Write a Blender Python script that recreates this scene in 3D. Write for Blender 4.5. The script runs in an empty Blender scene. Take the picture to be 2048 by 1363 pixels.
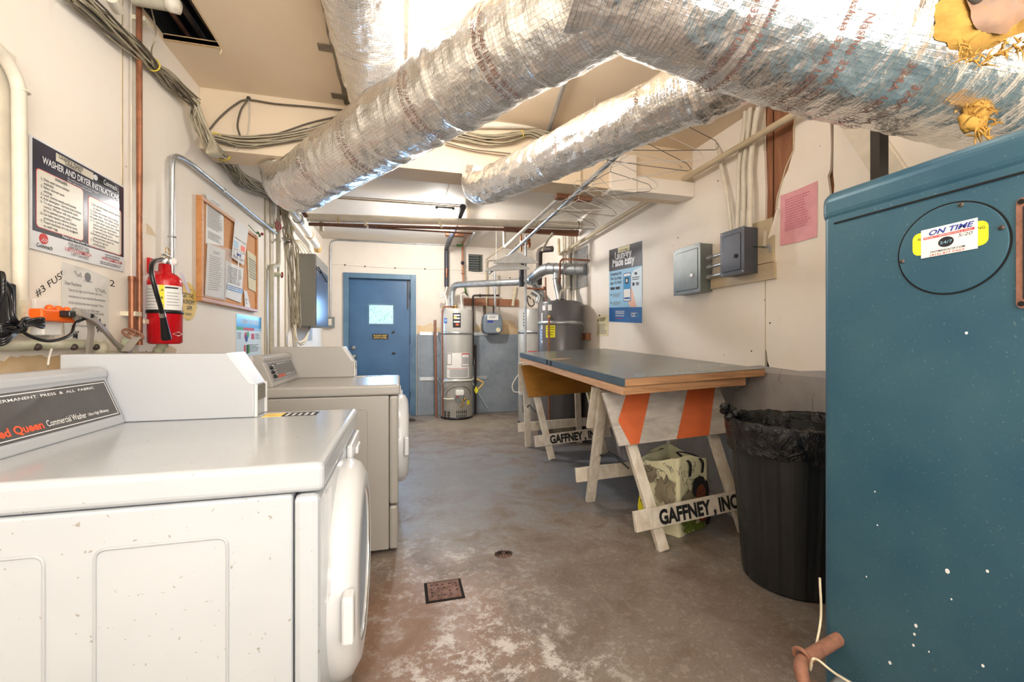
import bpy, math, random
from mathutils import Vector as V, Matrix, noise, geometry
random.seed(7)
C = bpy.context.scene.collection
PI = math.pi
# ---------------------------------------------------------------- camera, world, lights
H = 1.13                      # eye height, metres
F = 860.0; YAW = math.atan(224.0/860.0); CS = math.cos(YAW); SN = math.sin(YAW)
sc = bpy.context.scene
cd = bpy.data.cameras.new('camera'); cam = bpy.data.objects.new('camera', cd); C.objects.link(cam)
cd.sensor_fit = 'HORIZONTAL'; cd.sensor_width = 36.0; cd.lens = F/2048.0*36.0
cd.clip_start = 0.02; cd.clip_end = 60
cam.location = (0, 0, H); cam.rotation_euler = (PI/2, 0, -YAW)
sc.camera = cam
w = bpy.data.worlds.new('world'); sc.world = w; w.use_nodes = True
w.node_tree.nodes['Background'].inputs[0].default_value = (0.75, 0.85, 1.0, 1)
w.node_tree.nodes['Background'].inputs[1].default_value = 0.4
def light(name, kind, loc, power, col, size=0.1, sizey=None, tgt=None):
    l = bpy.data.lights.new(name, kind); l.energy = power; l.color = col
    o = bpy.data.objects.new(name, l); C.objects.link(o); o.location = loc
    if kind == 'AREA':
        l.size = size
        if sizey: l.shape = 'RECTANGLE'; l.size_y = sizey
    else: l.shadow_soft_size = size
    if tgt is not None: o.rotation_euler = (V(tgt)-V(loc)).to_track_quat('-Z', 'Y').to_euler()
    return o
light('back_bulb_light', 'POINT', (0.47, 5.12, 2.40), 28, (1.0, 0.97, 0.94), 0.05)
light('overhead_fill', 'AREA', (0.6, -1.1, 2.5), 13, (0.96, 0.985, 1.0), 2.4, 2.2, (0.6, -1.0, 0))  # added soft fill overhead behind the camera, no fixture there
light('room_fill', 'AREA', (0.45, -2.3, 1.45), 4, (0.96, 0.985, 1.0), 2.2, 1.8, (0.45, 3, 1.35))  # added broad fill behind the camera, facing down the room
light('upward_fill', 'AREA', (0.75, -1.75, 1.25), 52, (0.93, 0.975, 1.0), 2.2, 1.4, (0.85, -1.36, 2.2))  # added fill aimed upward to lift ceiling, ducts and upper walls
light('middle_fill_bulb', 'POINT', (0.22, 1.95, 2.33), 7, (1.0, 0.97, 0.94), 0.12)  # added fill for the mid-room walls, out of sight behind the duct
light('door_daylight', 'AREA', (-0.27, 6.60, 1.58), 4, (0.35, 0.62, 1.0), 0.3, 0.3, (-0.1, 3.0, 0.6))
sc.view_settings.view_transform = 'Standard'; sc.view_settings.look = 'None'
sc.view_settings.exposure = 1.68; sc.view_settings.gamma = 1.0
sc.view_settings.use_curve_mapping = False

# ---------------------------------------------------------------- coordinates
XL, XR, YB, ZC1, ZC2, YBM = -1.08, 2.10, 6.70, H+1.41, H+1.48, 2.75
def ray(u, v):
    t = (u-1024.0)/F
    return V((t*CS+SN, CS-t*SN, (682.0-v)/F))
def atX(u, v, X): r = ray(u, v); k = X/r.x; return V((X, r.y*k, H+r.z*k))
def atY(u, v, Y): r = ray(u, v); k = Y/r.y; return V((r.x*k, Y, H+r.z*k))
def atZ(u, v, Z): r = ray(u, v); k = (Z-H)/r.z; return V((r.x*k, r.y*k, Z))
def atD(u, v, D): r = ray(u, v); return V((r.x*D, r.y*D, H+r.z*D))
def L(u, v, off=0.0): return atX(u, v, XL+off)
def R(u, v, off=0.0): return atX(u, v, XR-off)
def B(u, v, off=0.0): return atY(u, v, YB-off)
def G(u, v, z=0.0): return atZ(u, v, z)

# ---------------------------------------------------------------- materials
MATS = {}
def nd(nt, t, **kw):
    n = nt.nodes.new(t)
    for k, x in kw.items():
        if k in n.inputs: n.inputs[k].default_value = x
        else: setattr(n, k, x)
    return n
def newmat(name, col, rough=0.5, metal=0.0):
    m = bpy.data.materials.new(name); m.use_nodes = True
    b = m.node_tree.nodes['Principled BSDF']
    b.inputs['Base Color'].default_value = (*col, 1)
    b.inputs['Roughness'].default_value = rough; b.inputs['Metallic'].default_value = metal
    MATS[name] = m
    return m, m.node_tree, b
def coords(nt, scale=(1, 1, 1), loc=(0, 0, 0), rot=(0, 0, 0), kind='Object'):
    tc = nd(nt, 'ShaderNodeTexCoord'); mp = nd(nt, 'ShaderNodeMapping')
    mp.inputs['Scale'].default_value = scale; mp.inputs['Location'].default_value = loc; mp.inputs['Rotation'].default_value = rot
    nt.links.new(tc.outputs[kind], mp.inputs[0]); return mp.outputs[0]
def nz(nt, co, scale, detail=4, rough=0.55, dist=0.0):
    n = nd(nt, 'ShaderNodeTexNoise'); n.inputs['Scale'].default_value = scale; n.inputs['Detail'].default_value = detail
    n.inputs['Roughness'].default_value = rough; n.inputs['Distortion'].default_value = dist
    nt.links.new(co, n.inputs['Vector']); return n.outputs['Fac']
def ramp(nt, fac, a, b, ca=(0, 0, 0), cb=(1, 1, 1)):
    r = nd(nt, 'ShaderNodeValToRGB'); e = r.color_ramp.elements
    e[0].position = a; e[1].position = b; e[0].color = (*ca, 1); e[1].color = (*cb, 1)
    nt.links.new(fac, r.inputs[0]); return r.outputs[0]
def mixc(nt, fac, a, b):
    m = nd(nt, 'ShaderNodeMix', data_type='RGBA')
    if isinstance(fac, (int, float)): m.inputs[0].default_value = fac
    else: nt.links.new(fac, m.inputs[0])
    for i, x in ((6, a), (7, b)):
        if isinstance(x, tuple): m.inputs[i].default_value = (*x, 1)
        else: nt.links.new(x, m.inputs[i])
    return m.outputs[2]
def mth(nt, op, a, b=None):
    m = nd(nt, 'ShaderNodeMath', operation=op)
    for i, x in enumerate((a, b)):
        if x is None: continue
        if isinstance(x, (int, float)): m.inputs[i].default_value = x
        else: nt.links.new(x, m.inputs[i])
    return m.outputs[0]
def bump(nt, b, h, strength=0.3, dist=0.01):
    n = nd(nt, 'ShaderNodeBump'); n.inputs['Strength'].default_value = strength; n.inputs['Distance'].default_value = dist
    nt.links.new(h, n.inputs['Height']); nt.links.new(n.outputs[0], b.inputs['Normal'])
def simple(name, col, rough=0.5, metal=0.0, var=0.0, vs=8.0, bm=0.0, bs=60.0, col2=None, a=0.35, b_=0.65, stretch=(1, 1, 1)):
    m, nt, b = newmat(name, col, rough, metal)
    if var or col2 or bm: co = coords(nt, stretch)
    if var or col2:
        c2 = col2 or tuple(max(0, c*(1-var)) for c in col)
        f = ramp(nt, nz(nt, co, vs, 6, 0.6), a, b_)
        nt.links.new(mixc(nt, f, c2, col), b.inputs['Base Color'])
    if bm: bump(nt, b, nz(nt, co, bs, 3), bm, 0.004)
    return m
def srgb(r, g, b_):
    f = lambda c: (c/255/12.92) if c/255 <= 0.04045 else ((c/255+0.055)/1.055)**2.4
    return (f(r), f(g), f(b_))

simple('white_enamel', srgb(206, 205, 203), 0.28, 0, bm=0.0)
def mk_enamel():
    m, nt, b = newmat('washer_enamel', srgb(232, 230, 225), 0.13)
    co = coords(nt); f = nz(nt, co, 95, 2, 0.5); s = ramp(nt, f, 0.715, 0.75)
    bc = mixc(nt, ramp(nt, nz(nt, co, 3, 3), 0.3, 0.75), srgb(177, 182, 188), srgb(185, 190, 196))
    nt.links.new(mixc(nt, s, bc, srgb(150, 146, 140)), b.inputs['Base Color'])
    bump(nt, b, nz(nt, co, 260, 2), 0.04, 0.001)
mk_enamel()
simple("machine_grey", srgb(174, 177, 182), 0.3)
simple("door_white", srgb(212, 213, 215), 0.2)
simple('panel_charcoal', srgb(72, 68, 68), 0.22, 0, var=0.12, vs=30)
simple('black_plastic', srgb(24, 24, 26), 0.3)
simple('black_matte', srgb(26, 25, 25), 0.7)
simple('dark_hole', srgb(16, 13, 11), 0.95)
simple('orange_print', srgb(240, 92, 52), 0.5)
simple('white_print', srgb(235, 235, 235), 0.5)
simple('black_print', srgb(28, 28, 30), 0.6)
simple('grey_print', srgb(120, 120, 122), 0.6)
simple('pencil_print', srgb(150, 148, 146), 0.7)
simple('red_print', srgb(200, 45, 40), 0.5)
simple('blue_print', srgb(40, 60, 150), 0.5)
simple('paper_white', srgb(238, 236, 232), 0.6, var=0.05, vs=20)
simple('paper_grey', srgb(222, 219, 214), 0.7, var=0.08, vs=15)
simple('paper_cream', srgb(228, 218, 180), 0.7, var=0.1, vs=20)
simple('paper_yellow', srgb(240, 206, 110), 0.6, var=0.05)
simple('paper_pink', srgb(236, 168, 178), 0.35, var=0.12, vs=14, bm=0.3, bs=25)
simple('pink_line', srgb(205, 120, 135), 0.6)
simple('poster_blue', srgb(150, 196, 226), 0.4)
simple('poster_navy', srgb(20, 92, 160), 0.4)
simple('poster_black', srgb(44, 44, 50), 0.4)
simple('poster_pale', srgb(214, 230, 240), 0.4)
simple('poster_cyan', srgb(20, 140, 196), 0.3)
simple('skin_print', srgb(240, 190, 165), 0.5)
simple('green_print', srgb(70, 165, 80), 0.5)
simple('cream_panel', srgb(214, 208, 192), 0.3)
simple('sign_navy', srgb(52, 52, 66), 0.18)
simple('sign_white', srgb(226, 228, 232), 0.18)
simple('red_enamel', srgb(196, 20, 30), 0.18, var=0.05)
simple('red_wheel', srgb(170, 40, 45), 0.5, var=0.3, vs=40)
simple('chrome', (0.8, 0.8, 0.78), 0.18, 1.0)
simple('brass', srgb(200, 160, 90), 0.35, 1.0, var=0.3, vs=40)
simple('galvanised', (0.50, 0.52, 0.53), 0.33, 0.85, var=0.3, vs=18, bm=0.05, bs=60)
simple('galv_pipe', (0.46, 0.48, 0.50), 0.36, 0.7, var=0.25, vs=14)
simple('strap_metal', (0.55, 0.57, 0.58), 0.35, 0.8, var=0.2, vs=20)
simple('steel_grey', srgb(150, 154, 152), 0.4, 0.35, var=0.12, vs=12)
simple('panel_grey', srgb(128, 134, 132), 0.38, 0.3, var=0.15, vs=10)
simple('box_slate', srgb(86, 90, 100), 0.35, 0.3, var=0.15, vs=10)
simple('cabinet_grey', srgb(124, 121, 112), 0.5, 0.1, var=0.06, vs=8)
simple('cabinet_blue_reflection', srgb(92, 100, 118), 0.25, 0.5, var=0.1, vs=5)  # blue daylight reflection put into the door face colour
simple('copper', srgb(160, 104, 74), 0.4, 0.5, var=0.35, vs=25)
simple('copper_dull', srgb(128, 88, 68), 0.5, 0.3, var=0.35, vs=25)
simple('iron_rust', srgb(150, 104, 84), 0.75, 0.1, var=0.35, vs=40, bm=0.3, bs=80)
simple('painted_pipe', srgb(226, 216, 198), 0.45, 0, var=0.14, vs=12, bm=0.1, bs=30)
simple('tan_pipe', srgb(208, 190, 158), 0.5, 0, var=0.22, vs=10, stretch=(1, 0.3, 1))
simple('dirty_pipe', srgb(190, 182, 160), 0.5, 0, var=0.2, vs=14, bm=0.15, bs=30)
simple('green_pipe', srgb(176, 178, 146), 0.5, 0, col2=srgb(214, 208, 190), vs=9, bm=0.3, bs=40)
simple('pvc', srgb(232, 226, 214), 0.4, 0, var=0.12, vs=12)
simple('glue_yellow', srgb(214, 176, 104), 0.5, 0, var=0.15, vs=20)
simple('dark_pipe', srgb(72, 60, 54), 0.55, 0.2, var=0.3, vs=18)
simple('insulation_black', srgb(50, 50, 58), 0.55, 0, var=0.2, vs=10)
simple('cable_cream', srgb(224, 211, 182), 0.55, 0, var=0.25, vs=16)
simple('cable_dark', srgb(92, 82, 68), 0.55, 0, var=0.25, vs=16)
simple('cable_grey', srgb(176, 164, 140), 0.5)
simple('cord_grey', srgb(150, 142, 132), 0.45)
simple('cord_black', srgb(22, 22, 24), 0.25)
simple('orange_plastic', srgb(244, 104, 24), 0.4)
simple('yellow_tag', srgb(236, 226, 40), 0.5)
simple('purple_tag', srgb(190, 176, 196), 0.6)
simple('heater_white', srgb(172, 170, 164), 0.3, 0, var=0.04, vs=5)
simple('heater_grey', srgb(104, 102, 104), 0.28, 0.15, var=0.05, vs=5)
simple('meter_grey', srgb(122, 134, 146), 0.45, 0.1, var=0.12, vs=15)
simple('garbage_bin', srgb(34, 35, 36), 0.42, 0, var=0.15, vs=10, bm=0.05)
simple('stripe_orange', srgb(202, 98, 50), 0.45, 0, var=0.12, vs=16)
simple('bag_cream', srgb(226, 222, 186), 0.35, 0, var=0.1, vs=18)
simple('bag_olive', srgb(110, 130, 44), 0.35, 0, var=0.35, vs=25)
simple('bag_brown', srgb(120, 66, 40), 0.4, 0, var=0.2, vs=25)
simple('bag_shade', srgb(150, 140, 116), 0.4, 0, var=0.4, vs=14)
simple('lime', srgb(202, 214, 60), 0.5, 0, var=0.2, vs=25)
simple('wire_dark', (0.10, 0.095, 0.09), 0.4, 0.6)
simple('wire_white', srgb(196, 190, 182), 0.4, 0.3)
simple('hanger_paper', srgb(232, 229, 224), 0.6, 0, var=0.12, vs=25, bm=0.3, bs=30)
simple('fiberglass', srgb(196, 148, 66), 0.9, 0, var=0.35, vs=14, bm=0.9, bs=60)
simple('duct_board', srgb(158, 118, 88), 0.7, 0.1, col2=srgb(140, 114, 96), vs=14, bm=0.2)
simple('old_iron', srgb(96, 84, 74), 0.55, 0.5, var=0.35, vs=25)
simple('post_black', srgb(62, 56, 50), 0.55, 0.2, var=0.3, vs=12)
simple('flower_red', srgb(150, 40, 60), 0.6); simple('flower_green', srgb(70, 120, 50), 0.6)
simple('outlet_cream', srgb(222, 212, 186), 0.45, 0, var=0.1, vs=20)
simple('cable_tie', srgb(226, 200, 60), 0.5)
simple('plate_grey', srgb(206, 206, 204), 0.5, 0.1, var=0.1, vs=10)
simple('drain_rust', srgb(140, 108, 96), 0.7, 0.2, col2=srgb(96, 68, 56), vs=30, bm=0.4, bs=60)
simple('vent_dark', srgb(70, 76, 66), 0.5)

def wood(name, c1, c2, rough=0.55, st=(1, 12, 12), sc_=3.0):
    m, nt, b = newmat(name, c1, rough)
    co = coords(nt, st); f = ramp(nt, nz(nt, co, sc_, 8, 0.65, 0.6), 0.32, 0.68)
    nt.links.new(mixc(nt, f, c2, c1), b.inputs['Base Color']); bump(nt, b, nz(nt, co, sc_*4, 4), 0.15, 0.003)
wood('stud_wood', srgb(166, 112, 78), srgb(124, 78, 54), 0.6, (10, 10, 1))
wood('board_wood', srgb(160, 108, 74), srgb(128, 80, 54), 0.6, (1, 10, 10))
wood('edge_wood', srgb(196, 150, 108), srgb(148, 104, 70), 0.55, (1, 14, 14))
wood('edge_light', srgb(216, 178, 142), srgb(184, 138, 100), 0.6, (14, 1, 14))
wood('old_wood', srgb(222, 200, 164), srgb(196, 164, 118), 0.6, (14, 1, 14))
wood('oak', srgb(206, 148, 92), srgb(182, 118, 64), 0.45, (8, 2, 8))
wood('saw_white', srgb(226, 219, 206), srgb(192, 178, 158), 0.6, (5, 5, 2), 4)
wood('saw_yellow', srgb(176, 124, 44), srgb(150, 98, 30), 0.5, (1.5, 6, 6), 3)
simple("machine_beige", srgb(168, 164, 158), 0.3)
wood('worn_board', srgb(196, 190, 182), srgb(150, 142, 132), 0.55, (1.5, 5, 5), 3)

def mk_wall(name, c1, c2, c3, sc_=1.6):
    m, nt, b = newmat(name, c1, 0.62)
    co = coords(nt)
    f = ramp(nt, nz(nt, co, sc_, 5, 0.6, 0.3), 0.35, 0.7)
    base = mixc(nt, f, c2, c1)
    g = ramp(nt, nz(nt, coords(nt, (1, 1, 0.35), (5, 2, 0)), sc_*2.6, 7, 0.7), 0.66, 0.8)
    base = mixc(nt, mth(nt, 'MULTIPLY', g, 0.4), base, c3)
    sp = ramp(nt, nz(nt, co, 34, 2, 0.5), 0.775, 0.80)
    base = mixc(nt, mth(nt, 'MULTIPLY', sp, 0.6), base, srgb(120, 92, 66))
    nt.links.new(base, b.inputs['Base Color'])
    bump(nt, b, nz(nt, co, 24, 6, 0.7), 0.12, 0.004)
mk_wall('wall_cream', srgb(243, 235, 224), srgb(238, 227, 213), srgb(206, 182, 150))
mk_wall('wall_back_dimmed', srgb(222, 213, 202), srgb(212, 202, 189), srgb(190, 168, 140))  # wall cream toned down here to offset the strong bulb nearby
mk_wall('ceiling_tan', srgb(228, 208, 180), srgb(221, 199, 170), srgb(184, 156, 124), 1.0)
mk_wall('ceiling_back', srgb(220, 212, 200), srgb(212, 202, 188), srgb(186, 168, 146), 1.0)
def mk_conc(name, c1, c2, c3):
    m, nt, b = newmat(name, c1, 0.55)
    co = coords(nt)
    base = mixc(nt, ramp(nt, nz(nt, co, 3, 7, 0.65), 0.35, 0.68), c2, c1)
    vo = nd(nt, 'ShaderNodeTexVoronoi', feature='DISTANCE_TO_EDGE'); vo.inputs['Scale'].default_value = 1.5
    dn = nd(nt, 'ShaderNodeTexNoise'); dn.inputs['Scale'].default_value = 5; nt.links.new(co, dn.inputs['Vector'])
    ad = nd(nt, 'ShaderNodeVectorMath', operation='MULTIPLY_ADD'); nt.links.new(dn.outputs['Color'], ad.inputs[0])
    ad.inputs[1].default_value = (0.35, 0.35, 0.35); nt.links.new(co, ad.inputs[2]); nt.links.new(ad.outputs[0], vo.inputs['Vector'])
    cr = ramp(nt, vo.outputs['Distance'], 0.0, 0.006, (1, 1, 1), (0, 0, 0))
    cr = mth(nt, 'MULTIPLY', cr, ramp(nt, nz(nt, co, 2.2, 2), 0.5, 0.62))
    base = mixc(nt, cr, base, c3)
    nt.links.new(base, b.inputs['Base Color']); bump(nt, b, nz(nt, co, 9, 8, 0.7), 0.4, 0.01)
mk_conc('concrete_blue', srgb(146, 156, 164), srgb(124, 133, 143), srgb(60, 62, 66))
mk_conc('concrete_grey', srgb(168, 164, 160), srgb(140, 138, 138), srgb(90, 84, 78))
mk_conc('plaster_bare', srgb(222, 204, 172), srgb(204, 170, 122), srgb(150, 110, 70))

def mk_floor():
    m, nt, b = newmat('floor_concrete', srgb(150, 138, 124), 0.42)
    co = coords(nt)
    big = nz(nt, co, 0.9, 6, 0.6, 0.4); mid = nz(nt, coords(nt, (1, 1, 1), (3, 7, 0)), 4.0, 8, 0.68, 0.5); fine = nz(nt, co, 22, 8, 0.75)
    base = mixc(nt, ramp(nt, big, 0.36, 0.64), srgb(134, 125, 115), srgb(156, 149, 141))
    base = mixc(nt, mth(nt, 'MULTIPLY', ramp(nt, mid, 0.44, 0.62), 0.65), base, srgb(104, 84, 70))
    fm = nz(nt, coords(nt, (1, 1, 1), (2, 5, 0)), 26, 10, 0.8, 0.2); base = mixc(nt, mth(nt, 'MULTIPLY', ramp(nt, fm, 0.52, 0.60), 0.45), base, srgb(172, 164, 156))
    base = mixc(nt, mth(nt, 'MULTIPLY', ramp(nt, fm, 0.46, 0.38), 0.45), base, srgb(92, 74, 62))
    sx = nd(nt, 'ShaderNodeSeparateXYZ'); nt.links.new(co, sx.inputs[0])
    def blob(cx, cy, rx, ry, soft=0.5, amp=0.35):
        dx = mth(nt, 'DIVIDE', mth(nt, 'SUBTRACT', sx.outputs[0], cx), rx); dy = mth(nt, 'DIVIDE', mth(nt, 'SUBTRACT', sx.outputs[1], cy), ry)
        d = mth(nt, 'SQRT', mth(nt, 'ADD', mth(nt, 'MULTIPLY', dx, dx), mth(nt, 'MULTIPLY', dy, dy)))
        d = mth(nt, 'ADD', d, mth(nt, 'MULTIPLY', mth(nt, 'SUBTRACT', mid, 0.5), amp*6))
        return ramp(nt, d, 1.0-soft, 1.0+soft, (1, 1, 1), (0, 0, 0))
    # rust brown by the machines and drain
    base = mixc(nt, mth(nt, 'MULTIPLY', blob(0.05, 1.75, 0.50, 0.62), 0.75), base, srgb(134, 98, 72))
    # worn blue grey paint further back
    base = mixc(nt, mth(nt, 'MULTIPLY', blob(0.45, 3.6, 0.85, 1.4, 0.6), 0.7), base, srgb(128, 134, 142))
    base = mixc(nt, mth(nt, 'MULTIPLY', blob(1.8, 3.4, 0.9, 1.3, 0.5), 0.7), base, srgb(92, 104, 118))  # darker blue grey tone under the table
    base = mixc(nt, mth(nt, 'MULTIPLY', blob(0.9, 5.9, 1.2, 0.7, 0.5), 0.7), base, srgb(150, 138, 118))
    # white efflorescence
    wh = mth(nt, 'MULTIPLY', ramp(nt, nz(nt, coords(nt, (1, 1, 1), (1, 1, 0)), 10, 12, 0.86, 0.15), 0.50, 0.56), blob(0.28, 1.35, 0.5, 0.62, 0.5))
    wh2 = mth(nt, 'MULTIPLY', ramp(nt, nz(nt, coords(nt, (1, 1, 1), (9, 1, 0)), 9.0, 12, 0.86, 0.15), 0.51, 0.58), blob(0.18, 2.1, 0.55, 0.5, 0.5))
    base = mixc(nt, mth(nt, 'MULTIPLY', wh, 0.85), base, srgb(206, 200, 196))
    base = mixc(nt, mth(nt, 'MULTIPLY', wh2, 0.55), base, srgb(196, 190, 186))
    sp = ramp(nt, fine, 0.64, 0.72); base = mixc(nt, mth(nt, 'MULTIPLY', sp, 0.35), base, srgb(96, 78, 64))
    nt.links.new(base, b.inputs['Base Color'])
    nt.links.new(ramp(nt, mid, 0.3, 0.75, (0.30, 0.30, 0.30), (0.6, 0.6, 0.6)), b.inputs['Roughness'])
    bump(nt, b, nz(nt, co, 14, 10, 0.75), 0.22, 0.006)
mk_floor()
def mk_furnace():
    m, nt, b = newmat('furnace_teal', srgb(66, 112, 124), 0.38, 0.15)
    co = coords(nt)
    base = mixc(nt, ramp(nt, nz(nt, co, 3.2, 4), 0.35, 0.7), srgb(44, 84, 104), srgb(62, 100, 114))
    s = ramp(nt, nz(nt, co, 190, 2, 0.5), 0.66, 0.78); base = mixc(nt, mth(nt, 'MULTIPLY', s, 0.6), base, srgb(130, 146, 140))
    s = ramp(nt, nz(nt, co, 60, 3, 0.6), 0.72, 0.78); base = mixc(nt, mth(nt, 'MULTIPLY', s, 0.5), base, srgb(150, 158, 146))
    nt.links.new(base, b.inputs['Base Color']); bump(nt, b, nz(nt, co, 150, 3), 0.08, 0.001)
mk_furnace()
def mk_blue(name, c1, c2, rough):
    m, nt, b = newmat(name, c1, rough); co = coords(nt)
    nt.links.new(mixc(nt, ramp(nt, nz(nt, co, 4, 5), 0.35, 0.7), c2, c1), b.inputs['Base Color'])
    bump(nt, b, nz(nt, co, 40, 4), 0.06, 0.003)
mk_blue('door_blue', srgb(56, 100, 140), srgb(48, 90, 130), 0.38)
mk_blue('trim_blue', srgb(92, 126, 150), srgb(68, 100, 126), 0.45)
mk_blue('edge_blue', srgb(72, 92, 106), srgb(60, 78, 92), 0.4)
def mk_tabletop():
    m, nt, b = newmat('tabletop_paint', srgb(112, 118, 116), 0.25); co = coords(nt)
    base = mixc(nt, ramp(nt, nz(nt, co, 3.5, 6, 0.6), 0.35, 0.7), srgb(104, 108, 104), srgb(122, 132, 134))
    s = ramp(nt, nz(nt, coords(nt, (1, 1, 1), (4, 4, 0)), 7, 9, 0.78, 0.3), 0.53, 0.58); base = mixc(nt, mth(nt, 'MULTIPLY', s, 0.75), base, srgb(112, 78, 56))
    s = ramp(nt, nz(nt, coords(nt, (1, 1, 1), (8, 4, 0)), 14, 6, 0.7), 0.68, 0.72); base = mixc(nt, s, base, srgb(196, 188, 172))
    nt.links.new(base, b.inputs['Base Color']); bump(nt, b, nz(nt, co, 12, 5), 0.08, 0.003)
mk_tabletop()
def mk_foil():
    m, nt, b = newmat('duct_foil', (0.80, 0.77, 0.73), 0.22, 0.92)
    co = coords(nt)
    n1 = nz(nt, co, 16, 4, 0.6, 1.0); n2 = nz(nt, coords(nt, (1, 1, 1), (3, 1, 2)), 60, 3, 0.6, 0.6)
    uv = nd(nt, 'ShaderNodeUVMap'); sx = nd(nt, 'ShaderNodeSeparateXYZ'); nt.links.new(uv.outputs[0], sx.inputs[0])
    wv = mth(nt, 'SINE', mth(nt, 'MULTIPLY', sx.outputs[0], 2*PI/0.013)); wv = mth(nt, 'POWER', mth(nt, 'MAXIMUM', wv, 0.0), 8)
    wu = mth(nt, 'SINE', mth(nt, 'MULTIPLY', sx.outputs[1], 2*PI/0.013)); wu = mth(nt, 'POWER', mth(nt, 'MAXIMUM', wu, 0.0), 8)
    def crease(sc_, w_):
        dn = nd(nt, 'ShaderNodeTexNoise'); dn.inputs['Scale'].default_value = sc_*0.8; dn.inputs['Detail'].default_value = 3; nt.links.new(co, dn.inputs['Vector'])
        ad = nd(nt, 'ShaderNodeVectorMath', operation='MULTIPLY_ADD'); nt.links.new(dn.outputs['Color'], ad.inputs[0]); ad.inputs[1].default_value = (w_, w_, w_); nt.links.new(co, ad.inputs[2])
        vo = nd(nt, 'ShaderNodeTexVoronoi', feature='F1'); vo.inputs['Scale'].default_value = sc_; nt.links.new(ad.outputs[0], vo.inputs['Vector']); return vo.outputs['Distance']
    hgt = mth(nt, 'ADD', mth(nt, 'MULTIPLY', crease(18, 0.10), 1.3), mth(nt, 'MULTIPLY', crease(52, 0.03), 0.22))
    hgt = mth(nt, 'ADD', hgt, mth(nt, 'MULTIPLY', n2, 0.3))
    hgt = mth(nt, 'ADD', hgt, mth(nt, 'MULTIPLY', mth(nt, 'ADD', wv, mth(nt, 'MULTIPLY', wu, 0.5)), 0.10))
    bump(nt, b, hgt, 0.5, 0.009)
    base = mixc(nt, ramp(nt, nz(nt, co, 5, 4), 0.35, 0.7), (0.93, 0.915, 0.89), (0.99, 0.985, 0.97))
    scr = mth(nt, 'MAXIMUM', wv, wu); base = mixc(nt, mth(nt, 'MULTIPLY', scr, 0.35), base, (0.30, 0.27, 0.24))
    nt.links.new(base, b.inputs['Base Color'])
mk_foil()
simple('foil_tape', (0.72, 0.68, 0.62), 0.3, 0.85, var=0.2, vs=30, bm=0.5, bs=50)
simple('tape_dark', srgb(140, 128, 112), 0.4, 0.4, var=0.3, vs=30, bm=0.4, bs=50)
simple('duct_print', srgb(120, 84, 72), 0.5)
def mk_cork():
    m, nt, b = newmat('cork', srgb(226, 166, 112), 0.8); co = coords(nt)
    nt.links.new(mixc(nt, ramp(nt, nz(nt, co, 120, 4, 0.7), 0.35, 0.65), srgb(206, 142, 88), srgb(234, 178, 126)), b.inputs['Base Color'])
mk_cork()
def mk_glass(name, col, alpha, rough=0.05):
    m, nt, b = newmat(name, col, rough); b.inputs['Alpha'].default_value = alpha
mk_glass('clear_plastic', (0.9, 0.9, 0.9), 0.25, 0.1)
mk_glass('dark_glass', (0.35, 0.4, 0.48), 0.85, 0.05)
def mk_emit(name, col, st):
    m, nt, b = newmat(name, col, 0.5); b.inputs['Emission Color'].default_value = (*col, 1); b.inputs['Emission Strength'].default_value = st
mk_emit('bulb_glow', (1.0, 0.93, 0.82), 25)
def mk_view():
    m, nt, b = newmat('garden_view', (0.3, 0.6, 0.6), 0.4); co = coords(nt)
    f = ramp(nt, nz(nt, co, 26, 4, 0.6, 2.5), 0.40, 0.47)
    c = mixc(nt, f, srgb(92, 150, 120), srgb(160, 205, 232))
    nt.links.new(c, b.inputs['Base Color']); nt.links.new(c, b.inputs['Emission Color']); b.inputs['Emission Strength'].default_value = 0.28
mk_view()
def mk_bagfilm():
    m, nt, b = newmat('bin_liner', srgb(18, 18, 19), 0.16); co = coords(nt)
    bump(nt, b, nz(nt, co, 14, 5, 0.6, 1.2), 0.8, 0.03)
mk_bagfilm()
# ---------------------------------------------------------------- mesh builder
WL = {}
_TXT = {}
def text2d(body, off=0.0, spacing=1.0, line=1.0):
    k = (body, off, spacing, line)
    if k in _TXT: return _TXT[k]
    c = bpy.data.curves.new('t', 'FONT'); c.body = body; c.size = 1.0; c.offset = off; c.space_character = spacing; c.space_line = line
    c.resolution_u = 3
    o = bpy.data.objects.new('t', c)
    me = bpy.data.meshes.new_from_object(o)
    vs = [(v.co.x, v.co.y) for v in me.vertices]; fs = [tuple(p.vertices) for p in me.polygons]
    bpy.data.objects.remove(o); bpy.data.meshes.remove(me); bpy.data.curves.remove(c)
    _TXT[k] = (vs, fs); return _TXT[k]
class Pl:                                   # a flat frame of reference on a wall or panel
    def __init__(s, o, r, u): s.o = V(o); s.r = V(r).normalized(); s.u = V(u).normalized(); s.n = s.r.cross(s.u)
    def P(s, a, b, c=0.0): return s.o+s.r*a+s.u*b+s.n*c
def PLl(o): return Pl(o, (0, 1, 0), (0, 0, 1))       # left wall, normal +X
def PLr(o): return Pl(o, (0, -1, 0), (0, 0, 1))      # right wall, normal -X
def PLb(o): return Pl(o, (1, 0, 0), (0, 0, 1))       # back wall, normal -Y
def catmull(pts, sub=6):
    pts = [V(p) for p in pts]
    if len(pts) < 3: return pts
    out = []; q = [pts[0]*2-pts[1]]+pts+[pts[-1]*2-pts[-2]]
    for i in range(1, len(q)-2):
        p0, p1, p2, p3 = q[i-1:i+3]
        for k in range(sub):
            t = k/sub; t2 = t*t; t3 = t2*t
            out.append(0.5*((2*p1)+(p2-p0)*t+(2*p0-5*p1+4*p2-p3)*t2+(3*p1-p0-3*p2+p3)*t3))
    out.append(pts[-1]); return out
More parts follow.
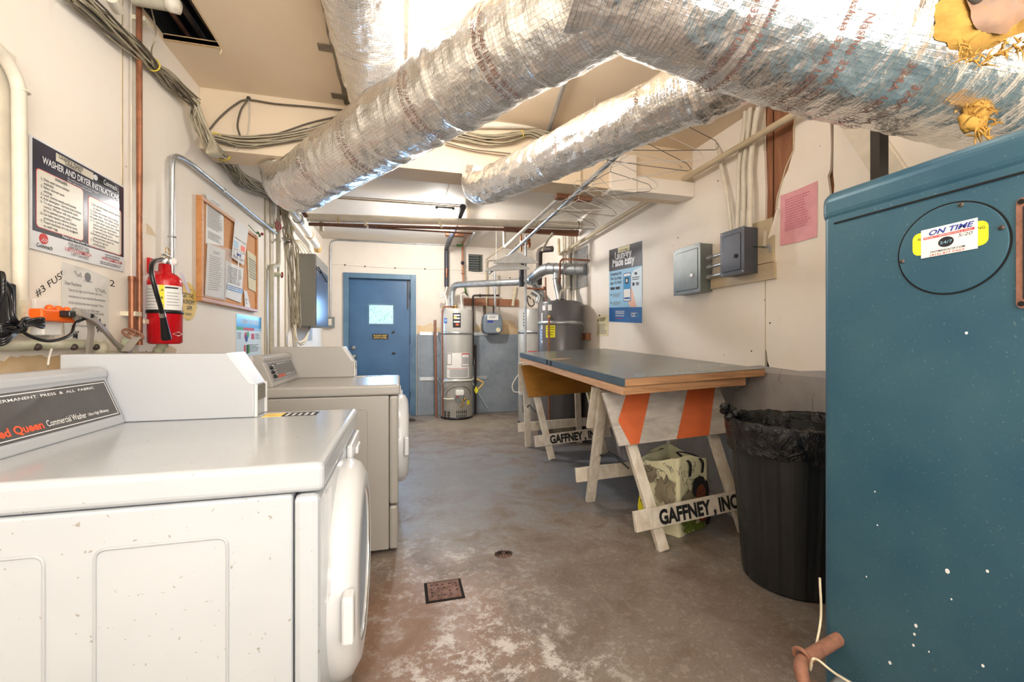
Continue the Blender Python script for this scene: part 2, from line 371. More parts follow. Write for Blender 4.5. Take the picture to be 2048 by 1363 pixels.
def frames(path):
    T = []
    for i in range(len(path)):
        a = path[max(0, i-1)]; b = path[min(len(path)-1, i+1)]; t = (b-a)
        T.append(t.normalized() if t.length > 1e-9 else V((0, 0, 1)))
    up = V((0, 0, 1)) if abs(T[0].z) < 0.9 else V((1, 0, 0))
    N = [(up-T[0]*up.dot(T[0])).normalized()]
    for i in range(1, len(T)):
        n = N[-1]-T[i]*N[-1].dot(T[i])
        N.append(n.normalized() if n.length > 1e-6 else N[-1])
    return T, N, [T[i].cross(N[i]) for i in range(len(T))]
def rounded(pts, r=0.04, k=5):              # polyline with rounded corners (bent pipe)
    pts = [V(p) for p in pts]; out = [pts[0]]
    for i in range(1, len(pts)-1):
        a = pts[i-1]-pts[i]; b = pts[i+1]-pts[i]; rr = min(r, a.length*0.45, b.length*0.45)
        A = pts[i]+a.normalized()*rr; Bq = pts[i]+b.normalized()*rr
        for j in range(k+1):
            t = j/k; out.append((1-t)**2*A+2*t*(1-t)*pts[i]+t*t*Bq)
    out.append(pts[-1]); return out
class M:
    def __init__(s, mat='white_print'): s.v = []; s.f = []; s.fm = []; s.fs = []; s.mats = []; s.uv = {}; s.mat(mat)
    def mat(s, n):
        if n not in s.mats: s.mats.append(n)
        s.c = s.mats.index(n); return s
    def add(s, vs, fs, smooth=False):
        b = len(s.v); s.v += [V(x) for x in vs]
        for f in fs: s.f.append(tuple(b+i for i in f)); s.fm.append(s.c); s.fs.append(smooth)
        return b
    def box(s, a, b):
        a = V(a); b = V(b); x0, x1 = sorted((a.x, b.x)); y0, y1 = sorted((a.y, b.y)); z0, z1 = sorted((a.z, b.z))
        s.add([(x0, y0, z0), (x1, y0, z0), (x1, y1, z0), (x0, y1, z0), (x0, y0, z1), (x1, y0, z1), (x1, y1, z1), (x0, y1, z1)],
              [(0, 3, 2, 1), (4, 5, 6, 7), (0, 1, 5, 4), (1, 2, 6, 5), (2, 3, 7, 6), (3, 0, 4, 7)]); return s
    def rect(s, p, a0, b0, a1, b1, c0=0.0, c1=0.001):
        s.add([p.P(a, b, c) for c in (c0, c1) for a, b in ((a0, b0), (a1, b0), (a1, b1), (a0, b1))],
              [(0, 3, 2, 1), (4, 5, 6, 7), (0, 1, 5, 4), (1, 2, 6, 5), (2, 3, 7, 6), (3, 0, 4, 7)]); return s
    def poly(s, p, pts, c0=0.0, c1=0.001, smooth=False):
        n = len(pts); s.add([p.P(a, b, c) for c in (c0, c1) for a, b in pts],
              [tuple(range(n-1, -1, -1)), tuple(range(n, 2*n))]+[(i, (i+1) % n, n+(i+1) % n, n+i) for i in range(n)], smooth); return s
    def disc(s, p, a, b, r, c0=0.0, c1=0.001, n=24, ry=None):
        ry = ry or r; return s.poly(p, [(a+r*math.cos(2*PI*i/n), b+ry*math.sin(2*PI*i/n)) for i in range(n)], c0, c1)
    def ring(s, p, a, b, r0, r1, c0=0.0, c1=0.001, n=32):
        vs = []
        for c in (c0, c1):
            for r in (r0, r1):
                vs += [p.P(a+r*math.cos(2*PI*i/n), b+r*math.sin(2*PI*i/n), c) for i in range(n)]
        fs = []
        for i in range(n):
            j = (i+1) % n
            fs += [(2*n+i, 3*n+i, 3*n+j, 2*n+j), (i, j, n+j, n+i), (n+i, n+j, 3*n+j, 3*n+i), (i, 2*n+i, 2*n+j, j)]
        s.add(vs, fs); return s
    def hexa(s, c8):                        # 8 corners: bottom 4 ring, top 4 ring
        s.add(c8, [(0, 3, 2, 1), (4, 5, 6, 7), (0, 1, 5, 4), (1, 2, 6, 5), (2, 3, 7, 6), (3, 0, 4, 7)]); return s
    def bar(s, p0, p1, wv, tv):             # rectangular bar, wv / tv = full width / thickness vectors
        p0, p1, wv, tv = V(p0), V(p1), V(wv)/2, V(tv)/2
        return s.hexa([p0-wv-tv, p0+wv-tv, p0+wv+tv, p0-wv+tv, p1-wv-tv, p1+wv-tv, p1+wv+tv, p1-wv+tv])
    def tube(s, pts, r, n=10, curve=False, caps=True, sub=6, sx=1.0, uvs=False, disp=None, closed=False):
        path = catmull(pts, sub) if curve else [V(q) for q in pts]
        T, N, Bn = frames(path); m_ = len(path); vs = []
        for i, q in enumerate(path):
            rr = r(i/(m_-1)) if callable(r) else r
            for k in range(n):
                a = 2*PI*k/n; rk = rr+(disp(q, i/(m_-1), a, N[i]*math.cos(a)+Bn[i]*math.sin(a)) if disp else 0)
                vs.append(q+(N[i]*math.cos(a)*rk)+(Bn[i]*math.sin(a)*rk*sx))
        fs = [(i*n+k, i*n+(k+1) % n, (i+1)*n+(k+1) % n, (i+1)*n+k) for i in range(m_-1) for k in range(n)]
        f0 = len(s.f); s.add(vs, fs, True)
        if uvs:
            d = [0.0]
            for i in range(1, m_): d.append(d[-1]+(path[i]-path[i-1]).length)
            R0 = r(0.5) if callable(r) else r
            q = 0
            for i in range(m_-1):
                for k in range(n):
                    s.uv[f0+q] = [(d[i], 2*PI*R0*k/n), (d[i], 2*PI*R0*(k+1)/n), (d[i+1], 2*PI*R0*(k+1)/n), (d[i+1], 2*PI*R0*k/n)]; q += 1
        if caps:
            b = s.add(vs[:n], [tuple(range(n-1, -1, -1))]); s.add(vs[-n:], [tuple(range(n))])
        return s
    def cyl(s, p0, p1, r, n=16, r1=None, caps=True):
        r1 = r if r1 is None else r1
        return s.tube([p0, p1], lambda t: r+(r1-r)*t, n, caps=caps)
    def lathe(s, c, prof, n=40, axis=(0, 0, 1)):     # prof = [(r, z)...]
        c = V(c); ax = V(axis).normalized(); up = V((1, 0, 0)) if abs(ax.x) < 0.9 else V((0, 1, 0))
        A = (up-ax*up.dot(ax)).normalized(); Bq = ax.cross(A)
        vs = [c+ax*z+(A*math.cos(2*PI*k/n)+Bq*math.sin(2*PI*k/n))*r for r, z in prof for k in range(n)]
        fs = [(i*n+k, i*n+(k+1) % n, (i+1)*n+(k+1) % n, (i+1)*n+k) for i in range(len(prof)-1) for k in range(n)]
        s.add(vs, fs, True); return s
    def torus(s, c, R0, r, axis=(0, 0, 1), n=28, m_=8):
        c = V(c); ax = V(axis).normalized(); up = V((1, 0, 0)) if abs(ax.x) < 0.9 else V((0, 1, 0))
        A = (up-ax*up.dot(ax)).normalized(); Bq = ax.cross(A); vs = []
        for i in range(n):
            d = A*math.cos(2*PI*i/n)+Bq*math.sin(2*PI*i/n)
            for k in range(m_): vs.append(c+d*(R0+r*math.cos(2*PI*k/m_))+ax*r*math.sin(2*PI*k/m_))
        s.add(vs, [(i*m_+k, i*m_+(k+1) % m_, ((i+1) % n)*m_+(k+1) % m_, ((i+1) % n)*m_+k) for i in range(n) for k in range(m_)], True); return s
    def ball(s, c, r, n=12, sc_=(1, 1, 1), disp=0.0):
        c = V(c); vs = []; fs = []; m_ = n//2+1
        for i in range(m_+1):
            th = PI*i/m_
            for k in range(n):
                ph = 2*PI*k/n; d = V((math.sin(th)*math.cos(ph), math.sin(th)*math.sin(ph), math.cos(th)))
                rr = r*(1+disp*noise.noise((c+d*r)*40))
                vs.append(c+V((d.x*rr*sc_[0], d.y*rr*sc_[1], d.z*rr*sc_[2])))
        for i in range(m_):
            for k in range(n): fs.append((i*n+k, (i+1)*n+k, (i+1)*n+(k+1) % n, i*n+(k+1) % n))
        s.add(vs, fs, True); return s
    def text(s, p, a, b, body, size, align='L', off=0.0, wfit=None, c=0.0015, rot=0.0, slant=0.0, fmap=None, line=1.0, ys=1.0):
        vs, fs = text2d(body, off, 1.0, line)
        if not vs: return s
        x0 = min(v[0] for v in vs); x1 = max(v[0] for v in vs)
        sx = size; sy = size*ys
        if wfit: sx = wfit/max(1e-6, (x1-x0))
        dx = {'L': -x0, 'C': -(x0+x1)/2, 'R': -x1}[align]; cr, sr = math.cos(rot), math.sin(rot); out = []
        for x, y in vs:
            X = (x+dx+slant*y)*sx; Y = y*sy; X, Y = X*cr-Y*sr, X*sr+Y*cr
            out.append(fmap(a+X, b+Y) if fmap else p.P(a+X, b+Y, c))
        s.add(out, fs); return s
    def lines(s, p, a0, b0, a1, b1, n, c=0.0015, fill=0.45, rag=0.25, seed=1):   # rows of fine print too small to read
        rr = random.Random(seed); st = (b1-b0)/n
        for i in range(n):
            y = b1-(i+0.7)*st; x = a0; end = a1-rr.random()*rag*(a1-a0)
            while x < end:
                wd = min(end-x, (0.02+0.06*rr.random())*(a1-a0)*1.6)
                s.add([p.P(x, y, c), p.P(x+wd, y, c), p.P(x+wd, y+st*fill, c), p.P(x, y+st*fill, c)], [(0, 1, 2, 3)]); x += wd+0.018*(a1-a0)
        return s
    def build(s, name, parent=None, bevel=0.0, sub=0, loc=None, seg=2):
        org = WL[parent] if parent else (V(loc) if loc is not None else V((0, 0, 0)))
        me = bpy.data.meshes.new(name); me.from_pydata([tuple(v-org) for v in s.v], [], s.f)
        for n in s.mats: me.materials.append(MATS[n])
        for i, q in enumerate(me.polygons): q.material_index = s.fm[i]; q.use_smooth = s.fs[i]
        if s.uv:
            ul = me.uv_layers.new(name='UVMap')
            for fi, uvs in s.uv.items():
                for k, li in enumerate(me.polygons[fi].loop_indices): ul.data[li].uv = uvs[k]
        me.validate(); me.update()
        o = bpy.data.objects.new(name, me); C.objects.link(o)
        if parent: o.parent = parent
        else: o.location = org
        WL[o] = org.copy()
        if bevel:
            b = o.modifiers.new('bevel', 'BEVEL'); b.width = bevel; b.segments = seg; b.limit_method = 'ANGLE'; b.angle_limit = math.radians(40)
        if sub:
            b = o.modifiers.new('sub', 'SUBSURF'); b.levels = sub; b.render_levels = sub
        return o
def tag(o, label, cat, group=None, kind=None):
    o['label'] = label; o['category'] = cat
    if group: o['group'] = group
    if kind: o['kind'] = kind
    return o
def struct(o): o['kind'] = 'structure'; return o
def thing(name, label, cat, loc=(0, 0, 0), group=None):
    o = bpy.data.objects.new(name, None); C.objects.link(o); o.location = loc; WL[o] = V(loc); o.empty_display_size = 0.05
    return tag(o, label, cat, group)
def copy_tree(o, parent=None):
    c = o.copy(); C.objects.link(c); c.parent = parent
    for ch in list(o.children): copy_tree(ch, c)
    return c
def cen(m_): # centroid of builder's vertices at its lowest z
    n = len(m_.v); return V((sum(v.x for v in m_.v)/n, sum(v.y for v in m_.v)/n, min(v.z for v in m_.v)))
def one(m_, name, label, cat, group=None, bevel=0.0, kind=None, seg=2):     # a thing made of a single mesh
    return tag(m_.build(name, loc=cen(m_), bevel=bevel, seg=seg), label, cat, group, kind)
# ---------------------------------------------------------------- room shell
YF = -2.4
struct(M('floor_concrete').box((XL-0.1, YF, -0.1), (XR+0.2, YB+0.1, 0)).build('floor'))
# left wall, opening in the ceiling above it
wl = struct(M('wall_cream').box((XL-0.1, YF, 0), (XL, YB, ZC2+0.02)).build('wall_left'))
# back wall with a vent opening and the door opening
vw = [B(937, 508), B(966, 508), B(966, 543), B(937, 543)]
vx0, vx1, vz0, vz1 = vw[0].x, vw[1].x, vw[3].z, vw[0].z
dx0, dx1, dz1 = -0.745, 0.175, 2.075
def holed(name, p, outer, holes, c0, c1, mat):
    m = M(mat); polys = [outer]+holes
    flat = [q for h in polys for q in h]
    tris = geometry.tessellate_polygon([[V((a, b, 0)) for a, b in h] for h in polys])
    n = len(flat)
    m.add([p.P(a, b, c1) for a, b in flat]+[p.P(a, b, c0) for a, b in flat], [tuple(t) for t in tris]+[tuple(n+i for i in reversed(t)) for t in tris])
    k = 0
    for h in polys:
        l = len(h)
        for i in range(l): m.f.append((k+i, k+(i+1) % l, n+k+(i+1) % l, n+k+i)); m.fm.append(0); m.fs.append(False)
        k += l
    return m
pb = PLb((0, YB, 0))
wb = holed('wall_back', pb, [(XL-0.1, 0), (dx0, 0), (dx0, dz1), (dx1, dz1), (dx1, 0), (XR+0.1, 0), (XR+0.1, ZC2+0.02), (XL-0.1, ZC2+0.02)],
           [[(vx0, vz0), (vx1, vz0), (vx1, vz1), (vx0, vz1)]], -0.1, 0, 'wall_back_dimmed').build('wall_back')
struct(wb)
m = M('vent_dark').box((vx0-0.02, YB+0.1, vz0-0.02), (vx1+0.02, YB+0.12, vz1+0.02)); m.build('vent_back', wb)
m = M('steel_grey')
for i in range(7):
    z = vz0+0.02+i*(vz1-vz0-0.03)/6.5
    m.hexa([(vx0, YB+0.02, z), (vx1-0.06, YB+0.02, z), (vx1-0.06, YB+0.07, z+0.03), (vx0, YB+0.07, z+0.03), (vx0, YB+0.02, z+0.004), (vx1-0.06, YB+0.02, z+0.004), (vx1-0.06, YB+0.07, z+0.034), (vx0, YB+0.07, z+0.034)])
m.build('louvre', wb)
# painted concrete at the foot of the back wall, a flat ledge on top
zb = 1.24
m = M('concrete_blue').box((dx1+0.075, YB-0.05, 0), (XR, YB, zb))
struct(m.build('trim_1', bevel=0.008))
m = M('plaster_bare')
pts = []
x0, x1 = dx1+0.08, 1.9; n = 40
top = [(x0+(x1-x0)*i/n, zb+0.10+0.10*noise.noise(V((i*0.31, 2, 0)))+(0.12 if 24 < i < 38 else 0.03)) for i in range(n+1)]
m.poly(PLb((0, YB, 0)), [(x0, zb-0.01), (x1, zb-0.01)]+top[::-1], 0.0, 0.004)
m.build('bare_plaster', wb)
# wire tacked along the back wall
m = M('painted_pipe'); q = [B(656, 527, 0.006), B(690, 530, 0.006), B(730, 533, 0.006), B(790, 536, 0.006), B(850, 538, 0.006), B(925, 541, 0.006), B(1020, 556, 0.006)]
m.tube(q, 0.004, 6, curve=True); m.mat('dark_pipe')
for a in q[1:]: m.ball(a, 0.012, 6)
one(m, 'wall_wire', 'thin cream wire tacked with dark nails across the back wall above the blue door', 'wire')

# right wall with the broken-out stud bay and a crack, both real openings
pr = PLr((XR, 0, 0))
def Ra(u, v): q = R(u, v); return (-q.y, q.z)
stud_hole = [Ra(*q) for q in ((1527, 215), (1545, 200), (1594, 208), (1588, 262), (1587, 300), (1576, 340), (1563, 366), (1558, 388), (1552, 420), (1541, 458), (1529, 478), (1531, 380), (1528, 300))]
crack = [Ra(*q) for q in ((1660, 222), (1667, 222), (1667, 300), (1666, 345), (1669, 372), (1666, 400), (1661, 400), (1655, 352), (1660, 340), (1662, 300))]
crack2 = [Ra(*q) for q in ((1529, 706), (1533, 700), (1535, 722), (1541, 740), (1531, 741))]
def cc(h): 
    a = sum(h[i][0]*h[(i+1) % len(h)][1]-h[(i+1) % len(h)][0]*h[i][1] for i in range(len(h)))
    return h if a > 0 else h[::-1]
m = holed('wall_right', pr, [(-YB, 0), (-YF, 0), (-YF, ZC2+0.02), (-YB, ZC2+0.02)], [cc(stud_hole), cc(crack), cc(crack2)], -0.016, 0, 'wall_cream')
wr = m.build('wall_right'); struct(wr)
m = M('dark_hole').box((XR+0.12, YF, 0), (XR+0.2, YB, ZC2)); m.build('wall_cavity', wr)
sy = R(1553, 330).y
m = M('stud_wood').box((XR+0.017, R(1590, 300).y-0.02, 1.3), (XR+0.11, R(1541, 300).y-0.008, ZC2))
m.build('wall_stud', wr, bevel=0.002)
m = M('stud_wood').box((XR+0.017, R(1540, 300).y, 1.3), (XR+0.08, R(1540, 300).y+0.045, ZC2)); m.build('wall_stud', wr, bevel=0.002)
m = M('edge_wood').box((XR+0.03, R(1669, 300).y-0.05, 1.3), (XR+0.11, R(1655, 300).y+0.05, ZC2)); m.build('wall_stud', wr)
# torn paper edges around the broken bay
m = M('tan_pipe')
for a, b_ in (((1587, 300), (1563, 366)), ((1563, 366), (1552, 420)), ((1541, 458), (1529, 478)), ((1594, 208), (1587, 300)), ((1530, 214), (1529, 300))):
    pa = R(*a, 0.002); pc = R(*b_, 0.002); m.tube([pa, (pa+pc)/2+V((-0.004, 0.006, 0)), pc], 0.004, 5)
m.mat('wall_cream'); m.poly(pr, [Ra(1541, 478), Ra(1560, 418), Ra(1552, 470)], 0.001, 0.02)
m.build('torn_edge', wr)
# wall panel joints
m = M('tan_pipe'); ys = R(1531, 600).y
m.rect(pr, -ys-0.0025, 0.97, -ys+0.0025, R(1531, 480).z, 0, 0.002); m.build('panel_joint', wr)
m = M('dark_hole'); 
for (u, v) in ((1540, 556), (1540, 646), (1530, 600), (1436, 362), (1503, 702), (1262, 506), (1356, 476)): q = Ra(u, v); m.disc(pr, q[0], q[1], 0.005, 0, 0.001, 8)
m.build('nail_hole', wr)
# concrete at the foot of the right wall
m = M('concrete_grey')
n = 60; vs = []
for i in range(n+1):
    y = 5.6-(5.6-YF)*i/n; vs += [V((XR-0.03+0.015*noise.noise(V((y*3, 0, 0))), y, 0)), V((XR-0.03+0.02*noise.noise(V((y*4, 5, 0))), y, 0.945)), V((XR, y, 0.975+0.015*noise.noise(V((y*5, 9, 0)))))]
m.add(vs, [(3*i+k, 3*i+k+1, 3*i+k+4, 3*i+k+3) for i in range(n) for k in range(2)])
struct(m.build('trim_2'))
# front wall behind the camera
struct(M('wall_cream').box((XL-0.1, YF-0.1, 0), (XR+0.2, YF, ZC2)).build('wall_front'))
# ceiling in two levels and the dropped beam between them
hx0, hx1, hy0, hy1 = XL+0.012, -0.835, 1.25, 2.35
pc = Pl((0, 0, 0), (1, 0, 0), (0, 1, 0))
m = holed('c', pc, [(XL-0.1, YF), (XR+0.2, YF), (XR+0.2, YBM+0.05), (XL-0.1, YBM+0.05)], [[(hx0, hy0), (hx1, hy0), (hx1, hy1), (hx0, hy1)]], ZC1, ZC1+0.02, 'ceiling_tan')
ce = m.build('ceiling'); struct(ce)
m = M('ceiling_back').box((XL-0.1, YBM, ZC2), (XR+0.2, YB+0.1, ZC2+0.05)); struct(m.build('ceiling'))
# joist bay seen through the broken ceiling
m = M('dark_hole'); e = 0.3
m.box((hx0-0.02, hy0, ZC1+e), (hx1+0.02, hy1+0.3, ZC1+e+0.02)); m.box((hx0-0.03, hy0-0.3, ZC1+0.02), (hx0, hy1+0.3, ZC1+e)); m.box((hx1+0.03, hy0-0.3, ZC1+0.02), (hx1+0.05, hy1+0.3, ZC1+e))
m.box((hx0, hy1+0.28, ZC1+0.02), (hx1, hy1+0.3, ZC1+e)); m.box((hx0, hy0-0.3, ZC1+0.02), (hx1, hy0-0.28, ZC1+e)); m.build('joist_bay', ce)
m = M('plaster_bare'); m.box((hx0, hy1, ZC1-0.003), (hx1+0.004, hy1+0.012, ZC1+0.025)); m.box((hx1, hy0, ZC1-0.002), (hx1+0.008, hy1, ZC1+0.03))
m.tube([(hx1, hy1, ZC1), (hx1+0.01, hy1-0.01, ZC1-0.02), (hx1, hy1, ZC1-0.035)], 0.004, 5); m.build('broken_edge', ce)
m = M('board_wood').box((hx1-0.002, hy1-0.16, ZC1+0.02), (hx1+0.03, hy1-0.02, ZC1+0.16)); m.build('joist', ce)
for dx, mt_, r_, lb in ((0.06, 'copper_dull', 0.011, 'copper pipe inside the broken ceiling, nearest the wall'), (0.125, 'old_iron', 0.014, 'iron pipe in the middle of the broken ceiling opening'), (0.185, 'old_iron', 0.014, 'iron pipe inside the broken ceiling, furthest from the wall')):
    m = M(mt_).cyl((hx0+dx, hy0-0.2, ZC1+0.07), (hx0+dx, hy1+0.2, ZC1+0.09), r_, 12); one(m, 'ceiling_pipe', lb, 'pipe')
bz = H+1.07
m = M('ceiling_tan').box((XL, YBM, bz), (XR, YBM+0.2, ZC2+0.01)); struct(m.build('trim_3', bevel=0.004))
# raised strip added for the shaded band low on the beam face
m = M('ceiling_tan').box((-0.15, YBM-0.02, bz-0.004), (1.2, YBM-0.001, bz+0.11)); struct(m.build('trim_4', bevel=0.003))
# blocking at the right end of the beam
m = M('wall_cream').box((1.42, YBM-0.03, bz-0.02), (1.62, YBM+0.12, bz+0.24)); m.box((1.62, YBM-0.02, bz-0.008), (XR-0.002, YBM+0.1, bz+0.1))
struct(m.build('trim_5', bevel=0.003))
# diagonal painted brace on the right wall
a = R(1705, 235, 0.012); b_ = R(1835, 430, 0.012)
m = M('painted_pipe'); d = (b_-a).normalized(); wv = d.cross(V((1, 0, 0)))*0.11
m.bar(a-d*0.15, b_+d*0.1, wv, (0.022, 0, 0)); one(m, 'wall_brace', 'cream painted board nailed diagonally on the right wall above the furnace', 'board')
# floor drains
q = G(888, 1181); m = M('dark_hole').box((q.x-0.085, q.y-0.08, 0.0005), (q.x+0.085, q.y+0.08, 0.002)); m.mat('drain_rust').box((q.x-0.072, q.y-0.068, 0.002), (q.x+0.072, q.y+0.068, 0.006)); m.mat('dark_hole')
rr = random.Random(3)
for i in range(5):
    for j in range(4):
        if rr.random() < 0.85: m.lathe((q.x-0.055+i*0.0275+rr.uniform(-.003, .003), q.y-0.042+j*0.028, 0.0062), [(0, 0.0004), (0.0045, 0.0004)], 8)
m.mat('drain_rust').ball((q.x, q.y, 0.006), 0.008, 8, (1, 1, 0.4))
one(m, 'floor_drain', 'rusty square perforated drain plate set in the concrete floor', 'drain')
q = G(1007, 1108); m = M('drain_rust'); m.lathe((q.x, q.y, 0.0), [(0.0, 0.004), (0.02, 0.006), (0.045, 0.0012)], 16)
m.mat('dark_hole')
for i in range(14): a = 2*PI*i/14; m.tube([(q.x+0.012*math.cos(a), q.y+0.012*math.sin(a), 0.008), (q.x+0.05*math.cos(a+.3), q.y+0.035*math.sin(a+.3), 0.003)], 0.002, 4)
one(m, 'capped_floor_hole', 'small round rust-filled hole in the middle of the concrete floor', 'drain')
q = G(815, 841); m = M('dark_pipe'); m.lathe((q.x+0.0, q.y, 0), [(0.0, 0.008), (0.10, 0.01), (0.12, 0.001)], 20)
for k in (0.035, 0.065, 0.09): m.torus((q.x, q.y, 0.011), k, 0.004)
one(m, 'round_drain', 'dark round drain cover on the floor at the foot of the blue door', 'drain')
# small white chips on the floor
rr = random.Random(5)
# ---------------------------------------------------------------- blue door
m = M('trim_blue'); 
m.box((dx0-0.055, YB-0.03, 0), (dx0+0.02, YB+0.1, dz1+0.055)); m.box((dx1-0.02, YB-0.03, 0), (dx1+0.06, YB+0.1, dz1+0.055)); m.box((dx0+0.02, YB-0.03, dz1-0.02), (dx1-0.02, YB+0.1, dz1+0.055))
fr = m.build('door_1', bevel=0.004); struct(fr)
m = holed('d', PLb((0, YB+0.07, 0)), [(dx0+0.022, 0.01), (dx1-0.022, 0.01), (dx1-0.022, dz1-0.022), (dx0+0.022, dz1-0.022)],
          [[(-0.445, 1.39), (-0.10, 1.39), (-0.10, 1.67), (-0.445, 1.67)]], -0.03, 0.02, 'door_blue')
lf = m.build('door_leaf', fr)
m = M('trim_blue'); p = PLb((0, YB+0.05, 0))
for r_ in (((-0.465, 1.37, -0.445, 1.69)), ((-0.10, 1.37, -0.08, 1.69)), ((-0.445, 1.37, -0.10, 1.39)), ((-0.445, 1.67, -0.10, 1.69))): m.rect(p, *r_, 0, 0.006)
m.mat('trim_blue').build('glazing_bead', fr)
m = M('garden_view').rect(p, -0.446, 1.389, -0.099, 1.671, -0.015, -0.005); m.build('window_pane', fr)
m = M('black_print').rect(p, -0.40, 1.155, -0.17, 1.235, 0, 0.004); m.mat('paper_yellow')
m.text(p, -0.285, 1.20, 'PLEASE KEEP', 0.03, 'C', 0.012, 0.19, c=0.0055); m.text(p, -0.285, 1.168, 'DOOR CLOSED', 0.03, 'C', 0.012, 0.19, c=0.0055); m.build('door_sign', fr)
m = M('black_print'); m.poly(p, [(-0.13, 1.25), (-0.09, 1.29), (-0.075, 1.26), (-0.11, 1.235)], 0, 0.002); m.poly(p, [(-0.13, 0.93), (-0.10, 0.965), (-0.06, 0.945), (-0.085, 0.92)], 0, 0.002); m.build('scrap_of_tape', fr)
m = M('steel_grey')
q = (-0.665, 1.03); m.lathe(p.P(*q, 0), [(0.0, 0.03), (0.022, 0.028), (0.03, 0.02), (0.033, 0.0)], 20, axis=(0, -1, 0)); m.build('deadbolt', fr)
m = M('steel_grey'); q = (-0.655, 0.90); m.lathe(p.P(*q, 0), [(0.0, 0.075), (0.02, 0.074), (0.03, 0.06), (0.022, 0.04), (0.015, 0.03), (0.036, 0.012), (0.036, 0)], 20, axis=(0, -1, 0)); m.build('door_knob', fr)
for z in (0.3, 1.15, 1.82):
    m = M('trim_blue').cyl((dx1-0.03, YB+0.04, z-0.06), (dx1-0.03, YB+0.04, z+0.06), 0.009, 10); m.build('hinge', fr)
m = M('dark_pipe').bar((dx1-0.06, YB+0.035, 1.62), (dx1-0.055, YB+0.03, 2.05), (0.02, 0, 0), (0, 0.02, 0)); m.build('door_closer', fr)

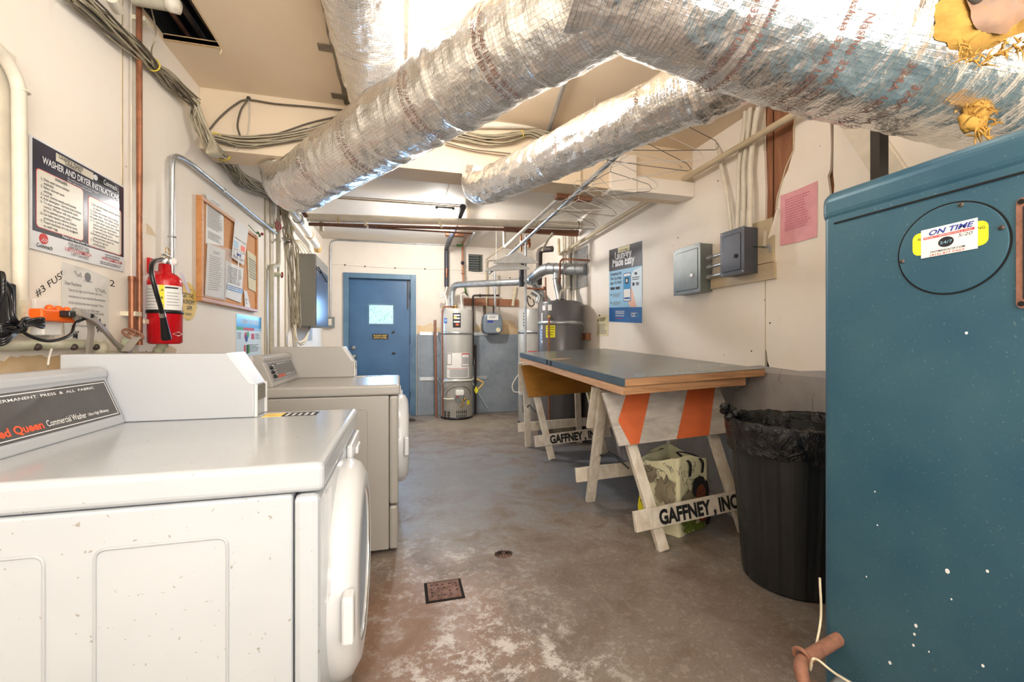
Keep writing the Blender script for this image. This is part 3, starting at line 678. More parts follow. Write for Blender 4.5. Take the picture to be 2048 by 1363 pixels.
# ---------------------------------------------------------------- laundry machines
def make_machine(name, label, wtxt, brand_x, box_label):
    """front faces +X at x=0, body runs back to x=-0.70, width along +Y 0..0.683, top at 0.8975"""
    W, Dp, T = 0.683, 0.70, 0.8975
    t = thing(name, label, 'washing machine', (0, 0, 0))
    E = 'washer_enamel'
    p = Pl((0, 0, 0), (-1, 0, 0), (0, 0, 1))        # near side panel plane (normal -Y): r=-X
    b = M(E).box((-0.69, 0.004, 0.02), (-0.052, W-0.004, T-0.058)); bo = b.build('cabinet', t, bevel=0.006)
    # embossed recess outlines on both side panels
    s = M('machine_grey')
    for x0, x1 in ((-0.36, -0.16), (-0.64, -0.43)):
        pts = rounded([(x0, 0, 0.10), (x0, 0, T-0.125), (x1, 0, T-0.125), (x1, 0, 0.10)], 0.018)
        s.tube([V((q.x, 0.004, q.z)) for q in pts], 0.0028, 6, caps=False)
    s.build('side_pressing', t)
    fp = M(E).box((-0.050, 0.0, 0.26), (-0.004, W, T-0.060)); fp.build('front_panel', t, bevel=0.012)
    kp = M(E).box((-0.050, 0.0, 0.02), (-0.006, W, 0.252)); kp.build('toe_panel', t, bevel=0.012)
    for y in (0.06, W-0.06):
        for x in (-0.1, -0.62): M('black_plastic').cyl((x, y, 0), (x, y, 0.022), 0.018, 12).build('foot', t)
    l = M(E).box((-Dp, 0.0, T-0.056), (0.004, W, T)); l.build('lid_top', t, bevel=0.013, seg=4)
    # control console with sloped face
    cx0, cx1, cz = -0.61, -0.655, T+0.155
    y0, y1 = 0.008, 0.572
    c = M('machine_grey'); prof = [(-0.70, T), (cx0, T), (cx0-0.004, T+0.02), (cx1, cz-0.03), (cx1+0.004, cz-0.02), (cx1+0.002, cz-0.004), (cx1-0.012, cz+0.006), (-0.70, cz+0.006)]
    pp = Pl((0, 0, 0), (1, 0, 0), (0, 0, 1))     # normal -Y
    c.poly(pp, prof, -y1, -y0); co = c.build('console', t, bevel=0.004)
    a0 = V((cx0-0.004, 0, T+0.02)); a1 = V((cx1, 0, cz-0.03)); up = (a1-a0).normalized(); hgt = (a1-a0).length
    q = Pl(a0+V((0, 0, 0)), (0, 1, 0), up)
    fm = M('panel_charcoal'); fm.rect(q, y0+0.05, 0.006, y1-0.012, hgt-0.002, 0, 0.0015)
    fm.mat('white_print')
    k0, k1, h0, h1 = y0+0.056, y1-0.017, 0.011, hgt-0.007
    for r_ in ((k0, h0, k1, h0+0.0018), (k0, h1-0.0018, k1, h1), (k0, h0, k0+0.0018, h1), (k1-0.0018, h0, k1, h1)): fm.rect(q, *r_, 0.0015, 0.0018)
    fm.text(q, k1-0.05, h1-0.015, 'PERMANENT  PRESS  &  ALL  FABRIC', 0.009, 'R', 0.008, 0.29, c=0.0022)
    fm.text(q, k1-0.12, h0+0.010, wtxt, 0.021, 'R', 0.004, 0.125, c=0.0022); fm.text(q, k1-0.035, h0+0.012, 'Ultra High Efficiency', 0.011, 'R', 0.01, 0.078, c=0.0022)
    fm.mat('orange_print').text(q, k1-0.255, h0+0.009, 'Speed Queen', 0.025, 'R', 0.03, 0.15, c=0.0022)
    fo = fm.build('control_panel', co)
    kn = M('black_plastic'); 
    for i in range(3): kn.lathe(q.P(y0+0.085, 0.03+i*0.024, 0.002), [(0, 0.01), (0.008, 0.009), (0.009, 0)], 14, axis=q.n)
    kn.mat('white_print')
    for i in range(5): kn.rect(q, y0+0.11, 0.035+i*0.013, y0+0.15, 0.038+i*0.013, 0.0018, 0.0022)
    kn.build('selector', co)
    # coin meter case at the far end
    mz = T+0.195
    mc = M('machine_grey'); prof = [(-0.765, T+0.001), (-0.285, T+0.001), (-0.285, T+0.10), (-0.345, mz), (-0.765, mz)]
    mc.poly(pp, prof, -0.683+0.0, -0.578); mo = mc.build('coin_meter_case', t, bevel=0.003)
    tr = M('white_enamel'); tr.hexa([(-0.3, 0.576, T+0.105), (-0.283, 0.576, T+0.10), (-0.283, 0.683, T+0.10), (-0.3, 0.683, T+0.105), (-0.36, 0.576, mz+0.001), (-0.343, 0.576, mz+0.003), (-0.343, 0.683, mz+0.003), (-0.36, 0.683, mz+0.001)])
    tr.box((-0.284, 0.577, T+0.002), (-0.276, 0.584, T+0.10)); tr.box((-0.284, 0.675, T+0.002), (-0.276, 0.682, T+0.10)); tr.build('slot_bezel', mo)
    dk = M('cabinet_grey').box((-0.284, 0.59, T+0.05), (-0.279, 0.67, T+0.095)); dk.build('coin_slot', mo)
    # instruction label on the lid
    pl_ = Pl((0, 0, T), (0, 1, 0), (-1, 0, 0)); lb = M('paper_yellow').rect(pl_, 0.575, 0.21, 0.64, 0.265, 0, 0.0008); lb.mat('black_print').rect(pl_, 0.575, 0.11, 0.64, 0.21, 0, 0.0008)
    lb.mat('white_print').lines(pl_, 0.58, 0.115, 0.636, 0.205, 5, 0.001, 0.5); lb.mat('black_print').text(pl_, 0.583, 0.225, '!', 0.03, c=0.0011, off=.02); lb.build('warning_label', t)
    # round door
    dc = V((-0.004, W/2, 0.545)); A = (1, 0, 0)
    dd = M('door_white').lathe(dc, [(0.262, 0.0), (0.262, 0.020), (0.252, 0.040), (0.225, 0.056), (0.195, 0.060), (0.18, 0.052), (0.165, 0.02), (0.0, 0.012)], 56, axis=A); do = dd.build('door', t)
    M('chrome').torus(dc+V((0.054, 0, 0)), 0.187, 0.004, axis=A, n=48).build('door_ring', do)
    M('dark_glass').lathe(dc, [(0.18, 0.05), (0.12, 0.035), (0.0, 0.03)], 40, axis=A).build('door_window', do)
    hd = M('door_white').box((0.028, 0.055, 0.50), (0.052, 0.095, 0.60)); hd.build('door_handle', do, bevel=0.006)
    mk = M('grey_print'); pf = Pl(dc+V((0.0405, 0, 0)), (0, 1, 0), (0, 0, 1))
    # dispenser drawer and front button strip
    dr = M('door_white').box((-0.004, 0.43, T-0.115), (0.012, 0.66, T-0.068)); do2 = dr.build('dispenser_drawer', t, bevel=0.006)
    M('door_white').box((0.012, 0.50, T-0.112), (0.022, 0.58, T-0.09)).build('drawer_pull', do2, bevel=0.004)
    gs = M('clear_plastic').box((-0.004, 0.05, 0.60), (0.004, 0.10, T-0.075)); gs.build('door_seal_strip', t)
    return t
MACH = 'coin-operated laundry machines along the left wall'
ws = make_machine('washing_machine', 'white commercial washer in the foreground with orange and white writing on its console', 'Commercial Washer', 0, '')
ws['group'] = MACH
ws2 = copy_tree(ws); ws2['label'] = 'pale commercial washer furthest back, between the gap and the blue door'
def recolour(o, a, b_):
    if o.type == 'MESH':
        o.data = o.data.copy()
        for i, m_ in enumerate(o.data.materials):
            if m_.name in a: o.data.materials[i] = MATS[b_]
    for ch in o.children: recolour(ch, a, b_)
recolour(ws2, ('washer_enamel', 'machine_grey'), 'machine_beige')
ws.location = (-0.145, 0.887, 0); ws2.location = (-0.005, 2.377, 0)
# ---------------------------------------------------------------- foil ducts
def smoothpath(pts, sub): return catmull(pts, sub)
class Duct:
    def __init__(s, pts, r, sub=14, wr=0.010, seam=(), n=64, seed=0, sq=1.0):
        s.path = catmull(pts, sub); s.r = r; s.wr = wr; s.n = n
        s.T, s.N, s.B = frames(s.path); s.d = [0.0]
        for i in range(1, len(s.path)): s.d.append(s.d[-1]+(s.path[i]-s.path[i-1]).length)
        s.len = s.d[-1]; s.seam = seam; s.seed = seed; s.sq = sq
    def rad(s, t): return s.r(t) if callable(s.r) else s.r
    def disp(s, q, t, a, nrm):
        d = t*s.len; o = V((s.seed*3.1, s.seed*1.7, 0))
        x = s.wr*0.8*noise.noise((q+nrm*0.2)*4+o)+s.wr*0.45*noise.noise(V((d*9, a*3, s.seed)))+s.wr*0.22*noise.noise(V((d*40, a*2.0, s.seed)))+s.wr*0.3*noise.noise((q+nrm*0.2)*26+o)
        x += 0.002*abs(math.sin(d*PI/0.105))**6*-1
        for k in s.seam: x += 0.007*math.exp(-((d-k)/0.012)**2)
        return x
    def surf(s, dd, ang, lift=0.004):         # point on the duct skin: distance along, angle
        i = max(0, min(len(s.d)-2, next((k for k in range(len(s.d)-1) if s.d[k+1] >= dd), len(s.d)-2)))
        f = (dd-s.d[i])/(s.d[i+1]-s.d[i]); q = s.path[i].lerp(s.path[i+1], f); N = s.N[i].lerp(s.N[i+1], f).normalized(); Bv = s.B[i].lerp(s.B[i+1], f).normalized()
        nr = N*math.cos(ang)+Bv*math.sin(ang); t = dd/s.len
        return q+nr*(s.rad(t)+s.disp(q, t, ang, nr)+lift)
    def mesh(s, m):
        s_ = s; vs = []; n = s.n; path = []; m_ = int(s.len/0.011)
        pts = []
        for j in range(m_+1):
            dd = s.len*j/m_
            i = max(0, min(len(s.d)-2, next((k for k in range(len(s.d)-1) if s.d[k+1] >= dd), len(s.d)-2)))
            f = (dd-s.d[i])/(s.d[i+1]-s.d[i]); q = s.path[i].lerp(s.path[i+1], f); N = s.N[i].lerp(s.N[i+1], f).normalized(); Bv = s.B[i].lerp(s.B[i+1], f).normalized()
            for k in range(n):
                a = 2*PI*k/n; nr = N*math.cos(a)*s.sq+Bv*math.sin(a)
                vs.append(q+nr*(s.rad(j/m_)+s.disp(q, j/m_, a, nr)))
        f0 = len(m.f)
        m.add(vs, [(i*n+k, i*n+(k+1) % n, (i+1)*n+(k+1) % n, (i+1)*n+k) for i in range(m_) for k in range(n)], True)
        R0 = s.rad(0.5); q = 0
        for i in range(m_):
            for k in range(n):
                d0, d1 = s.len*i/m_, s.len*(i+1)/m_
                m.uv[f0+q] = [(d0, 2*PI*R0*k/n), (d0, 2*PI*R0*(k+1)/n), (d1, 2*PI*R0*(k+1)/n), (d1, 2*PI*R0*k/n)]; q += 1
        m.add(vs[:n], [tuple(range(n-1, -1, -1))]); m.add(vs[-n:], [tuple(range(n))])
        return m
    def wrap_text(s, m, body, dd, a0, size, flip=1, off=0.01):  # writing that runs around the duct
        R0 = s.rad(dd/s.len)
        f = lambda x, y: s.surf(dd+flip*y, a0+x/R0*flip)
        m.text(None, 0, 0, body, size, 'L', off, fmap=lambda x, y: f(x, y))
    def long_text(s, m, body, dd, a0, size, off=0.01):           # writing that runs along the duct
        R0 = s.rad(dd/s.len); m.text(None, 0, 0, body, size, 'L', off, fmap=lambda x, y: s.surf(dd+x, a0+y/R0))
zA = H+0.94
duct = thing('foil_duct_run', 'large foil-wrapped ducts joined in a junction overhead, three arms with printed tape', 'duct', (0.57, 1.0, zA))
# arm running to the left wall
A = Duct([(-0.67, 2.93, zA+0.128), (-0.665, 2.93, zA+0.07), (-0.60, 2.83, zA-0.005), (-0.40, 2.53, zA), (0.0, 1.90, zA), (0.30, 1.42, zA), (0.57, 1.00, zA)], 0.157, seam=(0.35, 0.75, 1.25, 1.7, 2.1), seed=1)
oA = A.mesh(M('duct_foil')).build('duct_arm', duct); oA['label'] = 'duct arm crossing to the left wall'
def seam_print(D_, o, body, dd, a0, size, n=2, gap=0.034, flip=1):
    for k in range(n):
        m = M('duct_print'); D_.wrap_text(m, body, dd+gap*k, a0+0.22*k, size, flip); m.build('printed_tape', o)
for dd, a0 in ((0.62, 2.2), (1.05, 2.25), (1.55, 2.2), (1.95, 2.0)): seam_print(A, oA, 'Nashua 324A LISTED 181A-P (UL)', dd, a0, 0.021 if dd < 1.9 else 0.025)
Cd = Duct([(-0.14, 0.9, ZC1-0.12), (-0.14, 1.6, ZC1-0.12), (-0.12, 2.3, ZC1-0.12), (-0.10, 2.70, ZC1-0.12)], 0.15, seam=(0.55, 1.05, 1.35), seed=4, sq=0.62)
m = Cd.mesh(M('duct_foil')); oC = one(m, 'foil_duct', 'foil-wrapped duct taped flat against the ceiling, running towards the beam', 'duct')
for sx_ in (-1, 1):
    m = M('tape_dark')
    pts = [(-0.14+sx_*(0.155+0.012*noise.noise(V((i*0.7, sx_, 0)))), 0.9+i*0.1) for i in range(19)]
    l = [(x-0.022-0.01*noise.noise(V((y*11, 3, sx_))), y) for x, y in pts]; r_ = [(x+0.022+0.01*noise.noise(V((y*9, 7, sx_))), y) for x, y in pts]
    for i in range(18): m.hexa([(l[i][0], l[i][1], ZC1-0.018), (r_[i][0], r_[i][1], ZC1-0.018), (r_[i+1][0], r_[i+1][1], ZC1-0.018), (l[i+1][0], l[i+1][1], ZC1-0.018), (l[i][0], l[i][1], ZC1-0.001), (r_[i][0], r_[i][1], ZC1-0.001), (r_[i+1][0], r_[i+1][1], ZC1-0.001), (l[i+1][0], l[i+1][1], ZC1-0.001)])
    for y in (1.75, 2.2, 2.62, 1.3): m.box((-0.14+sx_*0.15, y, ZC1-0.006), (-0.14+sx_*0.24, y+0.05, ZC1-0.001))
    m.build('tape', oC)
Bd = Duct([(0.50, 2.70, H+1.065), (0.48, 2.70, H+1.0), (0.53, 2.58, H+0.95), (0.70, 2.14, H+0.93), (0.88, 1.63, H+0.896), (1.08, 1.16, H+0.885), (1.16, 0.98, H+0.90)], 0.108, seam=(0.3, 0.8, 1.2, 1.6), seed=7, wr=0.013)
oB = Bd.mesh(M('duct_foil')).build('duct_arm', duct); oB['label'] = 'thinner crumpled duct arm running to the beam'
seam_print(Bd, oB, 'Nashua 324A LISTED', 0.95, 2.2, 0.016, 1); seam_print(Bd, oB, 'Nashua 324A', 1.4, 2.2, 0.018, 1)
D = Duct([(0.44, 1.02, zA+0.03), (0.60, 1.00, zA), (0.90, 0.985, H+0.90), (1.20, 0.96, H+0.865), (1.55, 0.94, H+0.855), (1.95, 0.92, H+0.85)], lambda t: 0.162+0.070*t, seam=(0.45, 0.8), seed=11, wr=0.012, n=96)
oD = D.mesh(M('duct_foil')).build('duct_arm', duct); oD['label'] = 'thickest duct arm above the teal furnace'
seam_print(D, oD, 'Nashua 324A LISTED 181A-P 12/97', 0.40, 1.75, 0.026, 2, 0.045)
seam_print(D, oD, 'Nashua 324A LISTED 181A-P 12/97', 0.64, 1.75, 0.030, 2, 0.05)
seam_print(D, oD, '324A 181A 12/97', 0.86, 2.35, 0.034, 2, 0.06)
# torn hole with fibreglass, duct collar and damper handle
def patch(D_, mat_, d0, a0, rd, ra, lift, n=30, wob=0.25, seed=0, thick=0.0):
    m = M(mat_); vs = [D_.surf(d0, a0, lift+thick)]; R = 6
    for j in range(1, R+1):
        for i in range(n):
            a = 2*PI*i/n; k = j/R*(1+wob*noise.noise(V((math.cos(a)*1.6+seed, math.sin(a)*1.6, seed)))+wob*0.6*noise.noise(V((math.cos(a)*6+seed, math.sin(a)*6, seed))))
            vs.append(D_.surf(d0+rd*k*math.cos(a), a0+ra*k*math.sin(a), lift+thick*(1-(j/R)**3)+(0.006*noise.noise(V((i*1.3, j*1.3, seed)))*2.0 if thick else 0)))
    fs = [(0, 1+i, 1+(i+1) % n) for i in range(n)]+[(1+(j-1)*n+i, 1+j*n+i, 1+j*n+(i+1) % n, 1+(j-1)*n+(i+1) % n) for j in range(1, R) for i in range(n)]
    m.add(vs, fs, True); return m
patch(D, 'fiberglass', 0.98, 1.78, 0.135, 0.42, 0.002, wob=0.3, seed=2, thick=0.022).build('fibreglass_edge', oD)
patch(D, 'duct_board', 1.00, 1.62, 0.10, 0.34, 0.026, wob=0.15, seed=5, thick=0.006).build('exposed_collar', oD)
q = D.surf(0.925, 1.62, 0.03); nr = (D.surf(0.925, 1.62, 0.06)-q).normalized()
m = M('old_iron').lathe(q, [(0.032, 0.0), (0.030, 0.006), (0.016, 0.01), (0.011, 0.035), (0.0, 0.036)], 24, axis=nr); tt = V((1, 0, 0))
m.tube([q+nr*0.042-tt*0.042, q+nr*0.042, q+nr*0.042+tt*0.042], 0.010, 10); m.build('damper_handle', oD)
m = M('fiberglass'); q = D.surf(1.17, 2.75, 0.012)
rr = random.Random(2)
m.ball(q, 0.045, 14, (0.9, 0.5, 1.2), 0.5); m.ball(q+V((0.01, -0.005, 0.05)), 0.028, 12, (0.9, 0.6, 1.5), 0.5); m.ball(q+V((-0.03, -0.004, -0.035)), 0.03, 12, (1.2, 0.6, 0.8), 0.6)
def fluff(m, q, sx_, sz_, n_, r_=0.006):
    for k in range(n_):
        a_ = q+V((rr.gauss(0, sx_*.5), rr.uniform(-.022, .0), rr.gauss(0, sz_*.5))); d_ = V((rr.gauss(0, 1), rr.gauss(-.3, .5), rr.gauss(-.2, 1))).normalized()*rr.uniform(.02, .045)
        m.tube([a_, a_+d_*.5+V((rr.uniform(-.006, .006), 0, 0.004)), a_+d_], lambda t: r_*(1-t*.9)*(.6+t*0), 5, curve=True, sub=2)
fluff(m, q, 0.05, 0.08, 130)
m.build('fibreglass_tuft', oD)
m = M('fiberglass')
for k in range(26):
    a_ = PI*0.9+k*PI*1.15/25; fluff(m, D.surf(0.98+0.14*math.cos(a_+PI*.5), 1.78-0.44*math.sin(a_+PI*.5), 0.022), 0.02, 0.02, 5, 0.005)
m.build('fibreglass_fringe', oD)
m = M('cable_cream')
for i in range(4): m.tube([q+V((0.0+0.012*i-0.02, -0.01, 0.03)), q+V((0.015*i-0.02, -0.014, 0.08)), D.surf(1.16+0.012*i, 2.2, 0.003)], 0.0012, 4, curve=True)
m.build('loose_thread', oD)
# ---------------------------------------------------------------- pipes crossing the back of the room
def pipe(pts, r, mt_, name, label, cat='pipe', group=None, rad=0.05, n=12, extra=None):
    m = M(mt_); m.tube(rounded(pts, rad), r, n)
    if extra: extra(m)
    return one(m, name, label, cat, group)
YP = 4.78
a = atY(598, 434, YP); b_ = atY(1170, 452, YP); b_.x = XR-0.01; a.x = XL+0.16
m = M('painted_pipe'); m.tube([a, a.lerp(b_, 0.7), b_], 0.042, 16); m.mat('cable_dark').torus(b_-V((0.03, 0, 0)), 0.044, 0.006, (1, 0, 0)); m.mat('glue_yellow').torus(a+V((0.3, 0, 0)), 0.044, 0.004, (1, 0, 0))
one(m, 'overhead_pipe', 'fattest cream painted pipe crossing the room in front of the blue door wall', 'pipe')
a2 = a+V((0.02, -0.02, -0.072)); b2 = b_+V((-0.03, -0.02, -0.078)); m = M('copper_dull').tube([a2, b2], 0.018, 12)
one(m, 'overhead_pipe', 'copper pipe strapped just under the cream overhead pipe', 'pipe')
a3 = atY(625, 449, YP); b3 = atY(945, 467, YP); m = M('copper_dull').tube([a3, b3], 0.010, 10); m.mat('outlet_cream')
one(m, 'overhead_pipe', 'thinnest copper pipe, lowest of the three crossing overhead', 'pipe')
for u, nm in ((731, 'left'), (879, 'right')):
    q = atY(u, 445, YP-0.035); m = M('outlet_cream').box((q.x-0.014, q.y-0.012, q.z-0.035), (q.x+0.014, q.y+0.03, q.z+0.04)); m.box((q.x+0.01, q.y-0.01, q.z-0.06), (q.x+0.03, q.y+0.01, q.z-0.03))
    one(m, 'pipe_clamp', 'cream plastic clamp on the copper overhead pipe, %s one' % ('nearest the drain pipe at left' if nm == 'left' else 'below the lit ceiling bulb'), 'clamp')
q = atY(1120, 468, YP+0.06); m = M('board_wood').box((1.15, YP+0.02, q.z-0.02), (XR-0.02, YP+0.06, q.z+0.03)); one(m, 'pipe_shade_strip', 'narrow brown strip standing in for shade on the overhead pipe at the right wall', 'batten')  # brown strip takes the place of the cream pipe's shaded part
# ceiling lamp
lc = V((0.47, 5.12, ZC2)); t = thing('ceiling_lamp', 'bare lit bulb in a round lamp holder on the ceiling behind the overhead pipes', 'lamp', lc)
M('white_enamel').lathe(lc, [(0.0, -0.05), (0.03, -0.05), (0.045, -0.03), (0.06, -0.008), (0.06, -0.001)], 24).build('lamp_holder', t)
M('bulb_glow').lathe(lc, [(0.0, -0.125), (0.02, -0.12), (0.032, -0.10), (0.03, -0.075), (0.016, -0.05)], 20).build('bulb', t)
lc = V((0.22, 1.95, ZC1)); t = thing('ceiling_lamp', 'bare fill bulb added on the near ceiling, hidden behind the biggest foil duct', 'lamp', lc)  # lamp body added to carry the hidden middle fill
M('white_enamel').lathe(lc, [(0.0, -0.06), (0.03, -0.06), (0.045, -0.03), (0.06, -0.008), (0.06, -0.001)], 24).build('lamp_holder', t)
M('bulb_glow').lathe(lc, [(0.0, -0.135), (0.02, -0.13), (0.032, -0.11), (0.03, -0.085), (0.016, -0.06)], 20).build('bulb', t)
q = atZ(890, 416, ZC2-0.012); m = M('black_matte').bar(q-V((0.09, 0, 0)), q+V((0.09, 0, 0)), (0, 0.03, 0), (0, 0, 0.018)); m.ball(q-V((0.09, 0, 0)), 0.02, 8); m.ball(q+V((0.09, 0, 0)), 0.02, 8)
one(m, 'ceiling_bracket', 'short black bar fixed on the ceiling just in front of the lit bulb', 'bracket')
# thin conduit on the back ceiling
a = atZ(640, 394, ZC2-0.012); b_ = atZ(925, 414, ZC2-0.012); m = M('tan_pipe').tube([a, b_], 0.009, 8); one(m, 'ceiling_conduit', 'thin tan conduit running across the back ceiling before the bulb', 'conduit')
a = atZ(905, 345, ZC2-0.008); b_ = atZ(890, 400, ZC2-0.008); m = M('tan_pipe').tube([a, b_], 0.004, 6); one(m, 'ceiling_wire', 'thin wire on the back ceiling leading towards the bulb', 'wire')
# grey conduit round the top of the back wall
q0 = B(661, 634, 0.015); q1 = B(669, 481, 0.015); q2 = B(935, 492, 0.015); q1 = V((q0.x, q0.y, B(700, 482, 0.015).z)); q3 = atD(948, 466, 5.5)
m = M('galv_pipe').tube(rounded([q0, q1, q2, q3], 0.10, 8), 0.011, 10)
for f in (0.3, 0.6, 0.85): p_ = q1.lerp(q2, f); m.torus(p_, 0.013, 0.004, (1, 0, 0), 14, 6)
one(m, 'conduit', 'grey steel conduit bending from the switch box along the top of the back wall', 'conduit')
t = thing('outlet_box', 'small grey metal outlet box at the foot of the conduit beside the blue door', 'outlet', B(668, 652))
m = M('panel_grey').box((q0.x-0.055, YB-0.055, q0.z-0.155), (q0.x+0.055, YB, q0.z)); m.build('box', t, bevel=0.004)
m = M('outlet_cream').rect(PLb((q0.x, YB-0.055, q0.z-0.075)), -0.022, -0.045, 0.022, 0.045, 0, 0.004); m.build('receptacle', t)
# black insulated pipe falling from the ceiling
q = [atD(926, 414, 4.55), atD(905, 466, 5.35), atY(893, 497, 6.45), atY(893, 573, 6.45)]
m = M('insulation_black').tube(rounded(q, 0.05), 0.034, 14); one(m, 'insulated_pipe', 'black foam-insulated pipe dropping from the ceiling above the white water heater', 'pipe')
q = [atY(893, 548, 6.41), atY(893, 575, 6.41)]; m = M('copper').tube([atY(893, 537, 6.405), atY(893, 556, 6.405)], 0.012, 10); m.torus(atY(893, 552, 6.405), 0.018, 0.005); one(m, 'pipe_fitting', 'small copper fitting on the front of the black insulated pipe', 'fitting')
q = [atY(894, 573, 6.43), atY(889, 590, 6.43), atY(882, 594, 6.42), atY(882, 588, 6.42), atY(888, 589, 6.40), atY(893, 600, 6.38), atY(893, 618, 6.36)]
m = M('pvc').tube(q, 0.010, 8, curve=True); one(m, 'flexible_connector', 'curled white flexible water line left of the galvanised flue', 'hose')
q = [atY(924, 617, 6.36), atY(922, 590, 6.38), atY(929, 584, 6.40), atY(935, 590, 6.42), atY(932, 586, 6.44), atY(927, 565, 6.5)]
m = M('pvc').tube(q[:3], 0.010, 8, curve=True); m.mat('flower_green').tube(q[2:], 0.011, 8, curve=True); one(m, 'flexible_connector', 'white and green flexible water line right of the galvanised flue', 'hose')
q = [atD(940, 465, 5.6), atY(925, 487, 6.5), atY(925, 522, 6.5), atY(927, 566, 6.5)]
m = M('copper').tube(rounded(q, 0.03), 0.015, 10); m.mat('black_plastic').ball(atY(925, 526, 6.47), 0.028, 8); m.mat('flower_green').tube([atY(913, 491, 6.5), atY(927, 491, 6.5)], 0.017, 8); m.mat('copper').torus(atY(926, 547, 6.49), 0.022, 0.007)
one(m, 'copper_pipe', 'copper water pipe with a black valve beside the wall vent', 'pipe')
q = atZ(932, 476, ZC2-0.0); m = M('board_wood').box((0.60, 5.86, ZC2-0.045), (0.86, 5.95, ZC2-0.002)); one(m, 'ceiling_block', 'short reddish wood block on the ceiling above the copper valve pipe', 'block')
# galvanised flue run from the white heater to the right wall
fl = thing('flue_pipe', 'galvanised flue running from the white water heater up to the right wall', 'flue', atY(904, 608, 6.36))
P0 = atY(904, 614, 6.36); P1 = atY(904, 570, 6.36); P2 = atD(1040, 564, 5.6); P3 = atD(1062, 560, 5.45); P4 = atD(1088, 537, 5.35); P5 = atD(1170, 539, 5.25); P5 = atX(1172, 539, XR-0.01)
m = M('galvanised').tube(rounded([P0, P1, P2, P3], 0.14, 8), 0.046, 20); m.build('flue_section', fl)
m = M('galvanised').tube(rounded([P3-V((0.02, 0, 0)), P3, P4, P5], 0.16, 8), 0.068, 20)
for f in (0.12, 0.3, 0.55, 0.8): m.torus(P4.lerp(P5, f), 0.069, 0.005, (P5-P4))
m.build('flue_section', fl)
jt = atD(1112, 540, 5.2); jt = P4.lerp(P5, 0.32); m = M('galvanised').tube(rounded([jt, jt-V((0.0, 0, 0.17)), atD(1122, 604, 5.05)], 0.05), 0.045, 16); m.torus(jt-V((0, 0, 0.12)), 0.05, 0.006); m.build('flue_branch', fl)
m = M('galvanised').tube(rounded([P4+V((-0.1, 0.1, -0.15)), P4+V((0.05, 0.25, -0.28)), P4+V((0.2, 0.35, -0.42))], 0.05), 0.05, 14); m.build('flue_branch', fl)
m = M('foil_tape').torus(atD(1038, 564, 5.6), 0.048, 0.006, (1, 0, 0)); m.build('tape_band', fl)
# wall plate behind the flue
a = R(1151, 508); b_ = R(1176, 572); m = M('galvanised').box((XR-0.012, b_.y, b_.z), (XR-0.002, a.y+0.25, a.z+0.03)); one(m, 'flue_plate', 'dented sheet metal plate on the right wall where the flue enters', 'plate')
# other pipes at the back right corner
q = [atD(1048, 500, 5.4), atD(1048, 575, 5.4)]; m = M('insulation_black').tube([atD(1043, 517, 5.0), atD(1043, 573, 5.0)], 0.030, 14); one(m, 'insulated_pipe', 'short grey insulated pipe hanging in front of the flue below the paper hangers', 'pipe')
q = [atD(1050, 500, 4.95), atD(1050, 700, 4.95), atD(1050, 800, 4.95)]; m = M('galv_pipe').tube([atD(1052, 470, 4.98), atD(1050, 830, 4.98)], 0.013, 8); one(m, 'vertical_pipe', 'tall thin steel pipe standing left of the grey water heater', 'pipe')
m = M('copper').tube(rounded([atX(1179, 521, XR-0.03), atX(1125, 518, XR-0.25), atX(1120, 524, XR-0.28), atD(1120, 568, 5.2)], 0.04), 0.011, 10); one(m, 'copper_pipe', 'copper pipe bent down from the right wall above the grey water heater', 'pipe')
m = M('copper').tube([atD(1050, 576, 5.3), atD(1092, 579, 5.3)], 0.012, 8); m.mat('copper').ball(atD(1088, 577, 5.3), 0.025, 8); m.tube([atD(1091, 555, 5.3), atD(1092, 603, 5.3)], 0.010, 8); one(m, 'copper_pipe', 'copper tee of pipes between the insulated pipe and the grey water heater', 'pipe')
m = M('copper').tube([atD(1058, 478, 5.2), atD(1058, 495, 5.2)], 0.02, 10); m.tube([atD(1040, 490, 5.2), atD(1062, 488, 5.2)], 0.010, 8); m.ball(atD(1056, 480, 5.2), 0.03, 8); m.mat('pvc').ball(atD(1043, 485, 5.18), 0.022, 8)
m.mat('copper').tube([atD(1042, 503, 5.2), V((atD(1042, 480, 5.2).x, atD(1042, 480, 5.2).y, H+1.40))], 0.014, 8); m.tube([V((atD(1042, 480, 5.2).x, atD(1042, 480, 5.2).y, H+1.39)), V((atD(1042, 480, 5.2).x, YP+0.03, H+1.30))], 0.014, 8); one(m, 'valve_cluster', 'cluster of copper valves above the paper covered hangers', 'valve')
m = M('dark_pipe').tube(rounded([atD(1105, 498, 5.35), atD(1079, 500, 5.45), atD(1078, 570, 5.45)], 0.06), 0.038, 14); one(m, 'insulated_pipe', 'brown insulated pipe elbow turning down behind the flue', 'pipe')
m = M('dirty_pipe').tube(rounded([atD(1085, 502, 5.0), atD(1096, 479, 4.9), atD(1106, 466, 4.85)], 0.02), 0.014, 10); one(m, 'painted_pipe', 'short slanted cream pipe under the overhead pipes at right', 'pipe')
for i, u in enumerate((1126, 1137, 1147)):
    m = M('painted_pipe').tube([atX(u, 452, XR-0.04), atX(u, 640, XR-0.04)], (0.02, 0.026, 0.012)[i], 10); one(m, 'riser_pipe', ('cream riser pipe behind the flue, leftmost of three', 'cream riser pipe behind the flue, middle and fattest of three', 'cream riser pipe behind the flue, thinnest, nearest the right wall')[i], 'pipe')
m = M('cable_dark').tube([atD(1062, 598, 5.15), atD(1056, 592, 5.15), atD(1055, 602, 5.15), atD(1060, 612, 5.15), atD(1068, 609, 5.15), atD(1066, 598, 5.15)], 0.008, 7, curve=True); one(m, 'copper_coil', 'small dark coiled tube beside the top of the grey water heater', 'tube')
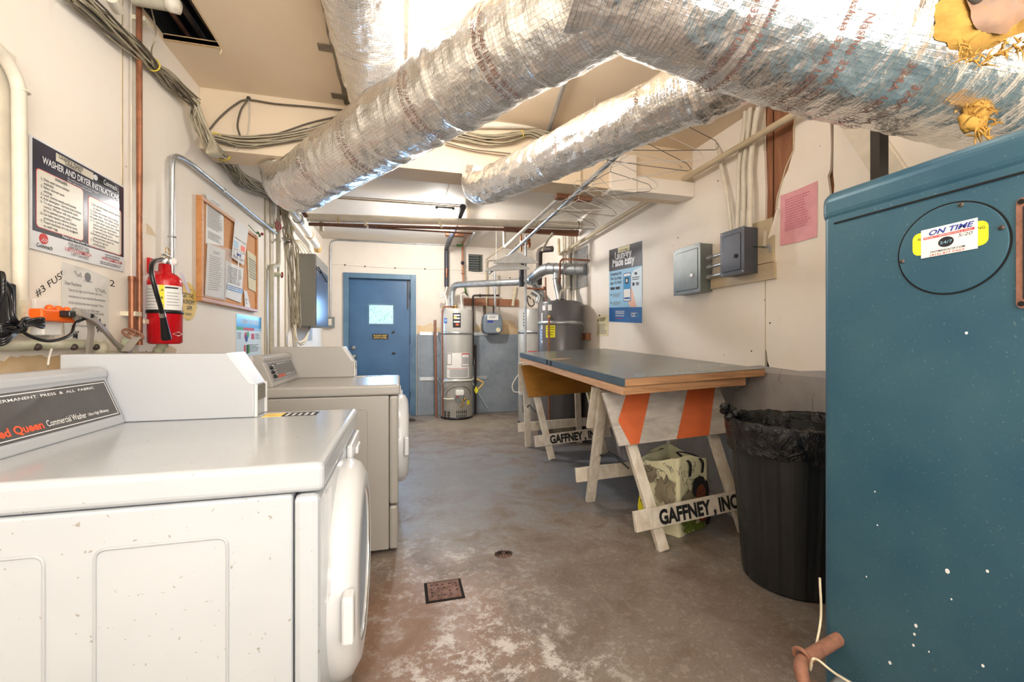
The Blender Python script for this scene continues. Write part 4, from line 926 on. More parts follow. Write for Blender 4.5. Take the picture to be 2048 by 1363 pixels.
m = M('galvanised').tube([atD(1065, 582, 5.5), atD(1078, 592, 5.5), atD(1076, 606, 5.5)], 0.045, 12, curve=True); one(m, 'flue_elbow', 'small galvanised flue elbow behind the copper tee', 'flue')
m = M('painted_pipe').tube(rounded([atD(1118, 600, 4.95), atD(1122, 582, 4.95), atD(1141, 574, 4.95)], 0.02), 0.012, 8); one(m, 'water_line', 'pale curved water line on top of the grey water heater', 'pipe')
# pipes to the gas meter
gx = atY(976, 600, 6.6); m = M('galv_pipe').tube([atY(990, 545, 6.55), atY(990, 630, 6.55)], 0.017, 10); one(m, 'gas_pipe', 'galvanised pipe rising from the right side of the gas meter', 'pipe')
m = M('dark_pipe').tube(rounded([atY(946, 730, 6.6), atY(946, 591, 6.6), atY(998, 591, 6.6)], 0.03), 0.016, 10); m.ball(atY(960, 591, 6.6), 0.026, 8); one(m, 'gas_pipe', 'dark iron gas pipe turning down behind the white water heater', 'pipe')
m = M('tan_pipe').tube(rounded([atY(972, 560, 6.62), atY(972, 520, 6.62), atD(1008, 492, 6.0)], 0.03), 0.011, 8); m.tube([atY(973, 560, 6.62), atY(973, 628, 6.58)], 0.012, 8); one(m, 'copper_pipe', 'thin copper line climbing from the gas meter past the wall vent', 'pipe')
wood_ = B(927, 598, 0.03); w2 = B(1036, 613, 0.03)
m = M('board_wood').box((B(927, 600).x, YB-0.035, B(980, 612).z), (B(1036, 600).x, YB-0.002, B(980, 598).z)); one(m, 'wall_board', 'reddish bare wood board on the back wall above the gas meter', 'board', bevel=0.003)
m = M('cable_cream').tube([B(1031, 575, 0.02), B(1025, 612, 0.02)], 0.03, 8); one(m, 'wall_batten', 'pale slanted batten against the back wall, right of the wood board', 'batten')
# gas meter
g = atY(985, 648, 6.5); t = thing('gas_meter', 'blue-grey gas meter mounted on the back wall above the painted concrete', 'meter', g)
p = PLb((g.x, 6.58, g.z)); 
m = M('meter_grey').poly(p, [(-0.15, -0.10), (-0.12, -0.15), (0.12, -0.15), (0.15, -0.10), (0.155, 0.02), (0.13, 0.13), (0.06, 0.165), (-0.10, 0.165), (-0.14, 0.12), (-0.155, 0.0)], -0.08, 0.12); m.build('meter_body', t, bevel=0.02)
m = M('paper_white').rect(p, -0.09, 0.06, 0.08, 0.14, 0.12, 0.13); m.mat('black_print').lines(p, -0.07, 0.08, 0.06, 0.13, 3, 0.131); m.build('dial', t)
M('blue_print').rect(p, -0.09, 0.02, 0.0, 0.05, 0.12, 0.123).build('maker_plate', t)
M('paper_cream').disc(p, 0.08, -0.09, 0.035, 0.12, 0.125).build('round_sticker', t)
for x in (-0.11, 0.04): M('old_iron').tube([p.P(x, 0.15, 0.02), p.P(x-0.005, 0.28, 0.02)], 0.02, 8).build('union', t)

# ---------------------------------------------------------------- water heaters
def heater(c, r, h, mt_, name, label, straps, extra):
    t = thing(name, label, 'water heater', c); c = V(c)
    M(mt_).lathe(c, [(0, 0.025), (r-0.006, 0.025), (r, 0.035), (r, h-0.025), (r-0.01, h-0.006), (r-0.03, h), (0, h+0.004)], 64).build('tank', t)
    M('black_plastic').lathe(c, [(0, 0), (r+0.004, 0), (r+0.004, 0.03), (r-0.01, 0.035)], 48).build('base_ring', t)
    for z in straps:
        m = M('strap_metal').lathe(c, [(r, z-0.02), (r+0.004, z-0.02), (r+0.004, z+0.02), (r, z+0.02)], 64); so = m.build('strap', t)
    extra(t, c, r, h); return t
def onCyl(c, r, ang, a, z):       # ang 0 faces the camera
    d = V((-c.x, -c.y, 0)).normalized(); s_ = V((-d.y, d.x, 0)); th = ang+a/r
    return V((c.x, c.y, 0))+d*math.cos(th)*r+s_*math.sin(th)*r+V((0, 0, z))
def cyl_patch(m, c, r, ang, a0, a1, z0, z1, lift=0.002, n=8):
    vs = []
    for i in range(n+1):
        a = a0+(a1-a0)*i/n
        vs += [onCyl(c, r+lift, ang, a, z0), onCyl(c, r+lift, ang, a, z1), onCyl(c, r, ang, a, z0), onCyl(c, r, ang, a, z1)]
    m.add(vs, [(4*i, 4*i+4, 4*i+5, 4*i+1) for i in range(n)]+[(4*i+1, 4*i+5, 4*i+7, 4*i+3) for i in range(n)]+[(4*i+2, 4*i+6, 4*i+4, 4*i) for i in range(n)]+[(0, 1, 3, 2), (4*n+2, 4*n+3, 4*n+1, 4*n)]); return m
hc = V((0.815, 6.38, 0))
def white_parts(t, c, r, h):
    z = lambda v: H-(v-682)*(6.13)/F
    f = lambda u: (u-913)/F*6.1
    m = M('black_print'); cyl_patch(m, c, r, 0, f(905), f(921), z(655), z(626)); m.mat('paper_white')
    for k in (632, 638, 645): cyl_patch(m, c, r, 0, f(907), f(919), z(k), z(k-3), 0.003)
    m.mat('paper_yellow'); cyl_patch(m, c, r, 0, f(907), f(913), z(637), z(633), 0.0032); m.mat('orange_print'); cyl_patch(m, c, r, 0, f(911), f(917), z(651), z(647), 0.0032); m.build('rating_label', t)
    m = M('blue_print')
    pts = []; a0 = f(888); z0 = z(641)
    cyl_patch(m, c, r, 0, f(884), f(892), z(646), z(636), 0.002); m.mat('poster_blue'); cyl_patch(m, c, r, 0, f(886), f(891), z(643), z(638), 0.003); m.build('blue_decal', t)
    m = M('paper_white'); cyl_patch(m, c, r, 0, f(892), f(941), z(756), z(706)); m.mat('black_print')
    for (u0, u1, v0, v1) in ((892, 903, 707, 730), (923, 941, 707, 733)):
        for e in ((u0, u1, v0, v0+1), (u0, u1, v1-1, v1), (u0, u0+0.8, v0, v1), (u1-0.8, u1, v0, v1)): cyl_patch(m, c, r, 0, f(e[0]), f(e[1]), z(e[3]), z(e[2]), 0.003, 3)
    m.mat('grey_print')
    for k in range(8): cyl_patch(m, c, r, 0, f(896+(k % 2)*3), f(938), z(740+k*2), z(739+k*2), 0.003)
    for k in range(7): cyl_patch(m, c, r, 0, f(925), f(939), z(716+k*2), z(715+k*2), 0.003)
    m.mat('red_print'); cyl_patch(m, c, r, 0, f(892), f(941), z(737.5), z(736.7), 0.003); cyl_patch(m, c, r, 0, f(923), f(941), z(709), z(707), 0.0032); m.build('instruction_label', t)
    # gas control and burner door
    q = onCyl(c, r, 0, f(918), z(790)); d = V((-c.x, -c.y, 0)).normalized()
    m = M('paper_white').box(q+V((-0.055, -0.06, 0.0)), q+V((0.06, 0.01, 0.07))); go = m.build('gas_control', t, bevel=0.008)
    m = M('panel_grey').box(q+V((-0.055, -0.07, -0.09)), q+V((0.05, 0.01, 0.0))); m.mat('red_print').ball(q+V((-0.03, -0.07, -0.02)), 0.015, 8); m.build('valve_body', go, bevel=0.005)
    m = M('brass').tube([q+V((0.02, -0.07, -0.05)), q+V((0.05, -0.09, -0.12)), q+V((0.01, -0.08, -0.17))], 0.009, 8, curve=True); m.ball(q+V((0.07, -0.05, -0.06)), 0.02, 8); m.build('pilot_tube', go)
    m = M('cabinet_grey'); pts = []
    for i in range(17): a = PI*i/16; pts.append(onCyl(c, r+0.004, 0, f(918)-0.20*math.cos(a), z(812)+0.14+0.14*math.sin(a)))
    m.tube(pts, 0.006, 6); m.build('burner_arch', t)
    m = M('dark_hole')
    for j in range(4):
        for (u0, u1) in ((884, 890), (893, 899)): cyl_patch(m, c, r, 0, f(u0), f(u1), z(826+j*3.5), z(824+j*3.5), 0.003, 2)
    for j in range(2):
        for k in range(6): cyl_patch(m, c, r, 0, f(912.5+k*4), f(914.2+k*4), z(828+j*8), z(822+j*8), 0.003, 1)
    m.build('air_grille', t)
    m = M('yellow_tag'); cyl_patch(m, c, r, 0, f(935), f(943), z(811), z(803)); m.build('small_tag', t)
    m = M('pvc').tube([onCyl(c, r+0.03, 0, f(908), z(797)), onCyl(c, r+0.03, 0, f(888), z(798)), onCyl(c, r+0.04, 0, f(880), z(792)), onCyl(c, r+0.04, 0, f(883), z(766)), onCyl(c, r+0.05, 0, f(893), z(762)), onCyl(c, r+0.06, 0, f(940), z(761)), onCyl(c, r+0.02, 0, f(962), z(760)) ], 0.010, 8, curve=True); m.build('gas_flex_line', t)
    M('brass').lathe(c+V((-0.02, -0.02, h)), [(0.045, 0.0), (0.045, 0.015), (0.02, 0.03), (0.02, 0.06)], 16).build('flue_collar', t)
    m = M('copper').tube(rounded([onCyl(c, r-0.1, 0, -0.02, h+0.03), onCyl(c, r+0.03, 0, -0.20, h+0.02), onCyl(c, r+0.045, 0, -0.23, h-0.03), onCyl(c, r+0.045, 0, -0.22, 0.05)], 0.02), 0.011, 10); m.build('relief_pipe', t)
heater(hc, 0.235, 1.60, 'heater_white', 'water_heater', 'tall pale grey-white water heater strapped to the back wall beside the blue door', (1.245, 0.56), white_parts)
a = B(833, 680, 0.06); b_ = B(975, 680, 0.06)
for z_, lb in ((1.245, 'upper'), (0.56, 'lower')):
    m = M('strap_metal'); m.bar((0.29, YB-0.055, z_), (0.56, YB-0.056, z_-0.005), (0, 0, 0.05), (0, 0.012, 0)); m.bar((0.56, YB-0.056, z_), (0.62, 6.35, z_), (0, 0, 0.04), (0.006, 0, 0)); m.bar((0.57, YB-0.056, z_-0.02), (0.67, YB-0.09, z_-0.25), (0.012, 0, 0), (0, 0.012, 0))
    one(m, 'strap_bracket', lb+' steel strap bracket left of the white water heater', 'bracket')
for z_, lb in ((1.245, 'upper'), (0.56, 'lower')):
    m = M('strap_metal'); m.bar((1.33, YB-0.055, z_), (1.07, YB-0.056, z_-0.005), (0, 0, 0.05), (0, 0.012, 0)); m.bar((1.07, YB-0.056, z_), (1.03, 6.42, z_), (0, 0, 0.04), (0.006, 0, 0)); m.bar((1.06, YB-0.056, z_-0.02), (1.12 if lb == 'upper' else 1.32, YB-0.1, z_-0.48), (0.012, 0, 0), (0, 0.012, 0))
    one(m, 'strap_bracket', lb+' steel strap bracket right of the white water heater', 'bracket')
m = M('iron_rust').tube([atY(870, 640, 6.45), atY(873, 836, 6.45)], 0.020, 12); m.tube([atY(873, 836, 6.45), atY(880, 839, 6.35)], 0.02, 12); one(m, 'drain_pipe', 'brown downpipe standing between the blue door and the white water heater', 'pipe')
m = M('dark_pipe').tube([atY(951, 690, 6.60), V((atY(951, 690, 6.60).x, 6.60, 0.0))], 0.018, 10); one(m, 'gas_pipe', 'dark pipe along the right side of the white water heater', 'pipe')
m = M('yellow_tag'); p = PLb((0, 6.3, 0)); q = atY(948, 780, 6.3); m.poly(p, [(q.x, q.z), (q.x+0.03, q.z-0.06), (q.x+0.07, q.z-0.01), (q.x+0.03, q.z+0.06)], 0, 0.003); one(m, 'hanging_tag', 'yellow paper tag beside the lower strap of the white water heater', 'tag')
m = M('glue_yellow').tube([atY(953, 758, 6.3), atY(966, 766, 6.3), atY(957, 778, 6.3)], 0.014, 8, curve=True); one(m, 'gas_valve', 'brassy yellow gas valve at the right of the white water heater', 'valve')
# grey heater
gc = V((1.81, 4.72, 0))
def grey_parts(t, c, r, h):
    Dd = 4.72; z = lambda v: H-(v-682)*Dd/F; f = lambda u: (u-1120)/F*Dd
    m = M('paper_white'); cyl_patch(m, c, r, 0, f(1075.5)+0.0, f(1079), z(686), z(624)); m.mat('blue_print')
    for k in range(4): cyl_patch(m, c, r, 0, f(1076), f(1078.5), z(662+k*6), z(658+k*6), 0.003, 2)
    m.build('side_label', t)
    m = M('paper_white'); cyl_patch(m, c, r, 0, f(1094), f(1103), z(620), z(608)); cyl_patch(m, c, r, 0, f(1079), f(1088), z(619), z(609)); m.build('small_label', t)
    m = M('yellow_tag'); cyl_patch(m, c, r, 0, f(1089), f(1110), z(675), z(650)); m.mat('black_print')
    for k in range(4): cyl_patch(m, c, r, 0, f(1091), f(1108-k), z(654+k*5), z(653+k*5), 0.003)
    m.build('energy_label', t)
    m = M('brass').cyl(onCyl(c, r, 0, f(1097), z(632)), onCyl(c, r+0.05, 0, f(1097), z(633)), 0.016, 10); vo = m.build('relief_valve', t)
    M('copper').tube([onCyl(c, r+0.045, 0, f(1097), z(634)), onCyl(c, r+0.045, 0, f(1098), 0.1)], 0.012, 8).build('relief_pipe', vo)
    M('strap_metal').bar(onCyl(c, r+0.002, 0, f(1160), z(646)), V((XR-0.02, c.y-0.1, z(646))), (0, 0, 0.035), (0, 0.004, 0)).build('strap_tail', t)
    M('black_plastic').lathe(c+V((0, 0, h)), [(0.07, 0), (0.07, 0.02), (0.05, 0.03)], 20).build('draft_hood', t)
    m = M('bag_shade'); cyl_patch(m, c, r, 0, f(1105), f(1150), 0.12, 0.23); m.build('scuffed_band', t)
heater(gc, 0.26, 1.585, 'heater_grey', 'water_heater', 'dark grey water heater standing at the right wall behind the table', (1.335,), grey_parts)
m = M('board_wood').box((2.04, 4.50, 1.14), (XR-0.002, 4.60, 1.22)); one(m, 'wall_block', 'orange wood block on the right wall beside the grey heater', 'block')
# white heater behind
c2 = V((1.80, 5.68, 0))
def back_parts(t, c, r, h):
    Dd = 5.75; z = lambda v: H-(v-682)*Dd/F; f = lambda u: (u-1070)/F*Dd
    m = M('black_print')
    for k in range(5):
        for u in (1045.5, 1050): cyl_patch(m, c, r, 0, f(u), f(u+2), z(628+k*6), z(625+k*6), 0.003, 2)
    m.build('air_grille', t)
    m = M('paper_white'); cyl_patch(m, c, r, 0, f(1056), f(1080), z(740), z(702)); m.mat('red_print'); cyl_patch(m, c, r, 0, f(1056), f(1080), z(704), z(702), 0.003); m.build('instruction_label', t)
    q = onCyl(c, r, 0, f(1045), z(785)); m = M('paper_white').box(q+V((-0.06, -0.06, -0.03)), q+V((0.03, 0.02, 0.05))); go = m.build('gas_control', t, bevel=0.006)
    M('pvc').tube([q+V((-0.05, -0.03, 0)), q+V((-0.14, -0.03, 0.02)), q+V((-0.15, -0.03, 0.12)), q+V((-0.05, -0.05, 0.28))], 0.008, 8, curve=True).build('gas_flex_line', go)
    m = M('dark_hole')
    for k in range(5): cyl_patch(m, c, r, 0, f(1044+k*3), f(1045.4+k*3), z(826), z(812), 0.003, 1)
    m.build('lower_grille', t)
heater(c2, 0.225, 1.57, 'heater_white', 'water_heater', 'pale water heater half hidden behind the dark grey one', (1.25,), back_parts)
# ---------------------------------------------------------------- things on the left wall
def cable(m, pts, r=0.0035, n=5, sub=5): m.tube(pts, r, n, curve=True, caps=False, sub=sub)
# thick painted conduit at the far left
m = M('painted_pipe'); e_ = L(48, 172, 0.03)
m.tube(rounded([L(-60, 60, 0.03), L(-2, 96, 0.03), L(38, 165, 0.03), V((XL+0.03, e_.y-0.01, 0.0))+V((0, 0, L(60, 655).z))], 0.09, 8), 0.016, 14)
m.mat('painted_pipe').torus(L(41, 182, 0.03), 0.018, 0.003)
one(m, 'painted_conduit', 'thick cream painted conduit curving down the wall at the left edge', 'conduit')
m = M('painted_pipe'); y0 = L(22, 300).y; m.box((XL, y0-0.20, 1.15), (XL+0.008, y0+0.005, 1.95)); one(m, 'wall_batten', 'wide cream painted board on the wall left of the thick conduit', 'board')
# instruction sign
a = L(56.5, 275.8); b_ = L(244.6, 367.8); c_ = L(59.4, 497.6); 
W = b_.y-a.y; Hh = (a.z-c_.z+b_.z-L(241.3, 542.3).z)/2; bz_ = (c_.z+L(241.3, 542.3).z)/2
t = thing('instruction_sign', 'large black and white WASHER AND DRYER INSTRUCTIONS sign on the left wall', 'sign', (XL, a.y+W/2, bz_))
p = PLl((XL+0.002, a.y, bz_))
m = M('sign_white').rect(p, 0, 0, W, Hh, 0, 0.004); m.mat('sign_navy').rect(p, 0.006, 0.22*Hh*0.75, W-0.004, Hh-0.006, 0.004, 0.0045)
m.mat('red_print')
def rr_(m, p, x0, y0, x1, y1, r, c0, c1):
    pts = []
    for cx, cy, a0 in ((x1-r, y0+r, -PI/2), (x1-r, y1-r, 0), (x0+r, y1-r, PI/2), (x0+r, y0+r, PI)):
        for i in range(5): pts.append((cx+r*math.cos(a0+PI/8*i), cy+r*math.sin(a0+PI/8*i)))
    m.poly(p, pts, c0, c1)
s_ = W/0.55
y0, y1 = 0.21*Hh, 0.73*Hh
rr_(m, p, 0.045*W-0.002, y0-0.002, 0.485*W+0.002, y1+0.002, 0.012, 0.0045, 0.0048); rr_(m, p, 0.545*W-0.002, y0-0.012, 0.955*W+0.002, y1-0.01, 0.012, 0.0045, 0.0048)
m.mat('cream_panel'); rr_(m, p, 0.045*W, y0, 0.485*W, y1, 0.011, 0.0048, 0.0051); rr_(m, p, 0.545*W, y0-0.01, 0.955*W, y1-0.012, 0.011, 0.0048, 0.0051)
m.rect(p, 0.215*W, 0.885*Hh, 0.60*W, 0.96*Hh, 0.0045, 0.005); m.build('sign_plate', t, bevel=0.0)
m = M('black_print'); T_ = lambda a_, b2, s, z, al='L', w_=None, off=0.0: m.text(p, a_*W, b2*Hh, s, z*W, al, off, w_*W if w_ else None, c=0.006)
T_(0.24, 0.925, 'Laundry Room', 0.05, w_=0.24); T_(0.30, 0.892, 'Leased by:', 0.045, w_=0.17)
b1 = '1. Only wash items labeled\n    washable.\n2. Select desired wash\n    settings.\n3. Load clothes evenly and loosely\n4. Add detergent.  See box instructions.\n5. To start washer close lid & insert\n    coin(s). (Washer will stop whenever\n    lid is opened during cycle.)\n6. For best results remove clothes\n    promptly at end of washer cycle.\n7. These machines are not designed\n    to wash rugs.'
T_(0.075, 0.645, b1, 0.0265, w_=0.39, off=0.004)
T_(0.20, 0.69, 'WASHER', 0.034, w_=0.12, off=0.01)
b2 = '1. Do not dry items containing foam\n    or plastic.\n2. Clean lint screen before drying.\n3. Close door. Select fabric setting.\n4. Load clothes, do not overload.\n5. To start dryer close door, insert\n    coin(s) and push start button.\n    (Dryer will stop whenever door\n    is opened during cycle.)\n6. Remove delicate and permanent\n    press garments when dry.\n7. Drying of rugs not\n    recommended.'
T_(0.565, 0.615, b2, 0.026, w_=0.37, off=0.004)
m.rect(p, 0.665*W, 0.885*Hh, 0.90*W, 0.955*Hh, 0.0045, 0.005)
m.mat('sign_white'); T_(0.68, 0.665, 'DRYER', 0.032, w_=0.1, off=0.01); T_(0.72, 0.90, 'Coinmach', 0.06, 'L', 0.17, 0.01)
T_(0.09, 0.80, 'WASHER AND DRYER INSTRUCTIONS', 0.066, w_=0.83, off=0.018)
T_(0.32, 0.765, 'The machines are serviced for your convenience\nPlease report any problem promptly', 0.018, w_=0.34)
T_(0.27, 0.178, 'Please help keep your laundry room clean', 0.028, w_=0.45, off=0.01)
m.disc(p, 0.625*W, 0.925*Hh, 0.022*W, 0.0045, 0.006)
m.mat('red_print').disc(p, 0.105*W, 0.115*Hh, 0.036*W, 0.004, 0.006)
T_(0.30, 0.062, '1-877-COINMACH', 0.042, w_=0.27, off=0.01); T_(0.70, 0.072, 'WWW.COINMACH.COM', 0.036, w_=0.26, off=0.01)
m.mat('black_print'); T_(0.04, 0.03, 'Coinmach', 0.038, w_=0.14, off=0.015); T_(0.33, 0.125, 'FOR SERVICE CALL', 0.03, w_=0.22, off=0.006); T_(0.34, 0.095, 'PAPA SERVICIO LLAME', 0.026, w_=0.21); T_(0.36, 0.03, '1-877-264-6622', 0.03, w_=0.18)
m.mat('grey_print').lines(p, 0.68*W, 0.02*Hh, 0.96*W, 0.058*Hh, 2, 0.006); m.lines(p, 0.74*W, 0.10*Hh, 0.94*W, 0.15*Hh, 2, 0.006)
m.mat('sign_white')
for k in range(3): m.add([p.P((0.075+k*0.018)*W, 0.085*Hh, 0.0065), p.P((0.081+k*0.018)*W, 0.085*Hh, 0.0065), p.P((0.106+k*0.018)*W, 0.118*Hh, 0.0065), p.P((0.10+k*0.018)*W, 0.118*Hh, 0.0065)], [(0, 1, 2, 3)])
m.build('lettering', t)
# taped letter under the sign
a = L(124, 524); b_ = L(216, 548); c_ = L(128, 680); W2 = b_.y-a.y; H2 = a.z-c_.z; p = PLl((XL+0.002, a.y, c_.z))
t = thing('taped_letter', 'creased typed letter taped to the wall under the instruction sign', 'letter', (XL, a.y+W2/2, c_.z))
m = M('paper_grey').poly(p, [(0.01, 0), (W2*0.6, -0.006), (W2, 0.004), (W2-0.003, H2*0.5), (W2+0.002, H2-0.02), (W2*0.5, H2-0.005), (0, H2), (-0.004, H2*0.6)], 0, 0.001); m.build('sheet', t)
m = M('grey_print'); m.disc(p, 0.50*W2, 0.87*H2, 0.016, 0.001, 0.0014); m.text(p, 0.40*W2, 0.80*H2, 'Coinmach', 0.01, wfit=0.2*W2, c=0.002)
m.text(p, 0.03*W2, 0.72*H2, 'Dear Residents', 0.016, wfit=0.33*W2, c=0.002, off=0.01)
m.text(p, 0.10*W2, 0.64*H2, 'Due to the high cost of service calls, and\nmaintenance on our machines, the vend price\nof the machines has been increased. Please\nbe sure to check the coin slides when\nreporting any bad laundry machines.', 0.014, wfit=0.80*W2, c=0.002, line=1.5)
m.text(p, 0.12*W2, 0.36*H2, 'Thank you for helping us provide quality\nservice.', 0.014, wfit=0.75*W2, c=0.002, line=1.4); m.text(p, 0.12*W2, 0.18*H2, 'Coinmach Corporation', 0.013, wfit=0.4*W2, c=0.002)
m.build('typing', t)
m = M('black_print')
rr = random.Random(4)
def scrawl(m, p, a0, b0, wd, ht, n, seed, r=0.0009):
    q = random.Random(seed); pts = [p.P(a0+wd*i/n+q.uniform(-.3, .3)*wd/n, b0+ht*q.random(), 0.003) for i in range(n)]; m.tube(pts, r, 4, curve=True, caps=False, sub=3)
for mm_, a_, b2, w_, h_, n_, sd in (('black_print', .62, .16, .3, .04, 16, 1), ('black_print', .70, .10, .22, .03, 12, 2), ('black_print', .18, .01, .12, .03, 18, 3), ('pencil_print', .2, .84, .18, .02, 12, 5), ('pencil_print', .66, .66, .28, .025, 16, 6)):
    m = M(mm_); scrawl(m, p, a_*W2, b2*H2, w_*W2, h_, n_, sd); m.build('handwriting', t)
# marker writing on the wall
p = PLl(L(74, 594)); m = M('black_print')
m.text(p, 0.0, 0.0, '#3 FUSE', 0.030, rot=0.62, wfit=0.145, c=0.0008); q = L(219, 572); m.text(PLl(q), 0, 0, '2', 0.035, c=0.0008, wfit=0.03); m.text(PLl(L(214, 566)), 0, 0, '!', 0.03, c=0.0008)
m.build('marker_writing', wl)
m = M('grey_print')
for k in range(5): scrawl(m, PLl(L((52, 92, 290, 300, 500)[k], (735, 620, 710, 728, 706)[k], -0.0022)), 0, 0, 0.02, 0.02, 4, 20+k, 0.0008)
m.build('scuff_marks', wl)
# flaking plaster and pipe ledge low on the wall
y1_ = L(250, 700).y; m = M('plaster_bare'); n = 50; zt = L(120, 690).z
ys0 = L(0, 700).y-0.5; pts = [(ys0+(y1_-ys0)*i/n, zt-0.03-0.035*abs(noise.noise(V((i*0.4, 1, 0))))) for i in range(n+1)]
m.poly(PLl((XL, 0, 0)), [(ys0, 0.75), (y1_, 0.75)]+pts[::-1], 0, 0.003); m.build('bare_plaster', wl)
m = M('plaster_bare'); pl_ = PLl((XL, 0, 0))
def blob2(m, cx, cz, rx, rz, seed, c1=0.002): m.poly(pl_, [(cx+rx*math.cos(2*PI*i/24)*(1+0.35*noise.noise(V((math.cos(i)*2, seed, i*.3)))), cz+rz*math.sin(2*PI*i/24)*(1+0.35*noise.noise(V((i*.5, seed, 2))))) for i in range(24)], 0, c1)
q = L(300, 458); m.poly(pl_, [(q.y-0.03, q.z-0.03), (q.y+0.05, q.z-0.022), (q.y+0.01, q.z+0.008), (q.y-0.035, q.z+0.02)], 0, 0.001); q = L(330, 695); blob2(m, q.y, q.z-0.02, 0.10, 0.03, 3)
m.build('bare_plaster', wl)
m = M('green_pipe').tube([(XL+0.035, ys0, zt), (XL+0.035, L(180, 690).y, zt+0.002)], 0.016, 12)
m.mat('dark_pipe'); 
for u in (75, 148, 192): m.ball(L(u, 694, 0.05), 0.011, 8)
one(m, 'wall_pipe', 'green and white flaking horizontal pipe low on the left wall behind the washer', 'pipe')
m = M('dirty_pipe').tube([(XL+0.035, L(180, 690).y, zt-0.04), (XL+0.035, L(330, 704).y, zt-0.055)], 0.016, 10); m.ball(L(196, 697, 0.035), 0.03, 10, disp=0.4); one(m, 'wall_pipe', 'dirty cream horizontal pipe feeding the two washer valves', 'pipe')
# junction box and adapters
t = thing('junction_box', 'cream metal knockout box at the foot of the thick painted conduit', 'box', L(50, 640))
q = L(38, 598, 0.045); r_ = L(61, 670, 0.045); m = M('outlet_cream').box((XL, q.y, r_.z), (XL+0.045, r_.y, q.z)); m.build('box', t, bevel=0.003)
p = PLl((XL+0.045, (q.y+r_.y)/2, 0)); m = M('outlet_cream')
for z_ in (q.z-0.035, q.z-0.085): m.ring(p, 0, z_, 0.016, 0.019, 0, 0.0015); m.disc(p, 0, z_, 0.006, 0, 0.002, 12)
m.build('knockout', t)
q = L(62, 598); r_ = L(102, 672); m = M('paper_white').box((XL, q.y, r_.z), (XL+0.012, r_.y, q.z)); one(m, 'wall_outlet_plate', 'white outlet plate behind the orange plug adapter', 'outlet', bevel=0.002)
# orange multi-tap
a = L(66, 622, 0.055); b_ = L(140, 630, 0.055)
t = thing('orange_plug_adapter', 'orange plug adapter with three sockets plugged in above the washer', 'adapter', a)
m = M('orange_plastic').bar(a+V((0, 0, -0.01)), b_+V((0, 0, -0.008)), (0, 0, 0.036), (0.045, 0, 0))
for f in (0.42, 0.66, 0.90): q = a.lerp(b_, f); m.ball(q+V((0, 0, 0.014)), 0.011, 10)
m.build('adapter_body', t, bevel=0.005)
for f in (0.52, 0.78): q = a.lerp(b_, f)+V((0.028, 0, -0.002)); M('black_plastic').box(q-V((0.008, 0.012, 0.010)), q+V((0.022, 0.014, 0.010))).build('socket_cover', t, bevel=0.004)
b2_ = a.lerp(b_, 0.8)+V((0.05, 0, 0))
m = M('cord_black'); s0 = a.lerp(b_, 0.78)+V((0.045, 0.012, 0)); 
cable(m, [s0, s0+V((0.01, 0.03, -0.002)), L(153, 645, 0.10), L(140, 670, 0.12), L(100, 682, 0.12), L(60, 672, 0.11), L(35, 655, 0.10), L(20, 640, 0.10), L(15, 600, 0.09), L(8, 570, 0.08)], 0.0045, 7, 8)
for k in range(4):
    z_ = 0.01*k; cable(m, [L(36, 655, 0.10+0.012*k), L(12, 645+5*k, 0.11), L(2, 655+3*k, 0.11), L(30, 664-2*k, 0.12), L(60, 650-3*k, 0.12), L(86, 655-6*k, 0.11+0.01*k), L(78, 640+2*k, 0.11), L(52, 642-2*k, 0.11), L(36, 655, 0.10+0.012*k)], 0.0042, 7, 6)
for k in range(3): cable(m, [L(-8, 672+5*k, 0.1), L(18, 670+4*k, 0.11), L(32, 660+3*k, 0.11), L(12, 676+5*k, 0.12), L(-10, 684+4*k, 0.1)], 0.0042, 6, 5)
m.torus(L(38, 654, 0.11), 0.014, 0.004, (0, 1, 0.3)); one(m, 'appliance_cable', 'black power cord looped and tied beside the orange adapter', 'cable')
# black power supply
t = thing('power_supply', 'black power supply box with coiled leads at the left edge above the washer', 'adapter', L(0, 690))
q = L(35, 568, 0.06); r_ = L(35, 672, 0.06); m = M('black_matte').box((XL+0.001, L(-60, 600).y, r_.z), (XL+0.06, q.y, q.z)); bo = m.build('box', t, bevel=0.006)
m = M('cord_black')
for k in range(4): cable(m, [L(-20, 560+8*k, 0.09), L(2, 545+6*k, 0.10), L(7, 560+8*k, 0.11), L(0, 580+8*k, 0.10), L(-20, 590+8*k, 0.09)], 0.005, 7, 6)
cable(m, [L(6, 560, 0.10), L(20, 575, 0.10), L(24, 600, 0.10), L(26, 630, 0.11), L(38, 652, 0.11)], 0.005, 7, 6); m.build('coiled_lead', t)
# grey flat dryer cord
def ribbon(m, pts, wv, th=0.004, sub=8):
    path = catmull(pts, sub); T, N, Bn = frames(path); vs = []
    W_ = [V(x) for x in (wv if isinstance(wv, list) else [wv]*2)]
    for i, q in enumerate(path):
        t_ = i/(len(path)-1)*(len(W_)-1); k = min(int(t_), len(W_)-2); wd = W_[k].lerp(W_[k+1], t_-k); nn = T[i].cross(wd).normalized()*th
        vs += [q-wd-nn, q+wd-nn, q+wd+nn, q-wd+nn]
    n_ = len(path); m.add(vs, [(4*i+k, 4*i+(k+1) % 4, 4*i+4+(k+1) % 4, 4*i+4+k) for i in range(n_-1) for k in range(4)]+[(3, 2, 1, 0), (4*n_-4, 4*n_-3, 4*n_-2, 4*n_-1)], False)
m = M('cord_grey'); ribbon(m, [a.lerp(b_, 0.86)+V((0.04, 0, -0.01)), L(150, 622, 0.10), L(165, 628, 0.11), L(190, 642, 0.10), L(215, 668, 0.08), L(235, 690, 0.06), L(262, 704, 0.05)], (0, -0.004, 0.010), 0.0045)
